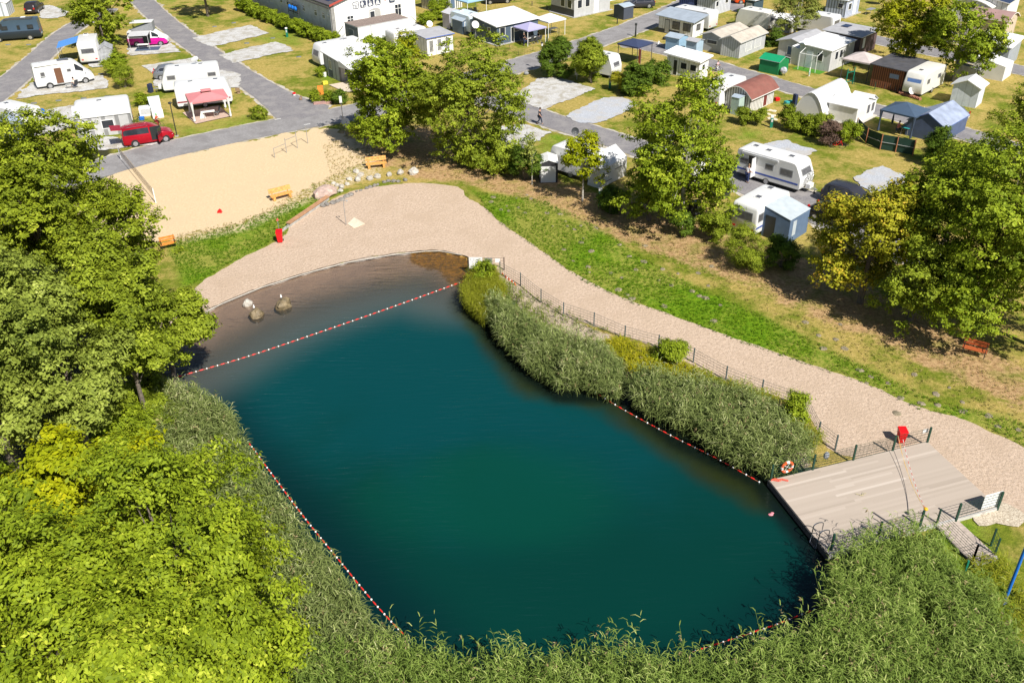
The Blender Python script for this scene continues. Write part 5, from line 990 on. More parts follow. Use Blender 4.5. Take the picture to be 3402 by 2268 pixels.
# white storage tent
def gabled(label, A, ang, Lx, Ly, H, rise, rm, wm, name='storage_tent', cat='tent', oh=.06, door=None, fr=None, group=None):
    """ridge along y"""
    t = thing(name, label, cat, A, R_(ang), group); m2 = Lx / 2
    mb = MB(); mb.prism([(0, 0), (Lx, 0), (Lx, H), (m2, H + rise), (0, H)], 'y', 0, Ly, wm); mb.out('walls', t)
    mb = MB(); mb.prism([(-oh, H - oh * rise / m2 + .01), (m2, H + rise + .01), (Lx + oh, H - oh * rise / m2 + .01), (Lx + oh, H - oh * rise / m2 + .05), (m2, H + rise + .05), (-oh, H - oh * rise / m2 + .05)], 'y', -oh, Ly + oh, rm); mb.out('roof', t)
    if door: u, w, h, dm = door; glassbox(t, 'door', [(u, 0, .03), (u + w, 0, .03), (u + w, 0, h), (u, 0, h)], dm, fr, .012)
    return t
gabled('small white storage tent with a rolled door panel beside the dark bush', G('A', 548, 735), 1, 1.6, 1.9, 1.75, .3, TARP, mat('black_canvas', (.03, .03, .035), .8), door=(.12, 1.3, 1.5, TARP))
# hidden caravan behind big tree + dark box post
Ah = G('B', 330, 900); caravan('white caravan mostly hidden behind the big light green tree', at(Ah, 45, 1.1, 2.3), R_(135), L=4.4, W=2.2, wins=(('l', 0, 1.4, .8, .5),))
tent('black wind screen tent with white stripes beside the big light green tree', G('B', 640, 985), 46, 1.0, .6, 1.5, 1.6, TARP, name='kitchen_tent', cat='tent', wm=mat('black_canvas', (.03, .03, .035), .8))
tent('narrow dark folding screen with white frame behind the rounded bush', G('B', 290, 1185), 20, .9, .4, 1.4, 1.45, TARP, name='wind_screen', cat='wind screen', wm=MT['black_canvas'])
# ---- left hand pitches ----
cad = car('red compact van with roof rails and its front door open beside the road', G('1', 1345, 1540) + Vector((1.55, .95, 0)) * 1 + Vector((-.1, .6, 0)), R_(26), 'mpv', paint('deep_red_metallic', '#a80a20', .25, .2), L=4.75, W=1.8, H=1.84, rails=True, cat='van')
MB().box(.25, 1.25, -.93, -.90, .45, 1.75, BLK).out('doorway', cad); dd_ = MB().box(-.95, 0, -.03, .03, .42, 1.05, MT['deep_red_metallic']).box(-.95, 0, -.02, .02, 1.05, 1.7, GLASS).out('open_door', cad); dd_.location = (1.25, -.92, 0); dd_.rotation_euler = (0, 0, R_(62))
tg = MB().box(-1.0, 0, -.78, .78, -.03, .03, MT['deep_red_metallic']).out('open_tailgate', cad); tg.location = (-2.25, 0, 1.82); tg.rotation_euler = (0, R_(6), 0)
vw = G('1', 540, 925); wv = (G('1', 910, 868) - vw); wa = math.atan2(wv.y, wv.x); cn = vw + wv * .5 + Vector((-math.sin(wa), math.cos(wa), 0)) * 1.0 - wv.normalized() * .25
wvn = car('white high roofed camper van with its sliding door open on the pale pad', cn, wa, 'van', WHITE, L=6.3, W=2.05, H=2.75, name='camper_van', cat='camper van')
MB().box(-.95, -.2, -1.035, -1.03, .5, 2.2, mat('brown_interior', (.16, .07, .035), .7)).out('doorway', wvn); MB().box(-.2, 1.0, -1.09, -1.03, .45, 2.2, WHITE).out('sliding_door', wvn)
for (u, z, w, h) in ((-2.5, 1.45, .55, .55), (.35, 1.6, .5, .38)): glassbox(wvn, 'window', [(u, -1.092 if u > 0 else -1.03, z), (u + w, -1.092 if u > 0 else -1.03, z), (u + w, -1.092 if u > 0 else -1.03, z + h), (u, -1.092 if u > 0 else -1.03, z + h)], GREYGL, LGREY, .012)
MB().box(-.3, .9, -.25, .45, 2.74, 2.83, GREYGL).out('roof_hatch', wvn); MB().box(-2.2, -1.6, -.3, .3, 2.74, 2.82, LGREY).out('roof_hatch', wvn); MB().box(-2.9, 1.0, -.98, -.84, 2.62, 2.76, WPL).out('awning_case', wvn)
for k in range(3): MB().tube((-3.2, -.6 + k * .6, .9), (-3.2, -.6 + k * .6, 1.9), .02, STEEL).out('bike_rack', wvn)
bv = G('1', 320, 418); bl_ = car('dark blue grey camper van cut by the left photo edge', bv + Vector((math.cos(R_(14)), math.sin(R_(14)), 0)) * -1.75 + Vector((-math.sin(R_(14)), math.cos(R_(14)), 0)) * 1.0, R_(194), 'van', paint('blue_grey_metallic', '#46596a', .3, .3), two=paint('dark_slate_paint', '#2c353d', .35, .3), L=6.4, W=2.05, H=2.72, name='camper_van', cat='camper van')
for (u, w) in ((-2.5, .75), (-.85, .35), (.7, .8)): glassbox(bl_, 'window', [(u + w, 1.03, 1.5), (u, 1.03, 1.5), (u, 1.03, 2.0), (u + w, 1.03, 2.0)], GLASS, BLK, .012)
MB().box(-2.6, 1.0, .2, .9, 2.70, 2.8, DGREY).out('roof_box', bl_); MB().box(-1.6, -1.0, -.6, .1, 2.7, 2.79, WPL).out('roof_hatch', bl_)
tv = G('1', 1680, 480); tc_ = tv + Vector((math.cos(R_(8)), math.sin(R_(8)), 0)) * -1.75 + Vector((0, .95, 0))
vwb = car('white and magenta camper bus with raised roof and side awning', tc_, R_(8), 'bus', WHITE, two=paint('magenta_paint', '#c8108c', .3), L=5.0, W=1.9, H=2.0, name='camper_van', cat='camper van')
MB().box(-.5, .45, -.965, -.955, .45, 1.8, BLK).out('doorway', vwb); mb = MB(); mb.add([(-1.8, -.75, 2.0), (1.0, -.75, 2.0), (1.0, .75, 2.0), (-1.8, .75, 2.0), (-1.8, -.75, 2.15), (1.0, -.75, 3.0), (1.0, .75, 3.0), (-1.8, .75, 2.15)], [(3, 2, 1, 0), (4, 5, 6, 7), (0, 1, 5, 4), (1, 2, 6, 5), (2, 3, 7, 6), (3, 0, 4, 7)], MGREY); mb.out('raised_roof', vwb)
MB().box(-1.8, 1.0, -.8, .8, 3.0, 3.06, WHITE).out('roof_shell', vwb).rotation_euler = (0, 0, 0)
mb = MB(); mb.add([(-1.9, -.95, 2.0), (.6, -.95, 2.0), (.6, -2.9, 1.85), (-1.9, -2.9, 1.85), (-1.9, -.95, 2.03), (.6, -.95, 2.03), (.6, -2.9, 1.88), (-1.9, -2.9, 1.88)], [(0, 1, 2, 3), (7, 6, 5, 4), (2, 6, 7, 3), (1, 5, 6, 2), (0, 3, 7, 4)], LGREY); mb.out('side_awning', vwb)
for x in (-1.85, .55): MB().tube((x, -2.88, 0), (x, -2.88, 1.86), .025, LGREY).out('awning_pole', vwb)
mb = MB(); mb.box(-.9, .5, -.3, .3, .68, .72, WPL)
for x in (-.8, .4):
    for y in (-.25, .25): mb.tube((x, y, 0), (x, y, .68), .015, STEEL)
tag(mb.out('folding_table', loc=tc_ + Vector((.3, -2.5, 0)), rot=R_(8)), 'folding table with white top in front of the magenta camper bus', 'table')
tag(MB().box(-1.5, 1.5, -.9, .9, 0, .012, mat('dark_blue_mat', (.06, .09, .15), .9)).out('outdoor_mat', loc=tc_ + Vector((.5, -2.3, .078)), rot=R_(8)), 'dark blue ground mat before the magenta camper bus', 'mat')
# caravan with blue canopy (seen from its end)
Ac = G('1', 850, 690, 0); a_ = 18
cv2 = caravan('white caravan with blue striped canopy on its left side below the shading tree', at(Ac, a_, 1.1, 2.9), R_(a_ + 90), L=5.6, W=2.2, H=2.65, hatches=((.35, .1),), wins=(('b', 0, 1.4, 1.5, .6),), drawbar=False, stripe=None)
BST = mat('bright_blue_striped_canvas', (.10, .32, .78), .8, stripe=2.2, sw=.25, sdark=.75, axis='y', trans=.1)
t = thing('caravan_canopy', 'bright blue striped canopy with thin poles left of the white caravan', 'awning', at(Ac, a_, -2.5, 1.6), R_(a_)); mb = MB(); mb.add([(0, 0, 2.0), (2.45, 0, 2.5), (2.45, 3.4, 2.5), (0, 3.4, 2.0), (0, 0, 2.03), (2.45, 0, 2.53), (2.45, 3.4, 2.53), (0, 3.4, 2.03)], [(3, 2, 1, 0), (4, 5, 6, 7), (0, 1, 5, 4), (2, 3, 7, 6), (3, 0, 4, 7)], BST); mb.out('canvas', t)
for y in (.03, 1.7, 3.35): MB().tube((.03, y, 0), (.03, y, 2.0), .025, LGREY).out('pole', t)
gabled('grey canvas tent at the right side of the blue canopy caravan', at(Ac, a_, 2.2, 1.2), a_, 1.6, 2.2, 1.4, .5, mat('mottled_grey_canvas', (.34, .35, .37), .8, ns=3, na=.4), MT['mottled_grey_canvas'])
# two caravans at the red gazebo
Ad = G('1', 1700, 985, 0)
c1_ = caravan('white touring caravan with a dish on its roof in front of the silver car', at(Ad, 17, 3.3, 1.15), R_(17 + 180), L=6.4, W=2.3, H=2.65, fr=.45, wins=(('l', 2.1, 1.5, .9, .5), ('f', 0, 1.4, 1.4, .6), ('l', -2.3, 1.5, .9, .45)), hatches=((.2, 0), (-.2, 0)), dish=(-.8, .1))
Ae = G('1', 1850, 1115, .4); Ae.z = 0
c2_ = caravan('white caravan with a bordeaux stripe behind the red gazebo', at(Ae, 17, 2.9, 1.15), R_(17), L=5.8, W=2.3, H=2.6, stripe=BORD, wins=(('b', 0, 1.4, 1.4, .6),), hatches=((-.2, 0), (.25, 0)), drawbar=False)
car('silver hatchback parked behind the caravan with the roof dish', at(G('1', 1660, 850), 25, 1.7, 1.0), R_(14), 'car', paint('silver_metallic', '#8b8f96', .3, .5), L=4.2)
car('dark car with red tail lights on the grass at the upper left', G('1', 270, 155) + Vector((.6, 1.9, 0)), R_(97), 'suv', paint('dark_brown_metallic', '#3c3638', .25, .4), L=4.5, H=1.62)
car('grey brown car in the tree shade at the top edge', G('3', -560, 95) + Vector((1.4, 0, 0)), R_(12), 'suv', paint('taupe_metallic', '#6f6a66', .3, .4), L=4.5, H=1.6)
car('black car at the top edge beside the lane', G('3', 1480, 42) + Vector((-.9, .8, 0)), R_(12), 'car', paint('black_metallic', '#22242a', .25, .4), L=4.3)
car('dark blue grey car beside the dark garden shed at the top', G('4', 1090, 92) + Vector((-1.0, .9, 0)), R_(184), 'suv', paint('grey_metallic', '#46464e', .25, .4), L=4.5)
car('silver car behind the navy gazebo', at(G('6', 1210, 1270), -35, .5, 1.0), R_(147), 'car', paint('silver_metallic', '#8b8f96', .3, .5), L=4.5, H=1.5)
# far-left tents / caravans
t = caravan('white caravan behind the blue grey tent at the left photo edge', G('1', 180, 1400) + Vector((-.2, 1.3, 0)), R_(60 + 90), L=5.4, W=2.2, H=2.6, wins=(('r', .5, 1.4, .9, .5), ('r', -1.2, 1.4, .8, .5)), drawbar=False, hatches=((.2, 0),))
gabled('blue grey tent with dark poles at the left photo edge', G('1', 20, 1500) + Vector((-.8, 0, 0)), 14, 3.0, 3.2, 1.5, .7, mat('blue_grey_canvas', (.30, .36, .48), .8, ns=2, na=.15), mat('slate_blue_canvas', (.14, .18, .28), .8, ns=2))
gabled('white tent with dark windows in the upper left corner', G('1', 0, 180) + Vector((-2.2, 0, 0)), 10, 3.4, 3, 1.8, .6, TARP, mat('white_blue_canvas', (.62, .67, .74), .8, stripe=1.2, sw=.3, sdark=.5))
# ---- upper right touring ones ----
Af = G('6', 1050, 1008, .3); Af.z = 0
vin = caravan('old cream caravan with a big blue front window beside the timber cabin', at(Af, 45, 3.0, 1.1), R_(45 + 180), L=5.6, W=2.15, H=2.55, pm=CREAM, fr=.3, wins=(('l', 1.5, 1.3, .7, .55), ('l', -1.2, 1.4, .8, .5)), hatches=((.25, 0),), drawbar=False)
glassbox(vin, 'window', [(2.74, -.8, 1.35), (2.74, .8, 1.35), (2.60, .8, 1.95), (2.60, -.8, 1.95)], mat('blue_curtained_glass', (.12, .22, .5), .2, ns=2), LGREY, .02)
satdish('white satellite dish among the red brick border of the cream caravan', G('6', 940, 1010), .55, .38, tripod=False)
caravan('white caravan with navy gazebo behind between the tall bushes', at(G('4', 690, 822), 50, 1.0, 1.9), R_(50 - 90), L=4.8, W=2.1, H=2.5, wins=(('f', 0, 1.25, 1.2, .55),), drawbar=False)
caravan('white caravan with grey dirty roof behind the beige hut', at(G('5', 760, 340), 46, 1.1, 2.2), R_(136), L=5.0, W=2.2, H=2.5, pm=CREAM, wins=(('b', 0, 1.35, 1.4, .6),), hatches=((.2, 0), (-.1, 0)), drawbar=False)
caravan('white caravan with brown roof panel behind the flat grey solar roof', at(G('5', 1420, 385), 46, 1.1, 2.3), R_(136), L=5.2, W=2.2, H=2.5, wins=(('b', 0, 1.35, 1.4, .6),), drawbar=False)
caravan('white caravan roof rising behind the blue grey roofed house', at(G('4', 1700, 330), 46, 1.1, 2.6), R_(136), L=6.2, W=2.2, H=2.5, wins=(('r', 0, 1.35, 1.0, .6),), drawbar=False)
caravan('white caravan under the red brown curved awning roof', at(G('5', 590, 1185), 46, 1.6, 4.1), R_(46), L=5.4, W=2.2, H=2.5, hatches=((-.1, 0), (.2, 0)), wins=(('l', 0, 1.35, 1.0, .6),), drawbar=False)
caravan('white caravan at the left of the grey roofed blue trimmed home', G('3', 480, 520) + Vector((0, 1.2, 0)), R_(37), L=5.2, W=2.2, H=2.5, wins=(('r', -1.6, 1.35, .9, .5),), drawbar=False)
caravan('pale blue white caravan left of the dark blue mobile home', at(G('3', 1250, 330), 38, -1.3, 1.6), R_(128), L=4.9, W=2.2, H=2.5, pm=mat('pale_blue_white', (.62, .72, .8), .4, ns=2, na=.05), wins=(), drawbar=False)
caravan('white caravan behind the white awning home with dish', at(G('2', 1450, 720, 0), 36, 3.2, 1.2), R_(36 + 180), L=6.0, W=2.2, H=2.6, wins=(('f', 0, 1.3, 1.4, .65),), hatches=((.28, .1), (-.2, 0)), drawbar=False, dish=(-.9, .3))
# =====================================================================  CABINS, HOUSES, GAZEBOS, SHEDS
def wallm(name, hexc, stripe=0, sd_=.6, axis='xy', dirt=.15, sw=.1, k=1): return mat(name, srgb(hexc, k), .75, ns=1.6, na=.1, stripe=stripe, sdark=sd_, axis=axis, dirt=dirt, sw=sw)
RW = mat('white_roof_sheet', (.74, .75, .76), .55, ns=1.2, na=.08, stripe=2.0, sw=.08, sdark=.86, axis='x', dirt=.2)
RG = mat('grey_roof_sheet', (.40, .40, .42), .7, ns=1.2, na=.12, dirt=.3)
RDK = mat('dark_roof_felt', (.07, .07, .08), .85, ns=1.5, na=.3, dirt=.3)
RBG = mat('blue_grey_roof_sheet', (.33, .38, .44), .6, ns=1.2, na=.12, stripe=1.6, sw=.05, sdark=.85, axis='y')
RBE = mat('beige_canvas_roof', (.50, .45, .38), .85, ns=1.0, na=.15, dirt=.35)
RBR = mat('red_brown_roof', (.23, .085, .065), .8, ns=1.2, na=.2, dirt=.25)
CURT = mat('curtained_glass', (.30, .30, .30), .25, ns=6, na=.6, stripe=5, sw=.3, sdark=.5)
def cabin(label, A, ang, Lx, Ly, H, roof, wm, rm, wins=(), doors=(), oh=.25, name='cabin', cat='cabin', trim=None, base=None, th=.09, group=None, slope=(0, 0), rise=.6, z0=0, frame=None, ext=()):
    """near corner at A, x to the right, y to the left/back.  roof: mono (slope = rise along x, y), gx/gy = gable with ridge along x / y, ax/ay = arched"""
    t = thing(name, label, cat, (A[0], A[1], z0), R_(ang), group); trim = trim or WPL; frame = frame or WPL
    if roof == 'mono': zf = lambda x, y: H + slope[0] * x / Lx + slope[1] * y / Ly; xs, ys = [0, Lx], [0, Ly]
    elif roof == 'gx': zf = lambda x, y: H + rise * (1 - abs(2 * y / Ly - 1)); xs, ys = [0, Lx], [0, Ly / 2, Ly]
    elif roof == 'gy': zf = lambda x, y: H + rise * (1 - abs(2 * x / Lx - 1)); xs, ys = [0, Lx / 2, Lx], [0, Ly]
    elif roof == 'ax': zf = lambda x, y: H + rise * (1 - (2 * y / Ly - 1) ** 2); xs, ys = [0, Lx], [Ly * i / 8 for i in range(9)]
    else: zf = lambda x, y: H + rise * (1 - (2 * x / Lx - 1) ** 2); xs, ys = [Lx * i / 8 for i in range(9)], [0, Ly]
    mb = MB()
    ring = [(x, 0) for x in xs] + [(Lx, y) for y in ys[1:]] + [(x, Ly) for x in xs[::-1][1:]] + [(0, y) for y in ys[::-1][1:-1]]
    n = len(ring); mb.add([(x, y, 0) for x, y in ring] + [(x, y, zf(x, y)) for x, y in ring], [(i, (i + 1) % n, n + (i + 1) % n, n + i) for i in range(n)], wm); mb.out('wall', t)
    ex = lambda v, L, k: -oh if v == 0 else (L + oh if abs(v - L) < 1e-6 else v)
    X, Y = [ex(v, Lx, 0) for v in xs], [ex(v, Ly, 1) for v in ys]; nx_, ny_ = len(X), len(Y)
    def zz(x, y):
        if roof == 'mono': return zf(x, y)
        return zf(x, y)
    up = [(x, y, zz(x, y) + .02 + th) for y in Y for x in X]; dn = [(x, y, zz(x, y) + .02) for y in Y for x in X]; N = nx_ * ny_
    fs = [(j * nx_ + i, j * nx_ + i + 1, (j + 1) * nx_ + i + 1, (j + 1) * nx_ + i) for j in range(ny_ - 1) for i in range(nx_ - 1)]
    mb = MB(); mb.add(up + dn, fs + [tuple(N + k for k in f[::-1]) for f in fs], rm)
    rim = []
    for i in range(nx_ - 1): rim += [(i, N + i, N + i + 1, i + 1), ((ny_ - 1) * nx_ + i + 1, N + (ny_ - 1) * nx_ + i + 1, N + (ny_ - 1) * nx_ + i, (ny_ - 1) * nx_ + i)]
    for j in range(ny_ - 1): rim += [((j + 1) * nx_, N + (j + 1) * nx_, N + j * nx_, j * nx_), (j * nx_ + nx_ - 1, N + j * nx_ + nx_ - 1, N + (j + 1) * nx_ + nx_ - 1, (j + 1) * nx_ + nx_ - 1)]
    mb.add(up + dn, rim, trim); mb.out('roof', t)
    def quad(f, u, z, w, h, e=.0):
        if f == 'R': return [(u, -e, z), (u + w, -e, z), (u + w, -e, z + h), (u, -e, z + h)]
        if f == 'L': return [(-e, u + w, z), (-e, u, z), (-e, u, z + h), (-e, u + w, z + h)]
        if f == 'B': return [(u + w, Ly + e, z), (u, Ly + e, z), (u, Ly + e, z + h), (u + w, Ly + e, z + h)]
        return [(Lx + e, u, z), (Lx + e, u + w, z), (Lx + e, u + w, z + h), (Lx + e, u, z + h)]
    for wn in wins: f, u, z, w, h = wn[:5]; glassbox(t, 'window', quad(f, u, z, w, h), wn[5] if len(wn) > 5 else GLASS, wn[6] if len(wn) > 6 else frame, .03)
    for d in doors:
        f, u, w, h, m = d; o = glassbox(t, 'door', quad(f, u, .03, w, h), m, frame, .025)
    if base: MB().box(-.35, Lx + .35, -.35, Ly + .2, -.02, .07, base).out('plinth', t)
    return t
def gazebo(label, C_, ang, Lx, Ly, H, rise, m, leg=None, vent=True, curtains=None, name='gazebo', cat='gazebo', val=.16, corner=False):
    """C_ near corner"""
    leg = leg or WPL; t = thing(name, label, cat, (C_[0], C_[1], 0), R_(ang)); c = (Lx / 2, Ly / 2, H + rise); k = [(0, 0, H), (Lx, 0, H), (Lx, Ly, H), (0, Ly, H)]
    mb = MB(); f = .22 if vent else 0; tp = [tuple(a + (b - a) * f for a, b in zip(c, q_)) for q_ in k]
    kk = [tuple(a + (b - a) * 1.04 if i < 2 else a + (b - a) for i, (a, b) in enumerate(zip(c, q_))) for q_ in k]
    for i in range(4):
        j = (i + 1) % 4
        if vent: mb.add([kk[i], kk[j], tp[j], tp[i]], [(0, 1, 2, 3)], m)
        else: mb.add([kk[i], kk[j], c], [(0, 1, 2)], m)
        mb.add([kk[i], kk[j], (kk[j][0], kk[j][1], H - val), (kk[i][0], kk[i][1], H - val)], [(3, 2, 1, 0)], m)
    o = mb.out('canopy', t); s = o.modifiers.new('thick', 'SOLIDIFY'); s.thickness = .02
    if vent:
        mb = MB(); q2 = [tuple(a + (b - a) * (f * 1.25) + (0 if i < 2 else .22) for i, (a, b) in enumerate(zip(c, q_))) for q_ in k]; c2 = (c[0], c[1], c[2] + .16)
        for i in range(4): mb.add([q2[i], q2[(i + 1) % 4], c2], [(0, 1, 2)], m)
        o = mb.out('vent_cap', t); s = o.modifiers.new('thick', 'SOLIDIFY'); s.thickness = .02
    for (x, y, _) in k:
        x, y = min(max(x, .06), Lx - .06), min(max(y, .06), Ly - .06); o = MB().tube((x, y, 0), (x, y, H), .045, leg, n=6).out('leg', t)
        if curtains: mb = MB(); mb.tube((x, y - .02, .15), (x + .03, y, H * .45), .13, curtains, r2=.06, n=8); mb.tube((x + .03, y, H * .45), (x, y, H), .06, curtains, r2=.18, n=8); mb.out('curtain', t)
    return t
def table(label, c, rot, L, W, m=None, leg=None, h=.74):
    t = thing('garden_table', label, 'table', c, rot); MB().box(-L / 2, L / 2, -W / 2, W / 2, h - .04, h, m or WPL).out('tabletop', t)
    for x in (-1, 1):
        for y in (-1, 1): MB().tube((x * (L / 2 - .08), y * (W / 2 - .08), 0), (x * (L / 2 - .12), y * (W / 2 - .12), h - .04), .022, leg or STEEL, n=6).out('leg', t)
    return t
def chair_master():
    t = thing('garden_chair', 'dark folding garden chair', 'chair'); cm_ = mat('dark_textile', (.05, .055, .065), .8)
    MB().box(-.24, .24, -.24, .22, .42, .46, cm_).out('seat', t); mb = MB(); mb.add([(-.24, .22, .46), (.24, .22, .46), (.24, .42, 1.05), (-.24, .42, 1.05), (-.24, .25, .45), (.24, .25, .45), (.24, .45, 1.04), (-.24, .45, 1.04)], [(0, 1, 2, 3), (7, 6, 5, 4), (0, 3, 7, 4), (1, 5, 6, 2), (2, 6, 7, 3)], cm_); mb.out('backrest', t)
    for x in (-.24, .24): MB().tube((x, -.24, 0), (x, .2, .62), .015, STEEL, n=5).out('leg', t); MB().tube((x, .26, 0), (x, -.2, .62), .015, STEEL, n=5).out('leg', t)
    return t
ch0 = chair_master(); used0 = [0]
def chair(c, rot, label, group):
    if not used0[0]: used0[0] = 1; o = ch0; o.location = c; o.rotation_euler = (0, 0, rot)
    else: o = dup(ch0, c, rot)
    o['label'] = label; o['group'] = group; return o
# ---- the washhouse ----
PLAST = wallm('white_plaster', '#e8e8e6', dirt=.12); PLASS = wallm('shaded_stained_plaster', '#c2c6cc', dirt=.35)  # side wall plaster: bluish shade put into its base colour, plus dirt blotches
A = G('e', 580, 700); BA = 37.4; E_ = 4.45; Wd, Ln = 13.0, 34.0; RI = 1.65
t = thing('washhouse', 'large white plastered washhouse with pictogram signs on the gable', 'building', A, R_(BA))
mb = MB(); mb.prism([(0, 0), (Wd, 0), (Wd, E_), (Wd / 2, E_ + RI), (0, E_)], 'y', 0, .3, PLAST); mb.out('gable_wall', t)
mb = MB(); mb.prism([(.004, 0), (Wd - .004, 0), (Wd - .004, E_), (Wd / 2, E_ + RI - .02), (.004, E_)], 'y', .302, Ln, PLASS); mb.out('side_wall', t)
RT = mat('red_verge_trim', (.42, .07, .05), .6)
for s in (0, 1):
    x0, x1 = (-.35, Wd / 2) if s == 0 else (Wd + .35, Wd / 2); z0_ = E_ - .35 * RI / (Wd / 2)
    mb = MB(); mb.add([(x0, -.3, z0_ + .02), (x1, -.3, E_ + RI + .02), (x1, Ln, E_ + RI + .02), (x0, Ln, z0_ + .02), (x0, -.3, z0_ + .2), (x1, -.3, E_ + RI + .2), (x1, Ln, E_ + RI + .2), (x0, Ln, z0_ + .2)], [(0, 1, 2, 3), (7, 6, 5, 4), (0, 4, 5, 1), (2, 6, 7, 3), (0, 3, 7, 4)], RT if s else mat('dark_roof_tiles', (.10, .09, .10), .7, stripe=2.5, axis='z')); ro = mb.out('roof', t)
    MB().prism([(x0, z0_ - .02), (x1, E_ + RI - .02), (x1, E_ + RI + .24), (x0, z0_ + .24)], 'y', -.36, -.302, RT).out('verge_board', ro)
for k in range(9): mb = MB(); y0 = 1 + k * 1.7; a0, a1 = .3, 3.8; zz_ = lambda x: E_ + x * RI / (Wd / 2) + .24; mb.add([(a0, y0, zz_(a0)), (a1, y0, zz_(a1)), (a1, y0 + 1.6, zz_(a1)), (a0, y0 + 1.6, zz_(a0)), (a0, y0, zz_(a0) - .04), (a1, y0, zz_(a1) - .04), (a1, y0 + 1.6, zz_(a1) - .04), (a0, y0 + 1.6, zz_(a0) - .04)], [(0, 1, 2, 3), (7, 6, 5, 4), (0, 4, 5, 1), (1, 5, 6, 2), (2, 6, 7, 3), (3, 7, 4, 0)], mat('solar_glass', (.02, .03, .08), .15)); mb.out('solar_panel', t)
MB().box(-.05, .45, -.05, .45, 0, E_ - .1, mat('grey_quoin', (.32, .31, .29), .85, ns=3, na=.3)).out('corner_render', t)
MB().tube((-.12, .12, .0), (-.12, .12, E_ - .2), .06, MGREY).out('downpipe', t); MB().tube((-.42, -.3, E_ - .28), (-.42, Ln, E_ - .28), .09, mat('dark_gutter', (.08, .07, .07), .6)).out('gutter', t)
def gw(u, z, w, h, f='R', fr=True):
    q = [(u, 0, z), (u + w, 0, z), (u + w, 0, z + h), (u, 0, z + h)] if f == 'R' else [(0, u + w, z), (0, u, z), (0, u, z + h), (0, u + w, z + h)]
    o = glassbox(t, 'window', q, GLASS, WPL, .03); mb = MB()
    if f == 'R': mb.box(u + w / 2 - .03, u + w / 2 + .03, -.05, -.03, z, z + h, WPL); mb.box(u, u + w, -.05, -.03, z + h * .62, z + h * .62 + .06, WPL)
    else: mb.box(-.05, -.03, u + w / 2 - .03, u + w / 2 + .03, z, z + h, WPL); mb.box(-.05, -.03, u, u + w, z + h * .62, z + h * .62 + .06, WPL)
    mb.out('glazing_bar', o)
gw(2.2, 1.45, 1.0, 1.3); gw(9.65, 1.6, 1.05, 1.55)
MB().box(5.6, 7.4, -.02, 0, 1.3, 2.9, mat('recess_shade', (.42, .41, .39), .9)).prism([(5.6, 2.9), (7.4, 2.9), (7.0, 3.1), (6.5, 3.18), (6.0, 3.1)], 'y', -.02, 0, MT['recess_shade']).out('porch_recess', t); glassbox(t, 'door', [(5.7, -.025, 1.35), (6.5, -.025, 1.35), (6.5, -.025, 2.85), (5.7, -.025, 2.85)], GLASS, WPL, .02)
for u in (1.95, 4.15, 7.7, 12.6, 14.6, 18.5, 22, 25): gw(u, 2.35, .7, .85, 'L')
MB().tube((12.0, -.25, 1.6), (12.9, -.6, 1.1), .03, STEEL).out('handrail', t); MB().tube((.5, -.25, .9), (1.5, -.25, 1.8), .03, STEEL).out('handrail', t)
MB().ell((-.05, .9, 3.0), (.05, .16, .16), WPL).out('wall_lamp', t)
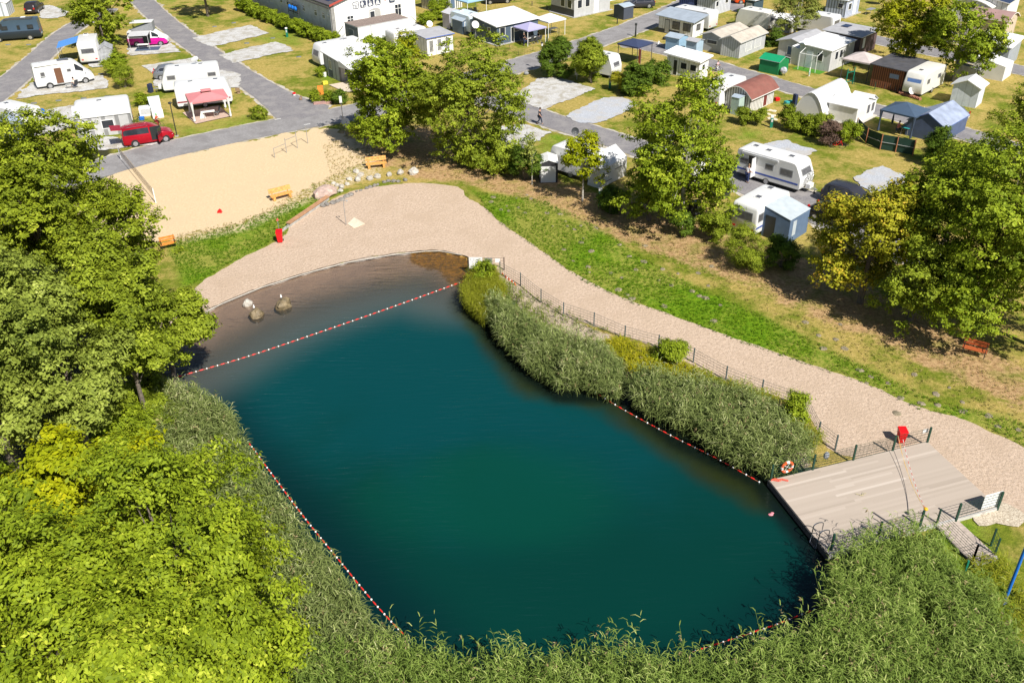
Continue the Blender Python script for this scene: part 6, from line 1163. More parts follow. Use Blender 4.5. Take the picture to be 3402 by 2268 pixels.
# pictograms: dark rounded squares with white figures
PIC = mat('sign_dark_blue', (.06, .07, .11), .5)
def rrect(u, z, s, m, y0, y1, f=.14): c_ = s * f; return [(u + c_, z), (u + s - c_, z), (u + s, z + c_), (u + s, z + s - c_), (u + s - c_, z + s), (u + c_, z + s), (u, z + s - c_), (u, z + c_)]
for i, kind in enumerate(('wash', 'man', 'chair', 'boat', 'x', 'tap')):
    u = 3.25 + i * 1.12; z = 3.45; s = .92
    if kind == 'x': mb = MB(); m = mat('red_sign', (.6, .05, .05), .5); mb.add([(u + .3, -.02, z + .35), (u + .38, -.02, z + .35), (u + .7, -.02, z + .75), (u + .62, -.02, z + .75)], [(0, 1, 2, 3)], m); mb.add([(u + .62, -.022, z + .35), (u + .7, -.022, z + .35), (u + .38, -.022, z + .75), (u + .3, -.022, z + .75)], [(0, 1, 2, 3)], m); mb.out('cross_mark', t); continue
    o = MB().prism(rrect(u, z, s, PIC, 0, 0), 'y', -.03, 0, PIC).out('pictogram', t); mb = MB(); W_ = WPL; b = -.034
    def R(x0, x1, z0_, z1_): mb.box(u + x0 * s, u + x1 * s, b, -.03, z + z0_ * s, z + z1_ * s, W_)
    def D(x, z_, r): mb.tube((u + x * s, b - .001, z + z_ * s), (u + x * s, -.03, z + z_ * s), r * s, W_, n=14)
    if kind == 'wash': R(.1, .9, .54, .9); R(.1, .9, .1, .46); 
    elif kind == 'man': D(.35, .82, .1); R(.22, .48, .42, .72); R(.12, .2, .4, .7); R(.5, .58, .4, .7); R(.24, .33, .08, .42); R(.37, .46, .08, .42); R(.66, .9, .1, .26)
    elif kind == 'chair': D(.42, .84, .08); R(.38, .47, .42, .76); R(.38, .7, .42, .5); R(.64, .72, .16, .5); D(.42, .3, .22); R(.5, .74, .58, .64); R(.7, .9, .12, .18)
    elif kind == 'boat': mb.prism([(u + .48 * s, z + .3 * s), (u + .48 * s, z + .92 * s), (u + .2 * s, z + .3 * s)], 'y', b, -.03, W_); mb.prism([(u + .54 * s, z + .3 * s), (u + .78 * s, z + .3 * s), (u + .54 * s, z + .8 * s)], 'y', b, -.03, W_); R(.1, .9, .12, .24)
    else: R(.45, .55, .2, .9); R(.15, .55, .55, .65); R(.62, .9, .3, .42); R(.25, .34, .3, .55)
    mb.out('figure', o)
    if kind == 'wash': MB().tube((u + .5 * s, b - .006, z + .28 * s), (u + .5 * s, b - .001, z + .28 * s), .12 * s, PIC, n=14).box(u + .2 * s, u + .8 * s, b - .004, b - .001, z + .68 * s, z + .74 * s, PIC).out('figure', o)
# blue awning rack on side wall
mb = MB(); mb.box(-.5, -.42, 8.9, 12.0, 1.9, 2.0, RDK); mb.box(-.5, -.42, 8.9, 12.0, 3.0, 3.08, RDK); [mb.box(-.5, -.44, y, y + .06, 1.6, 3.08, RDK) for y in (8.9, 10.4, 11.94)]
for k in range(3): mb.ell((-.5, 9.6 + k * .85, 2.5), (.25, .4, .34), BLUEP, nu=8, nv=6)
tag(mb.out('kayak_rack', loc=A, rot=R_(BA)), 'dark rack with bright blue bundles hung on the washhouse side wall', 'rack')
# annex
An_ = G('e', 985, 490, 2.6); t = cabin('flat roofed white annex with gravel roof before the washhouse', An_, BA, 7.6, 3.4, 2.6, 'mono', PLAST, mat('gravel_roof', (.27, .21, .18), .9, ns=9, na=.45, bump=.6), oh=.04, doors=[('L', 1.2, 1.2, 2.1, mat('steel_blue_door', (.10, .13, .17), .5))], name='annex', cat='building', trim=LGREY, frame=MGREY)
mb = MB(); mb.box(-.012, -.002, 0, 3.4, 0, 2.55, mat('grey_cladding', (.24, .25, .27), .7, stripe=2, axis='y', sw=.06)); mb.out('cladding', t)
MB().tube((1.9, -.06, 0), (1.9, -.06, 2.6), .04, LGREY).out('downpipe', t)
# ---- white awning home with terrace ----
A = G('e', 690, 1425); GS = wallm('grey_striped_canvas', '#b4b4b6', 1.1, .45, sw=.2); 
hm = cabin('grey canvas awning home with white flat roof beside the tan terrace', A, 36, 6.2, 3.9, 2.35, 'mono', GS, mat('pale_canvas_roof', (.62, .62, .62), .8, ns=1, na=.06), wins=[('L', 1.9, .95, .75, 1.1, mat('sand_blind', (.45, .40, .30), .8)), ('R', .6, .9, .9, .9), ('R', 3.6, .9, 1.3, .9)], slope=(0, .25), oh=.2, name='awning_home', trim=LGREY, doors=[('R', 2.1, .9, 1.9, BLK)])
for k in range(4): MB().box(-.03, -.005, 1.85 + k * .28, 1.99 + k * .28, .1, .9, mat('dark_blue_panel', (.05, .06, .10), .7)).out('blue_panel', hm)
t = thing('terrace_canopy', 'white sloping canopy on posts over the tan terrace', 'canopy', A, R_(36)); CW = mat('white_awning_sheet', (.70, .70, .70), .75, ns=1, na=.05); mb = MB()
mb.add([(-.1, -.05, 2.5), (4.5, -.05, 2.5), (4.5, -2.9, 2.0), (-.1, -2.9, 2.0), (-.1, -.05, 2.56), (4.5, -.05, 2.56), (4.5, -2.9, 2.06), (-.1, -2.9, 2.06)], [(0, 1, 2, 3), (7, 6, 5, 4), (0, 4, 5, 1), (2, 6, 7, 3), (0, 3, 7, 4), (1, 5, 6, 2)], CW); mb.box(-.12, 4.52, -2.95, -2.9, 1.85, 2.08, WPL); mb.out('canvas', t)
mb = MB(); mb.add([(-.1, -.05, 2.5), (-.1, -2.9, 2.0), (-.1, -.05, 1.75)], [(0, 1, 2)], CW); mb.out('side_flap', t)
for x, y in ((0, -2.85), (2.0, -2.85), (4.4, -2.85)): MB().tube((x, y, .08), (x, y, 2.0), .035, WPL).out('post', t)
table('dark dining table in the shade of the white terrace canopy', at(A, 36, 1.9, -1.2, .08), R_(36), 1.8, .9, mat('dark_table', (.08, .07, .07), .6), BLK)
for k, (x, y, r) in enumerate(((1.3, -1.9, 180), (2.3, -1.9, 180), (1.3, -.5, 0), (2.4, -.5, 0))): chair(at(A, 36, x, y, .08), R_(36 + r), 'dark folding chair at the table under the white terrace canopy', 'chairs under the terrace canopy')
# ---- dark blue mobile home ----
A = G('3', 1415, 475); DB = wallm('slate_blue_siding', '#4b5a6a', 5, .8, axis='z', sw=.1, dirt=.05); 
cabin('dark slate blue mobile home with white sheet roof', A, 38, 6.9, 5.2, 2.35, 'mono', DB, RW, wins=[('R', .45, 1.0, .95, 1.15), ('R', 2.9, 1.25, .8, .75), ('R', 3.9, 1.25, .8, .75), ('L', 1.3, 1.3, .6, .7)], doors=[('R', 2.3, .5, 1.9, BLK)], slope=(0, .5), oh=.28, name='mobile_home', cat='mobile home', base=TERR and CONC)
gazebo('lilac gazebo with a crowd of chairs before the dark mobile home', at(A, 38, 2.6, -3.1), 38, 3.1, 2.9, 2.0, .6, mat('lilac_canvas', (.42, .40, .62), .8, ns=1.5, na=.05, trans=.1), vent=False)
table('white table under the lilac gazebo', at(A, 38, 4.2, -1.9), R_(38), 1.7, .8)
for k, (x, y, r) in enumerate(((3.5, -2.6, 180), (4.2, -2.7, 180), (4.9, -2.6, 180), (3.3, -1.1, 0), (5.2, -1.2, 0))): chair(at(A, 38, x, y), R_(38 + r), 'dark folding chair round the white table under the lilac gazebo', 'chairs under the lilac gazebo')
gazebo('white party tent behind the lilac gazebo', at(A, 38, 7.2, -1.8), 38, 3.0, 2.9, 2.1, .7, TARP, vent=False)
table('white table under the white party tent', at(A, 38, 9.2, -.3), R_(38), 1.4, .8)
satdish('large white satellite dish at the left wall of the dark mobile home', at(A, 38, -.9, 3.4), 2.0, .5)
satdish('white satellite dish behind the grey roofed blue trimmed home', G('3', 720, 380), 1.5, .42)
# sheds
SB = wallm('steel_blue_sheet', '#5b6f88', 4, .85, dirt=.08); SBR = mat('pale_blue_sheet_roof', (.38, .45, .52), .5, ns=1.5, na=.1, stripe=3, sw=.1, sdark=.85, axis='y')
def shed(label, A, ang, Lx, Ly, H, rise, wm, rm, ridge='gy', door=None, trim=None):
    return cabin(label, A, ang, Lx, Ly, H, ridge, wm, rm, rise=rise, oh=.12, th=.05, name='garden_shed', cat='shed', trim=trim or LGREY, doors=door or [])
shed('steel blue garden shed left of the dark mobile home', G('3', 1060, 365), 38, 1.5, 2.4, 1.75, .3, SB, SBR, door=[('R', .3, .9, 1.6, mat('blue_grey_door', (.22, .30, .40), .5))])
shed('grey lilac tent shed behind the steel blue one', G('3', 925, 308), 38, 2.3, 1.7, 2.0, .35, wallm('lilac_grey_canvas', '#a9a6b4'), mat('lilac_grey_roof', (.5, .5, .53), .8))
gazebo('sky blue gazebo at the top behind the grey tent shed', G('3', 1110, 185), 40, 3.6, 2.6, 2.1, .5, mat('sky_blue_canvas', (.32, .52, .68), .8, trans=.1), vent=True)
chair(at(G('3', 1110, 185), 40, 1.2, 1.0), R_(200), 'black chair under the sky blue gazebo', 'chairs under the sky blue gazebo'); chair(at(G('3', 1110, 185), 40, 2.2, .8), R_(160), 'black chair under the sky blue gazebo', 'chairs under the sky blue gazebo')
cabin('dark green and white striped cabin at the top left of the sky blue gazebo', G('3', 795, 130), 40, 4.6, 4.0, 2.3, 'mono', wallm('green_white_stripes', '#dcdcd6', 2.6, .25, sw=.45), RW, wins=[('R', .9, 1.0, .8, .9)], doors=[('R', 2.4, .9, 1.9, BLUW)], slope=(0, .2), oh=.2)
tag(MB().prism([(0, 0), (1.5, 0), (1.5, .3), (0, 1.0)], 'y', 0, .06, mat('dark_red_screen', (.35, .04, .03), .7)).out('wind_screen', loc=G('3', 790, 145), rot=R_(-30)), 'dark red wind screen beside the striped cabin', 'wind screen')
cabin('grey roofed home with bright blue gutter behind the big olive tree', G('3', 690, 590), 36, 3.9, 3.2, 2.15, 'mono', wallm('white_panels', '#e2e2e2', 1.5, .5, sw=.12), RG, wins=[('R', .3, .4, .7, 1.5, CURT), ('R', 1.5, .4, .7, 1.5, CURT), ('R', 2.7, .4, .7, 1.5, CURT)], slope=(0, .2), oh=.2, trim=mat('royal_blue_trim', (.05, .12, .5), .5), name='awning_home')
tag(MB().prism([(-.9, 0), (.9, 0), (.9, 1.2), (.5, 1.8), (0, 2.0), (-.5, 1.8), (-.9, 1.2)], 'y', 0, 3.2, TARP).out('storage_tent', loc=G('3', 370, 480), rot=R_(37)), 'white round topped tent beside the hedge below the annex', 'tent')
tag(MB().tube((0, 0, 0), (0, 0, 1.3), .1, mat('ochre_ceramic', (.5, .3, .12), .5), r2=.03).ell((0, 0, .9), (.16, .16, .2), WPL, nu=8, nv=6).out('garden_totem', loc=G('3', 680, 235)), 'slim ochre and white garden totem on the dark path', 'ornament')
# ---- top middle ----
A = G('4', 335, 185); GH = wallm('pale_grey_siding', '#b5b6b8', 0, dirt=.05)
t = cabin('pale grey mobile home with white framed windows at the top', A, 38, 7.0, 5.0, 2.6, 'mono', GH, RW, wins=[('R', .6, 1.1, .9, 1.2), ('R', 2.1, 1.1, .9, 1.2), ('L', .5, 1.1, .9, 1.2), ('L', 2.0, 1.1, .9, 1.2)], doors=[('R', 3.8, .95, 2.1, WPL)], slope=(0, .3), oh=.25, name='mobile_home', cat='mobile home', base=CONC)
MB().box(-.02, -.004, 0, 5, 0, 1.0, DGREY).out('dark_cladding', t)
shed('dark grey garden shed with pale roof on the grass corner', G('4', 850, 212), 38, 1.9, 2.0, 1.7, .25, wallm('dark_grey_sheet', '#454b56', 4, .85, dirt=.05), SBR, ridge='gx')
cabin('white caravan home with fenced terrace at the top centre', at(G('4', 900, 40), 38, -1, 3), 38, 3.6, 2.6, 2.3, 'mono', wallm('white_panels', '#e2e2e2'), RW, wins=[('R', .5, 1, .8, .8), ('R', 1.9, 1, .8, .8)], name='awning_home')
A = G('4', 1562, 402)
cabin('white cabin with blue grey roof and dark framed windows', A, 46, 2.6, 5.4, 2.05, 'mono', wallm('white_panels', '#e2e2e2', .9, .8, sw=.05), RBG, wins=[('L', .3, .75, 1.2, 1.0, GREYGL, BLK), ('L', 2.0, .75, 1.2, 1.0, GREYGL, BLK), ('R', .9, .8, .9, .8, GREYGL, BLK)], doors=[('L', 3.6, .8, 1.8, LGREY)], slope=(.35, .15), oh=.4, frame=BLK, trim=RBG)
sk = MB().box(-.02, -.005, 2.0, 5.4, 0, .55, DGREY).out("skirting_panel", loc=A, rot=R_(46)); tag(sk, "dark panel skirting the white cabin under the blue grey roof", "panel")
shed('pale blue shed with gabled roof before the blue grey roofed cabin', G('4', 1420, 548), 46, 2.0, 2.0, 1.65, .3, wallm('pale_blue_sheet', '#8fb0c8', 3, .85, dirt=.05), SBR)
shed('small grey blue tent shed beside the pale blue shed', G('4', 1600, 598), 46, 1.5, 1.5, 1.8, .2, wallm('grey_blue_canvas', '#9fb4c4'), mat('dusty_grey_roof', (.4, .4, .42), .8))
A = G('4', 1790, 165)
cabin('blue and white striped cabin with white lean-to roof at the top', A, 46, 4.2, 2.9, 2.2, 'mono', wallm('pale_striped_wall', '#c9ccd4', 2.6, .55, sw=.35), mat('plain_white_roof', (.80, .80, .80), .6, ns=1, na=.04), wins=[('R', .3, 1.1, .7, .8), ('R', 2.7, 1.2, .8, .8)], slope=(0, .4), oh=.25)
cabin('grey felt roofed cabin joined behind the blue striped one', at(A, 46, 0, 3.4), 46, 4.0, 2.6, 2.5, 'mono', wallm('navy_white_stripes', '#4a5a8a', 3, .4, sw=.4), RG, slope=(.2, -.3), oh=.3)
# beige gabled home
A = G('5', 480, 612); BW = wallm('grey_white_panel', '#bfc1c4', 3.2, .62, sw=.3, dirt=.1)
cabin('grey panelled hut with beige gabled canvas roof', A, 47, 6.2, 2.6, 1.95, 'gx', BW, RBE, rise=.55, oh=.25, wins=[('R', 1.4, .5, 1.5, 1.2, LGREY, WPL), ('R', 3.6, .5, 1.5, 1.2, LGREY, WPL)], name='awning_home', trim=LGREY)
cabin('beige canvas roofed caravan annex left of the grey panelled hut', at(A, 47, .6, 2.9), 47, 6.0, 2.8, 1.9, 'gx', wallm('grey_panel', '#a9acb0', dirt=.15), RBE, rise=.45, oh=.3, wins=[('L', .6, .9, 1.5, .55, GREYGL)], name='awning_home', trim=LGREY)
# flat white roof cabin
A = G('4', 1625, 842); cabin('white cabin with overhanging white roof behind the dark evergreen', A, 46, 1.9, 4.4, 2.1, 'mono', wallm('white_panels', '#e2e2e2'), MT['plain_white_roof'], wins=[('L', .3, .9, .9, .8), ('L', 1.6, .9, .9, .8), ('R', .6, 1.0, .6, .7)], doors=[('L', 2.9, .6, 1.8, BLK)], oh=.35, slope=(.2, .2), th=.16)
gazebo('navy blue gazebo behind the caravan between the bushes', G('4', 990, 690), 46, 3.0, 3.0, 2.2, .45, mat('navy_canvas', (.035, .05, .11), .7, ns=1.5), vent=False, leg=DGREY)
tag(MB().box(-.02, .02, -.28, .28, .3, 2.0, mat('red_banner', (.62, .16, .14), .7)).tube((0, -.3, 0), (0, -.3, 2.3), .02, STEEL).out('banner', loc=G('4', 1015, 690), rot=R_(20)), 'narrow red banner beside the navy gazebo', 'banner')
# ---- upper right ----
A = G('5', 1415, 752); cabin('pale grey panelled home with white sheet roof above the green shed', A, 46, 5.9, 4.0, 2.35, 'mono', wallm('pale_grey_boards', '#c4c4c2', 1.7, .72, sw=.06, dirt=.05), RW, wins=[('R', 1.1, 1.1, .75, 1.0), ('R', 2.2, 1.1, .75, 1.0), ('L', .9, 1.0, .8, 1.0)], doors=[('L', 2.2, .85, 1.95, mat('pale_glass_door', (.5, .55, .58), .3))], slope=(.1, .25), oh=.15, name='awning_home')
t = thing('pergola_frame', 'thin white canopy frame before the pale grey home', 'frame', A, R_(46)); mb = MB()
for y in (1.0, 3.2): mb.tube((-1.3, y, 0), (-1.3, y, 1.9), .03, WPL); mb.tube((-1.3, y, 1.9), (0, y, 2.3), .03, WPL)
mb.tube((-1.3, 1.0, 1.9), (-1.3, 3.2, 1.9), .035, WPL); mb.out('frame', t)
tag(MB().box(-1.5, -.1, .3, 3.8, 0, .02, mat('artificial_turf', (.06, .22, .01), .9)).out('turf_mat', loc=A, rot=R_(46)), 'bright green artificial turf mat before the pale grey home', 'mat')
cabin('grey roofed awning home left of the pale grey panelled one', at(A, 46, 1.8, 4.3), 46, 5.6, 3.4, 2.0, 'gx', wallm('white_grey_canvas', '#c8cacc', dirt=.1), RG, rise=.45, oh=.3, wins=[('L', 1.0, .5, 1.2, 1.1, BLUW, WPL)], name='awning_home', trim=LGREY)
tent('white canvas screen between the two awning homes', at(A, 46, .2, 4.1), 46, 1.6, 1.0, 1.9, 2.1, TARP, name='canvas_screen', cat='screen')
gs = wallm('emerald_sheet', '#0f7a45', 5, .9, dirt=.02); shed('emerald green garden shed at the lane edge', G('5', 888, 788), 46, 2.3, 2.5, 1.5, .4, gs, mat('emerald_roof', (.01, .30, .13), .45, ns=2, na=.08))
t = thing('covered_grill', 'grill under a crumpled grey cover beside the green shed', 'grill', G('5', 945, 790)); MB().ell((0, 0, .62), (.42, .32, .4), mat('crumpled_grey_cover', (.45, .46, .5), .8, ns=5, na=.4, bump=.6, bs=5), nu=9, nv=6, f=lambda d: 1 + .2 * noise.noise(d * 3)).out('cover', t); MB().tube((-.2, 0, 0), (-.15, 0, .5), .03, BLK).tube((.2, 0, 0), (.15, 0, .5), .03, BLK).out('legs', t)
satdish('white satellite dish on the roof edge of the pale grey home', at(A, 46, -.1, 3.3, 2.4), .4, .38, tripod=False)
A = G('5', 1720, 590); cabin('flat grey roofed cabin with a solar panel under the golden tree', A, 46, 4.6, 4.6, 2.3, 'mono', wallm('dark_brown_mixed', '#5c4a4a', 1.4, .6), RG, oh=.35, slope=(0, .1), wins=[('R', .8, .8, .6, 1.2, WPL)], name='awning_home')
tag(MB().box(0, 1.3, 0, .9, 0, .05, MT['solar_glass']).out('solar_panel', loc=at(A, 46, 2.5, 3.0, 2.53), rot=R_(46)), 'dark solar panel lying on the flat grey roof', 'solar panel')
# timber cabin
A = G('6', 850, 965); TB = wallm('brown_timber_boards', '#8a5236', 4.2, .28, sw=.42, dirt=.05); t = cabin('dark brown timber boarded cabin with black felt roof', A, 46, 5.2, 3.6, 2.3, 'mono', TB, RDK, wins=[('L', .5, 1.25, 1.15, .6, mat('blue_window', (.2, .26, .42), .2), mat('brown_frame', (.2, .1, .06), .6))], oh=.3, slope=(0, .1), trim=RDK)
gazebo('pale umbrella roof left of the brown timber cabin', at(A, 46, .4, 4.2), 46, 3.2, 3.2, 2.3, .7, mat('pinkish_canvas', (.52, .45, .43), .85, ns=2, na=.12), vent=False, leg=mat('dark_post', (.06, .05, .05), .7))
CBR = mat('terracotta_brick', (.40, .17, .11), .85, ns=6, na=.4); mb = MB(); rj = random.Random(5); c0 = G('6', 820, 975)
for k in range(16): p1 = (G('6', 820 + k * 16, 975 + k * 5)) - c0 if k < 15 else Vector((0, 0, 0)); mb.box(p1.x - .14, p1.x + .14, p1.y - .12, p1.y + .12, 0, .24 + .05 * rj.random(), CBR)
tag(mb.out('brick_border', loc=c0), 'low row of terracotta border bricks before the cream caravan', 'border')
tent('pale grey kitchen tent right of the cream caravan', G('6', 1590, 912), 30, .8, 2.6, 2.0, 2.1, mat('mottled_grey_canvas', (.34, .35, .37)), name='kitchen_tent', cat='tent', wm=mat('pale_grey_canvas', (.42, .42, .42), .8, ns=2, na=.3))
cabin('white shed wall at the lane partly behind the right tree', G('6', 1620, 1130), 50, 2.2, 2.6, 2.1, 'gx', wallm('blue_white_panel', '#cdd3da', 1.5, .8), RW, rise=.6, name='garden_shed', cat='shed')
cabin('white fronted home with tall roof edge at the right photo edge', G('6', 1930, 720), 50, 5, 3.5, 2.4, 'mono', wallm('grey_side_wall', '#9aa0a6'), MT['plain_white_roof'], name='awning_home', slope=(.2, .3))
tent('white rounded awning below the tall white roof at the right edge', G('6', 1900, 850), 48, 3.0, 3.4, 1.6, 2.3, TARP, name='awning_tent')
cabin('reddish brown roofed hut at the right top with pale gable', G('l', 1700, 500), 46, 3.6, 4.6, 2.2, 'ay', wallm('cream_brown_panel', '#cbb8a4', 1.2, .6), mat('brown_pink_roof', (.35, .22, .2), .8, ns=1, na=.1), rise=.6, name='awning_home')
cabin('black solar roofed white house in the top right corner', G('l', 1690, 330), 50, 6, 5, 2.8, 'mono', wallm('white_panels', '#e2e2e2'), MT['solar_glass'], slope=(0, .8), name='mobile_home', cat='mobile home')
cabin('white roofed home half hidden by the round crowned tree', G('l', 1480, 330), 46, 3.5, 5, 2.3, 'ax', wallm('white_panels', '#e2e2e2'), mat('cream_roof', (.62, .6, .56), .7), rise=.6, name='awning_home')
cabin('blue striped awning home at the top beside the birch', G('5', 1580, 190), 46, 4.2, 3.0, 2.3, 'mono', wallm('pale_blue_stripes', '#b9c2d6', 2.4, .35, sw=.35), mat('blue_white_roof', (.55, .62, .68), .7), wins=[('L', .4, 1.2, .8, .7), ('R', .8, .9, .9, .9)], doors=[('R', 2.4, .9, 1.9, WPL)], name='awning_home', base=CONC)
table('long grey table on the terrace of the blue striped awning home', G('5', 1850, 150), R_(46), 1.6, .8, MGREY)
cabin('small dark green kiosk with pale window at the top', G('5', 630, 165), 44, 2.4, 1.6, 2.0, 'mono', wallm('dark_teal_boards', '#3a4d55'), MT['pale_blue_sheet_roof'], wins=[('L', .3, .7, 1.0, .9, LGREY)], name='garden_shed', cat='shed')
t = car('orange car just showing at the top edge', G('5', 515, 48) + Vector((1, 1.2, 0)), R_(10), 'car', paint('orange_paint', '#e05010'), L=4.3)
satdish('white satellite dish cluster at the top above the golden tree', G('6', 690, 60), 2.2, .9)
gabled('grey sagging canvas tent behind the drooping birch', G('5', 1010, 350), 46, 2.6, 2.6, 1.6, .5, TARP, mat('pale_grey_canvas', (.42, .42, .42)))
# curved red brown awning
A = G('5', 590, 1185); t = cabin('white slatted hut with a red brown arched roof', at(A, 46, .0, .0), 46, 4.8, 2.9, 1.85, 'ax', wallm('white_slats', '#d8d6d0', 3.4, .35, sw=.4), RBR, rise=.7, oh=.35, name='awning_home', doors=[('R', 2.6, .8, 1.8, mat('dark_red_door', (.16, .03, .03), .6))])
tag(MB().box(0, 1.1, 0, .9, 0, 1.8, wallm('pale_green_sheet', '#a9bdb4', 3, .85)).prism([(-.05, 1.8), (1.15, 1.8), (.55, 2.0)], 'y', -.05, .95, SBR).out('tool_cupboard', loc=G('5', 470, 1205), rot=R_(46)), 'pale green tool cupboard at the left of the red brown roofed hut', 'cupboard')
# arched white awning
AW = mat('arched_white_canvas', (.74, .74, .74), .75, ns=1, na=.05, trans=.05)
A = G('5', 1690, 1312); cabin('white caravan roof with high rounded canvas cover', at(A, 46, -1.2, 3.0), 46, 6.2, 2.9, 1.0, 'ax', AW, AW, rise=1.65, oh=.06, name='arched_awning', cat='awning', trim=AW)
t = cabin('white canvas awning with open window front beside the green screen fence', at(A, 46, 0, 0), 46, 4.0, 3.0, 1.7, 'gy', wallm('white_canvas_wall', '#dcdcd8', 0, dirt=.1), AW, rise=.65, oh=.12, name='awning_tent', cat='awning', wins=[('R', 2.2, .6, .7, 1.0, GREYGL), ('R', 3.2, .6, .7, 1.0, GREYGL)], base=mat('timber_floor', (.5, .46, .4), .8), trim=AW)
shed('white angular storage tent right of the white awning', G('5', 1790, 1230) + Vector((.4, .4, 0)), 46, 1.7, 2.0, 1.5, .5, TARP, TARP, ridge='gy')
# navy gazebo and blue tents
A = G('6', 945, 1455); gazebo('navy blue gazebo behind the green screen fence', at(A, 42, 0, 0), 44, 3.1, 3.4, 2.2, .75, mat('slate_navy_canvas', (.05, .085, .14), .75, ns=1.5, na=.1), vent=False, leg=DGREY, curtains=mat('navy_curtain', (.04, .06, .1), .8))
table('teal table under the navy gazebo', at(A, 44, 1.2, 1.0), R_(44), 1.1, .8, mat('teal_plastic', (.03, .32, .33), .5))
t = cabin('blue canvas tent with pale sunlit top at the right', at(G('6', 1270, 1500), 44, 0, 0), 44, 5.2, 3.6, 1.5, 'gx', mat('tent_blue', (.08, .11, .20), .8, ns=1.5, na=.15), mat('pale_blue_tent_top', (.30, .35, .47), .8, ns=1.2, na=.25), rise=1.0, oh=.1, name='tent', cat='tent', trim=mat('tent_blue_edge', (.13, .2, .48), .8))
satdish('small white dish beside the silver car', G('6', 1065, 1275), .5, .35, tripod=False)
# green screen fence
P = [G('6', 375, 1390), G('6', 480, 1500), G('6', 630, 1560), G('C', 860, 490), G('C', 1040, 525)]
t = thing('screen_fence', 'dark green privacy screen fence with rusty posts', 'fence', P[0]); o = P[0]; GF = mat('dark_green_screen', (.01, .045, .032), .8, ns=3, na=.2); RP = mat('rusty_post', (.35, .14, .07), .8)
for i, p1 in enumerate(P): MB().tube(p1 - o, p1 - o + Vector((0, 0, 1.55)), .05, RP, n=6).out('post', t)
for a, b in zip(P[:-1], P[1:]):
    mb = MB(); d = (b - a).normalized(); nn = Vector((-d.y, d.x, 0)) * .02; a2, b2 = a - o + nn * 4, b - o + nn * 4
    mb.prism([(a2.x, a2.y), (b2.x, b2.y), (b2.x + nn.x, b2.y + nn.y), (a2.x + nn.x, a2.y + nn.y)], 'z', .05, 1.45, GF); pn_ = mb.out('screen', t); MB().tube(a2 - nn * 3 + Vector((0, 0, .75)), b2 - nn * 3 + Vector((0, 0, .75)), .02, LGREY, n=4).out('rail', pn_)
# red gazebo at left
A = G('2', 145, 1282); PINKC = mat('faded_red_canvas', (.66, .24, .25), .8, ns=1.5, na=.06, trans=.1)
gz = gazebo('faded red gazebo with tied white curtains on a pink paved square', at(A, 22, 0, .1), 24, 3.8, 3.3, 2.1, .55, PINKC, vent=True, curtains=TARP)
table('small white folding table under the red gazebo', at(A, 24, 1.7, .9), R_(18), 1.2, .6)
chair(at(A, 24, 2.5, 1.1), R_(-60), 'dark folding chair beside the white table under the red gazebo', 'chairs under the red gazebo')
mb = MB(); mb.prism([(-.3, 0), (.3, 0), (.18, .72), (-.1, .74)], 'y', 0, .5, WPL); tag(mb.out('covered_chair', loc=at(A, 24, 1.0, .9), rot=R_(20)), 'white covered lounger leaning by the table under the red gazebo', 'lounger')
# long awning at the red van
A = G('1', 820, 1450, 0); t = cabin('white canvas lean-to with grey scalloped roof behind the red van', A, 20, 5.2, 2.4, 2.0, 'mono', wallm('grey_white_canvas', '#b9b9b9', .8, .5, sw=.3), mat('pale_grey_canvas_roof', (.60, .61, .63), .8, ns=1, na=.06), slope=(0, .45), oh=.1, wins=[('R', .6, .7, 1.2, .9, GLASS), ('R', 2.4, .7, 1.2, .9, GLASS)], name='awning_tent', cat='awning')
caravan('white caravan behind the grey scalloped awning', at(A, 20, 2.5, 3.5), R_(20 + 180), L=5.6, W=2.2, H=2.6, wins=(('l', 1.0, 1.4, .9, .5),), hatches=((0, .1),), drawbar=False)
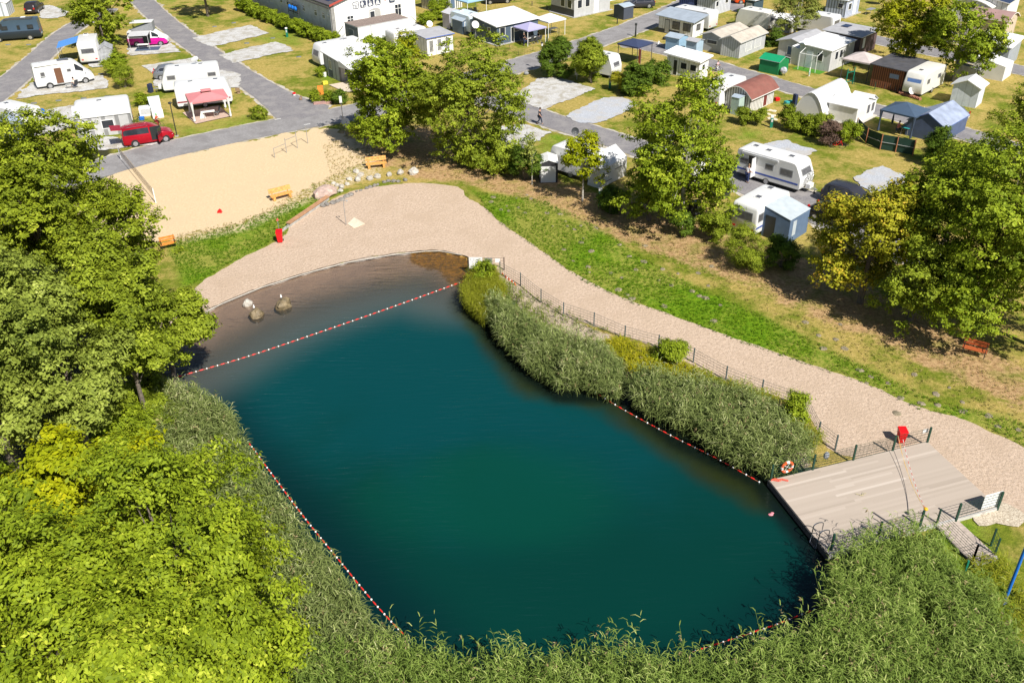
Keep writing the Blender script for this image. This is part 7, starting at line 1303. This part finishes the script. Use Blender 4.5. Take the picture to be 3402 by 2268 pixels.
# =====================================================================  PEOPLE, BIKES, SMALL THINGS
def skin_obj(name, pts, edges, rad, m, parent=None, sub=1):
    me = bpy.data.meshes.new(name); me.from_pydata(pts, edges, []); me.update(); me.materials.append(m); o = bpy.data.objects.new(name, me); COL.objects.link(o)
    o.modifiers.new('skin', 'SKIN'); lay = me.skin_vertices[0].data
    for i, r in enumerate(rad): lay[i].radius = (r, r)
    lay[0].use_root = True; s = o.modifiers.new('sub', 'SUBSURF'); s.levels = sub; s.render_levels = sub
    if parent: o.parent = parent
    return o
SKIN = mat('skin', (.52, .30, .21), .6, ns=3, na=.05)
def person(label, c, rot, shirt, trousers, hair, pose='walk', h=1.75, cap=None, group=None, shorts=False):
    """faces +x"""
    k = h / 1.75; t = thing('person', label, 'person', c, rot, group); V = lambda x, y, z: (x * k, y * k, z * k)
    hz = .93
    if pose == 'walk': kn = [(.16, .09, .5), (.02, -.09, .5)]; an = [(.26, .09, .09), (-.28, -.09, .14)]; el = [(-.12, .24, 1.14), (.10, -.24, 1.14)]; ha = [(-.02, .25, .90), (.28, -.22, .96)]
    elif pose == 'stand': kn = [(.02, .1, .5), (.02, -.1, .5)]; an = [(0, .11, .09), (0, -.11, .09)]; el = [(-.02, .25, 1.14), (.05, -.25, 1.14)]; ha = [(.08, .24, .9), (.28, -.2, 1.02)]
    elif pose == 'sit': hz = .5; kn = [(.42, .12, .5), (.42, -.12, .5)]; an = [(.45, .13, .09), (.45, -.13, .09)]; el = [(.08, .25, .72), (.08, -.25, .72)]; ha = [(.34, .16, .66), (.34, -.16, .66)]
    else: hz = .82; kn = [(.3, .1, .62), (.28, -.1, .42)]; an = [(.12, .1, .28), (.1, -.1, .08)]; el = [(.26, .24, 1.02), (.26, -.24, 1.02)]; ha = [(.5, .2, .95), (.5, -.2, .95)]
    sh = hz + .50; lean = .12 if pose == 'bike' else .02; nk = (lean + .02, 0, sh + .07); hd = (lean + .05, 0, sh + .2)
    P = [(0, 0, hz), (lean * .5, 0, hz + .25), (lean, 0, sh - .06), nk, hd, (hd[0] + .005, 0, hd[2] + .1)]; E = [(0, 1), (1, 2), (2, 3), (3, 4), (4, 5)]; Rr = [.15, .135, .15, .055, .088, .075]
    for s, K, A_ in ((1, kn[0], an[0]), (-1, kn[1], an[1])): i = len(P); P += [(0, s * .09, hz - .03), K, A_, (A_[0] + .14, A_[1], A_[2] - .05)]; E += [(0, i), (i, i + 1), (i + 1, i + 2), (i + 2, i + 3)]; Rr += [.095, .06, .04, .035]
    for s, L_, H_ in ((1, el[0], ha[0]), (-1, el[1], ha[1])):
        i = len(P); P += [(lean, s * .17, sh - .03), L_, H_]; E += [(2, i), (i, i + 1), (i + 1, i + 2)]; Rr += [.062, .042, .028]
        d = (Vector(H_) - Vector(L_)).normalized(); pm_ = Vector(H_) + d * .06; j = len(P); P.append(tuple(pm_)); E.append((i + 2, j)); Rr.append(.032)
        for f in range(4): q_ = pm_ + Vector((0, (f - 1.5) * .02, 0)); q1 = q_ + d * .045; q2 = q1 + (d + Vector((0, -s * .5, -.3))).normalized() * (.035 - .004 * abs(f - 1)); n_ = len(P); P += [tuple(q1), tuple(q2)]; E += [(j, n_), (n_, n_ + 1)]; Rr += [.009, .008]
        q1 = Vector(H_) + d * .03 + Vector((.03, 0, .01)); n_ = len(P); P += [tuple(q1), tuple(q1 + d * .03)]; E += [(i + 2, n_), (n_, n_ + 1)]; Rr += [.011, .009]
    skin_obj('body', [V(*p_) for p_ in P], E, [r * k for r in Rr], SKIN, t, 1)
    # face
    mb = MB(); hx, _, hzz = V(*hd)
    for s in (-1, 1): MB().ell((hx + .085 * k, s * .032 * k, hzz + .04 * k), (.012, .014, .01), DGREY, nu=6, nv=4).out('eye', t); MB().ell((hx, s * .088 * k, hzz + .02 * k), (.02, .015, .035), SKIN, nu=6, nv=4).out('ear', t)
    MB().ell((hx + .1 * k, 0, hzz + .015 * k), (.02, .014, .024), SKIN, nu=6, nv=4).out('nose', t); MB().ell((hx + .085 * k, 0, hzz - .035 * k), (.01, .03, .008), mat('lips', (.4, .15, .13), .6), nu=6, nv=4).out('mouth', t)
    MB().ell((hx - .015 * k, 0, hzz + .06 * k), (.105 * k, .1 * k, .11 * k), cap or hair, nu=10, nv=7).out('hat' if cap else 'hair', t)
    Ps = [(0, 0, hz + .02), (lean * .5, 0, hz + .25), (lean, 0, sh - .05)]; Es = [(0, 1), (1, 2)]; Rs = [.165, .15, .168]
    for s, L_ in ((1, el[0]), (-1, el[1])): i = len(Ps); m_ = Vector((lean, s * .18, sh - .03)).lerp(Vector(L_), .75); Ps += [(lean, s * .17, sh - .03), tuple(m_)]; Es += [(2, i), (i, i + 1)]; Rs += [.08, .062]
    skin_obj('shirt', [V(*p_) for p_ in Ps], Es, [r * k for r in Rs], shirt, t, 1)
    Pt = [(0, 0, hz)]; Et = []; Rt = [.168]
    for s, K, A_ in ((1, kn[0], an[0]), (-1, kn[1], an[1])):
        i = len(Pt); A2 = Vector(K).lerp(Vector(A_), .1 if shorts else .9); Pt += [(0, s * .09, hz - .04), K, tuple(A2)]; Et += [(0, i), (i, i + 1), (i + 1, i + 2)]; Rt += [.112, .078, .062]
    skin_obj('trousers', [V(*p_) for p_ in Pt], Et, [r * k for r in Rt], trousers, t, 1)
    for (A_) in an: a = V(*A_); MB().ell((a[0] + .06 * k, a[1], a[2] - .045 * k), (.14 * k, .05 * k, .045 * k), BLACK, nu=8, nv=5).out('shoe', t)
    return t
def bike(label, c, rot, m, s=1.0, lying=False, name='bicycle'):
    t = thing(name, label, 'bicycle', c, rot); r = .33 * s; wb = 1.02 * s
    for x in (-wb / 2, wb / 2):
        rings = []
        for i in range(19): a = i * 2 * math.pi / 18; rings.append([(x + (r + .018 * math.cos(q_)) * math.cos(a), .018 * math.sin(q_), r + (r + .018 * math.cos(q_)) * math.sin(a)) for q_ in (0, 1.57, 3.14, 4.71)])
        o = MB().loft(rings, BLACK).out('wheel', t); mb = MB()
        for i in range(8): a = i * math.pi / 4; mb.tube((x, 0, r), (x + r * math.cos(a), 0, r + r * math.sin(a)), .005, STEEL, n=3, cap=False)
        mb.out('spokes', o)
    S = lambda x, z: (x * s, 0, z * s); mb = MB()
    for a, b in ((S(-.51, .33), S(-.08, .3)), (S(-.08, .3), S(-.2, .82)), (S(-.51, .33), S(-.17, .7)), (S(-.17, .68), S(.33, .78)), (S(-.08, .3), S(.34, .68)), (S(.3, .88), S(.51, .33))): mb.tube(a, b, .025 * s, m, n=6)
    mb.out('frame', t); MB().tube((.28 * s, -.27 * s, .98 * s), (.28 * s, .27 * s, .98 * s), .016, BLK).tube(S(.3, .85), S(.28, .98), .02, BLK).out('handlebar', t); MB().ell((-.22 * s, 0, .86 * s), (.13 * s, .07 * s, .04), BLK, nu=8, nv=5).out('saddle', t); MB().tube((-.08 * s, -.1, .22 * s), (-.08 * s, .1, .38 * s), .015, BLK).out('cranks', t)
    return t
cl = lambda n_, h_: mat(n_, srgb(h_), .85, ns=4, na=.1)
person('man in dark t-shirt and dark jeans walking along the lane with his shadow beside him', G('3', 1858, 1297), R_(-28), cl('dark_shirt', '#23252e'), cl('dark_jeans', '#2b3448'), cl('dark_hair', '#2a1d16'), 'walk', 1.74)
person('person in white shirt and dark trousers at the door of the striped touring caravan', G('B', 880, 810), R_(30), cl('white_shirt', '#e6e6ea'), cl('navy_trousers', '#2a3a66'), cl('light_hair', '#8a7458'), 'stand', 1.72)
person('person seated in a folding chair beside the white camper van', G('1', 785, 925) + Vector((0, .1, 0)), R_(150), cl('pale_shirt', '#ddd2c8'), cl('blue_shorts', '#34446c'), cl('dark_hair', '#2a1d16'), 'sit', 1.7, shorts=True)
chair(G('1', 785, 925) + Vector((0, .1, 0)), R_(240), 'folding chair under the person beside the white camper van', 'chair at the camper van')
table('low grey camping table beside the seated person at the camper van', G('1', 735, 925), R_(28), .9, .5, MGREY, h=.55)
person('person in dark shirt standing at the left edge of the lilac gazebo', at(G('3', 1415, 475), 38, 2.5, -2.4), R_(20), cl('black_shirt', '#1e2026'), cl('dark_jeans', '#2b3448'), cl('grey_hair', '#8c8680'), 'stand', 1.7)
person('person seated at the right end of the table under the lilac gazebo', at(G('3', 1415, 475), 38, 5.4, -1.9), R_(200), cl('black_shirt', '#1e2026'), cl('dark_jeans', '#2b3448'), cl('dark_hair', '#2a1d16'), 'sit', 1.65)
person('person seated at the left end of the table under the lilac gazebo', at(G('3', 1415, 475), 38, 3.1, -1.9), R_(30), cl('blue_shirt', '#4a608c'), cl('navy_trousers', '#2a3a66'), cl('light_hair', '#8a7458'), 'sit', 1.65)
pc = G('5', 255, 745); person('child in pale pink top riding a small bicycle on the lane', pc + Vector((-.05, 0, .05)), R_(-35), cl('pale_pink_top', '#e8c4cc'), cl('white_leggings', '#e0e0e4'), cl('dark_hair', '#2a1d16'), 'bike', 1.3); bike('small dark bicycle ridden by the child in pink', pc, R_(-35), cl('dark_blue_frame', '#2a3450'), .85)
person('person in reddish top seated under the navy gazebo', at(G('6', 945, 1455), 44, .8, 1.7), R_(10), cl('rose_shirt', '#b0686c'), cl('dark_jeans', '#2b3448'), cl('dark_hair', '#2a1d16'), 'sit', 1.65)
pc = G('1', 1640, 1330); person('child in orange jacket and green helmet on a bicycle behind the red van', pc + Vector((.0, .05, .08)), R_(-10), cl('orange_jacket', '#d8502c'), cl('dark_red_shorts', '#8c1c28'), cl('dark_hair', '#2a1d16'), 'bike', 1.45, cap=mat('green_helmet', (.05, .55, .1), .4)); bike('bicycle of the child with the green helmet', pc, R_(-10), cl('dark_red_frame', '#5c1420'), .95)
bike('bright red bicycle lying parked by the purple brown bush', G('5', 1505, 1545), R_(-18), RED, .9); bike('red child bicycle on the grass left of the dark green frame', G('5', 1480, 915), R_(-25), RED, .75); bike('red bicycle leaning beside the first child bicycle', G('5', 1535, 880), R_(-5), RED, .8)
for i, (x, y) in enumerate(((690, 915), (735, 925), (780, 940), (820, 950))): bike(('grey bicycle leftmost at the timber cabin', 'black bicycle second from left at the timber cabin', 'black bicycle third from left at the timber cabin', 'dark green bicycle nearest the cream caravan')[i], G('6', x, y), R_(60 + i * 8), (LGREY, BLK, BLK, GREENM)[i], .95)
bike('bicycle carried behind the large touring caravan', at(G('B', 1530, 900), 45, .1, .2, .75), R_(45), LGREY, .95)
bike('bicycle parked behind the lean-to by the red van', G('1', 1420, 1290), R_(10), BLK, .95)
# service posts
def spost(label, c, h=1.25, m=None):
    t = thing('service_post', label, 'service post', c); MB().box(-.13, .13, -.1, .1, 0, h * .86, m or GREENL).out('column', t); MB().box(-.14, .14, -.11, .11, h * .86, h, m and WPL or WPL).out('cap', t); MB().box(-.08, .08, -.125, -.1, h * .5, h * .75, LGREY).out('socket_panel', t); return t
spost('green service post with white cap at the clipped hedge', G('2', 1112, 388)); spost('teal service post with white cap under the awning caravan trees', G('A', 1120, 945), 1.5, mat('teal_paint', (.02, .26, .22), .5)); spost('green service post below the bushes by the caravan with teal window', G('4', 708, 920)); spost('green service post at the stepping stones by the hedge', G('5', 818, 1330), 1.2)
spost('green water pump post on the gravel pad behind the left trees', G('1', 572, 1310), 1.3)
t = thing('meter_box', 'grey meter box on a post between two tall bushes', 'meter box', G('4', 365, 830)); MB().box(-.25, .25, -.12, .12, .55, 1.35, mat('beige_box', (.52, .5, .44), .6)).out('box', t); MB().tube((0, 0, 0), (0, 0, .6), .04, STEEL).out('post', t)
for i, (k, x, y, lb) in enumerate((('4', 785, 250, 'short dark bollard on the grass corner before the dark shed'), ('4', 1280, 415, 'black planter before the white cabin with dark windows'), ('3', 1720, 780, 'grey round stone at the road edge by the bushes'))): mb = MB(); (mb.tube((0, 0, 0), (0, 0, .8), .07, BLK) if i == 0 else mb.ell((0, 0, .18), (.32, .26, .22), (BLK if i == 1 else MGREY), nu=9, nv=6)); tag(mb.out(('bollard', 'planter', 'field_stone')[i], loc=G(k, x, y)), lb, ('bollard', 'planter', 'stone')[i])
t = thing('street_lamp', 'slim dark lamp post beside the tall dark green bush', 'street lamp', G('3', 1882, 738)); MB().tube((0, 0, 0), (0, 0, 2.9), .05, BLK, r2=.035).out('pole', t); MB().tube((0, 0, 2.9), (0, 0, 3.25), .10, WPL, r2=.14).tube((0, 0, 3.25), (0, 0, 3.35), .2, BLK, r2=.05).out('lamp_head', t); MB().box(-.35, -.05, -.15, .15, 1.3, 1.8, BLK).out('litter_box', t)
t = thing('street_lamp', 'black mast with stays on the grass beside the red van', 'street lamp', G('d', 850, 1205)); MB().tube((0, 0, 0), (0, 0, 3.35), .055, BLK, r2=.045).out('pole', t); MB().ell((0, 0, 3.4), (.2, .2, .12), BLK).out('lamp_head', t); MB().box(-.15, .15, -.15, .15, 0, .1, CONC).out('foot', t)
t = thing('road_sign', 'narrow grey post with a white plate at the road bend', 'sign', G('2', 1700, 1325)); MB().tube((0, 0, 0), (0, 0, 3.2), .035, STEEL).out('post', t); MB().box(-.13, .13, -.06, -.03, 2.5, 3.2, WPL).out('plate', t)
satdish('white satellite dish on a tripod at the sand court corner', G('2', 1732, 1385), 1.0, .42)
t = thing('street_lamp', 'low dark garden lamp figure at the road edge beside the shed lawn', 'lamp', G('4', 975, 385)); MB().tube((0, 0, 0), (0, 0, 1.4), .12, BLK, r2=.08).out('pole', t); MB().ell((0, 0, 1.6), (.16, .16, .2), BLK).out('lamp_head', t)
# camp clutter
def place_box(name, label, cat, c, rot, sx, sy, sz, m, extra=None):
    mb = MB(); b = min(sx, sy) * .06; mb.loft([[(-sx / 2 + b, -sy / 2 + b, 0), (sx / 2 - b, -sy / 2 + b, 0), (sx / 2 - b, sy / 2 - b, 0), (-sx / 2 + b, sy / 2 - b, 0)], [(-sx / 2, -sy / 2, sz * .1), (sx / 2, -sy / 2, sz * .1), (sx / 2, sy / 2, sz * .1), (-sx / 2, sy / 2, sz * .1)], [(-sx / 2, -sy / 2, sz * .92), (sx / 2, -sy / 2, sz * .92), (sx / 2, sy / 2, sz * .92), (-sx / 2, sy / 2, sz * .92)], [(-sx / 2 + b, -sy / 2 + b, sz), (sx / 2 - b, -sy / 2 + b, sz), (sx / 2 - b, sy / 2 - b, sz), (-sx / 2 + b, sy / 2 - b, sz)]], m)
    if extra: extra(mb)
    return tag(mb.out(name, loc=c, rot=rot), label, cat)
place_box('covered_trailer', 'white covered camp kitchen unit under the small potted bush', 'kitchen unit', G('1', 1530, 1205), R_(18), 1.3, .8, 1.0, WPL, lambda mb: mb.box(-.5, .5, -.42, -.4, .3, .85, LGREY))
place_box('camp_kitchen', 'white camp kitchen unit with lifted grey glass lid', 'kitchen unit', G('1', 1650, 1225), R_(24), 1.1, 1.0, .95, WPL, lambda mb: mb.add([(-.55, .5, .95), (.55, .5, .95), (.6, 1.3, 1.9), (-.6, 1.3, 1.9), (-.55, .54, .95), (.55, .54, .95), (.6, 1.34, 1.9), (-.6, 1.34, 1.9)], [(0, 1, 2, 3), (7, 6, 5, 4), (0, 3, 7, 4), (1, 5, 6, 2)], mat('grey_glass_lid', (.40, .46, .48), .3)))
place_box('cargo_trailer', 'pale cargo box beside the lean-to by the red van', 'box', G('1', 1330, 1235), R_(30), 1.0, .7, .7, WPL)
place_box('blue_crate', 'blue plastic crate on the grass by the camp kitchen', 'crate', G('1', 1480, 1250), R_(10), .5, .4, .35, BLUEP)
place_box('folded_chairs', 'dark blue folded chairs beside the drawbar of the dish caravan', 'folded chairs', G('1', 1575, 965), R_(70), .5, .35, 1.0, cl('dark_blue_cloth', '#27314e'))
place_box('cargo_box', 'pale box tent at the left end of the white awning home caravan', 'box', G('2', 1480, 560), R_(36), 1.4, 1.2, 1.1, mat('grey_cloth', (.28, .29, .32)))
tag(MB().tube((0, -.1, .3), (0, .1, .3), .3, BLUEP, n=14).out('hose_reel', loc=G('1', 447, 1190)), 'round blue hose reel on the pale gravel pad', 'hose reel')
tag(MB().ell((0, 0, .2), (.22, .22, .22), RED, nu=10, nv=7).out('ball', loc=G('1', 517, 1292)), 'red ball beside the green pump post', 'ball')
mb = MB(); mb.box(-.3, .3, -.2, .2, 0, .55, ORW); mb.box(-.3, .3, .2, .26, 0, .95, ORW); tag(mb.out('rust_red_stool', loc=G('2', 1463, 985), rot=R_(15)), 'rust red garden stool on the lawn before the terrace', 'stool')
place_box('brick_planter', 'low reddish stone planter between two yellow green shrubs', 'planter', G('2', 1480, 1085), R_(10), 1.9, .35, .28, mat('reddish_stone', (.42, .25, .22), .8, ns=5, na=.3))
mb = MB(); mb.ell((0, 0, .1), (.16, .16, .15), WPL, nu=8, nv=6); mb.ell((0, 0, .28), (.22, .22, .1), RED, nu=9, nv=5); tag(mb.out('toadstool_ornament', loc=G('2', 1185, 998)), 'toadstool garden ornament with red cap on the lawn', 'ornament')
mb = MB(); mb.ell((0, 0, .15), (.2, .16, .2), mat('brown_ceramic', (.25, .16, .1), .6), nu=8, nv=6); mb.ell((.1, 0, .4), (.1, .1, .12), MT['brown_ceramic'], nu=8, nv=5); tag(mb.out('animal_ornament', loc=G('2', 1252, 1045)), 'small brown animal ornament on the lawn near the toadstool', 'ornament')
mb = MB(); mb.tube((0, 0, 0), (0, 0, .45), .2, mat('cut_wood', (.3, .2, .12), .8), n=9); mb.box(-.25, .25, -.25, -.18, .3, .7, MT['cut_wood']); tag(mb.out('log_ornament', loc=G('2', 605, 975)), 'brown cut log seat on the lawn behind the red gazebo', 'log')
place_box('flower_box', 'small yellow flowering box at the terrace corner', 'flower box', G('2', 1505, 882), R_(30), .6, .4, .4, mat('yellow_flowers', (.7, .6, .05), .8, ns=9, na=.5))
place_box('flower_pot', 'white flower pot at the wall of the white awning home', 'pot', G('2', 1500, 800), 0, .45, .45, .5, WPL)
mb = MB(); mb.ell((0, 0, .22), (.16, .22, .2), WPL, nu=8, nv=6); mb.ell((.05, 0, .48), (.1, .1, .13), WPL, nu=8, nv=5); tag(mb.out('animal_ornament', loc=G('4', 1212, 478)), 'white sitting animal ornament on the lawn by the pale blue shed', 'ornament')
mb = MB(); mb.box(-.6, -.5, -.05, .05, 0, 1.8, GREENL); mb.box(.5, .6, -.05, .05, 0, 1.8, GREENL); mb.box(-.6, .6, -.04, .04, 1.35, 1.42, GREENL); mb.box(-.6, .6, -.04, .04, .3, .36, GREENL); tag(mb.out('flower_arch', loc=G('5', 1630, 880), rot=R_(30)), 'dark green frame with ornaments beside the red bicycles', 'frame')
mb = MB(); mb.tube((0, 0, 0), (0, 0, 1.0), .06, WPL); mb.tube((0, 0, .2), (0, 0, .5), .1, mat('pale_teal', (.35, .55, .5), .5)); tag(mb.out('garden_lantern', loc=G('5', 1215, 795)), 'white lantern post at the front of the turf mat', 'lantern')
for i, (x, y, lb) in enumerate(((1060, 1110, 'dark blue cloth hanging on a drying rack behind the hedge'), (880, 1050, 'red cloth on the lawn beside the arched roof hut'), (1000, 1095, 'teal plastic seat behind the hedge'))): place_box(('drying_rack', 'red_cloth', 'plastic_seat')[i], lb, ('rack', 'cloth', 'seat')[i], G('5', x, y), R_(20), (.3, .5, .9)[i], (.5, .4, .5)[i], (1.3, .35, .45)[i], (cl('dark_blue_cloth', '#27314e'), RED, mat('teal_plastic', (.03, .32, .33)))[i])
# drain grid markers on the lawns
GR = mat('grey_slot_stone', (.20, .22, .24), .8, ns=4, na=.3); first_ = None
for k, pts in (('1', [(85, 1117), (355, 1080), (612, 1052), (872, 1030), (1120, 1008), (1050, 775), (300, 470), (85, 470)]), ('2', [(355, 282), (555, 243), (690, 455), (960, 402), (1232, 597)])):
    for x, y in pts:
        if first_ is None: mb = MB(); mb.prism([(-.28, -.12), (.28, -.12), (.3, 0), (.28, .12), (-.28, .12), (-.3, 0)], 'z', 0, .1, GR); mb.box(-.2, .2, -.03, .03, .1, .104, BLK); o = mb.out('marker_stone'); first_ = o
        else: o = first_.copy(); COL.objects.link(o)
        o.location = G(k, x, y); o.rotation_euler = (0, 0, R_(10)); tag(o, 'small grey marker stone set in the lawn between the pitches', 'marker', 'marker stones between the pitches')
# stepping stones, low wire fence by the lilac gazebo, road dash
for i, (x, y) in enumerate(((800, 1150), (850, 1160), (790, 1190), (845, 1205), (810, 1235), (860, 1245))): tag(MB().prism([(-.3, -.2), (.2, -.25), (.35, 0), (.2, .22), (-.25, .2)], 'z', 0, .05, mat('pale_slab', (.68, .6, .46))).out('stepping_stone', loc=G('5', x, y), rot=i), 'pale stepping stone between the two hedges', 'stone', 'stepping stones between the hedges')
wire_fence('low thin wire fence round the lawn of the dark mobile home', [G('3', 1480, 585), G('3', 1545, 515), G('3', 1640, 580), G('3', 1790, 530)], .6, BLK, name='wire_fence', wires=3, vert=.5, pr=.02)
wire_fence('low green wire fence before the timber cabin', [G('6', 575, 930), G('6', 360, 880), G('6', 250, 870)], .8, GREENM, name='wire_fence', wires=4, vert=.4, pr=.03)
wire_fence('wire fence panels right of the white party tent', [G('3', 2060, 410), G('3', 1940, 440), G('3', 1930, 520)], 1.4, GREENM, name='wire_fence', wires=6, vert=.3, pr=.04)
wire_fence('dark timber rail fence along the grass at the top', [G('3', 1600, 10), G('3', 1780, 60), G('3', 1935, 100)], .6, mat('dark_wood', (.08, .06, .05), .8), name='rail_fence', wires=2, vert=5, pr=.06)
DASH = mat('white_road_paint', (.75, .75, .73), .7, ns=5, na=.2)
for i, (x, y) in enumerate(((1318, 1302), (1012, 1248))): a, b = G('2', x - 32, y + 6), G('2', x + 32, y - 6); tag(MB().box(0, (b - a).length, -.07, .07, .06, .064, DASH).out('road_marking', loc=(a.x, a.y, 0), rot=math.atan2((b - a).y, (b - a).x)), kind='structure')
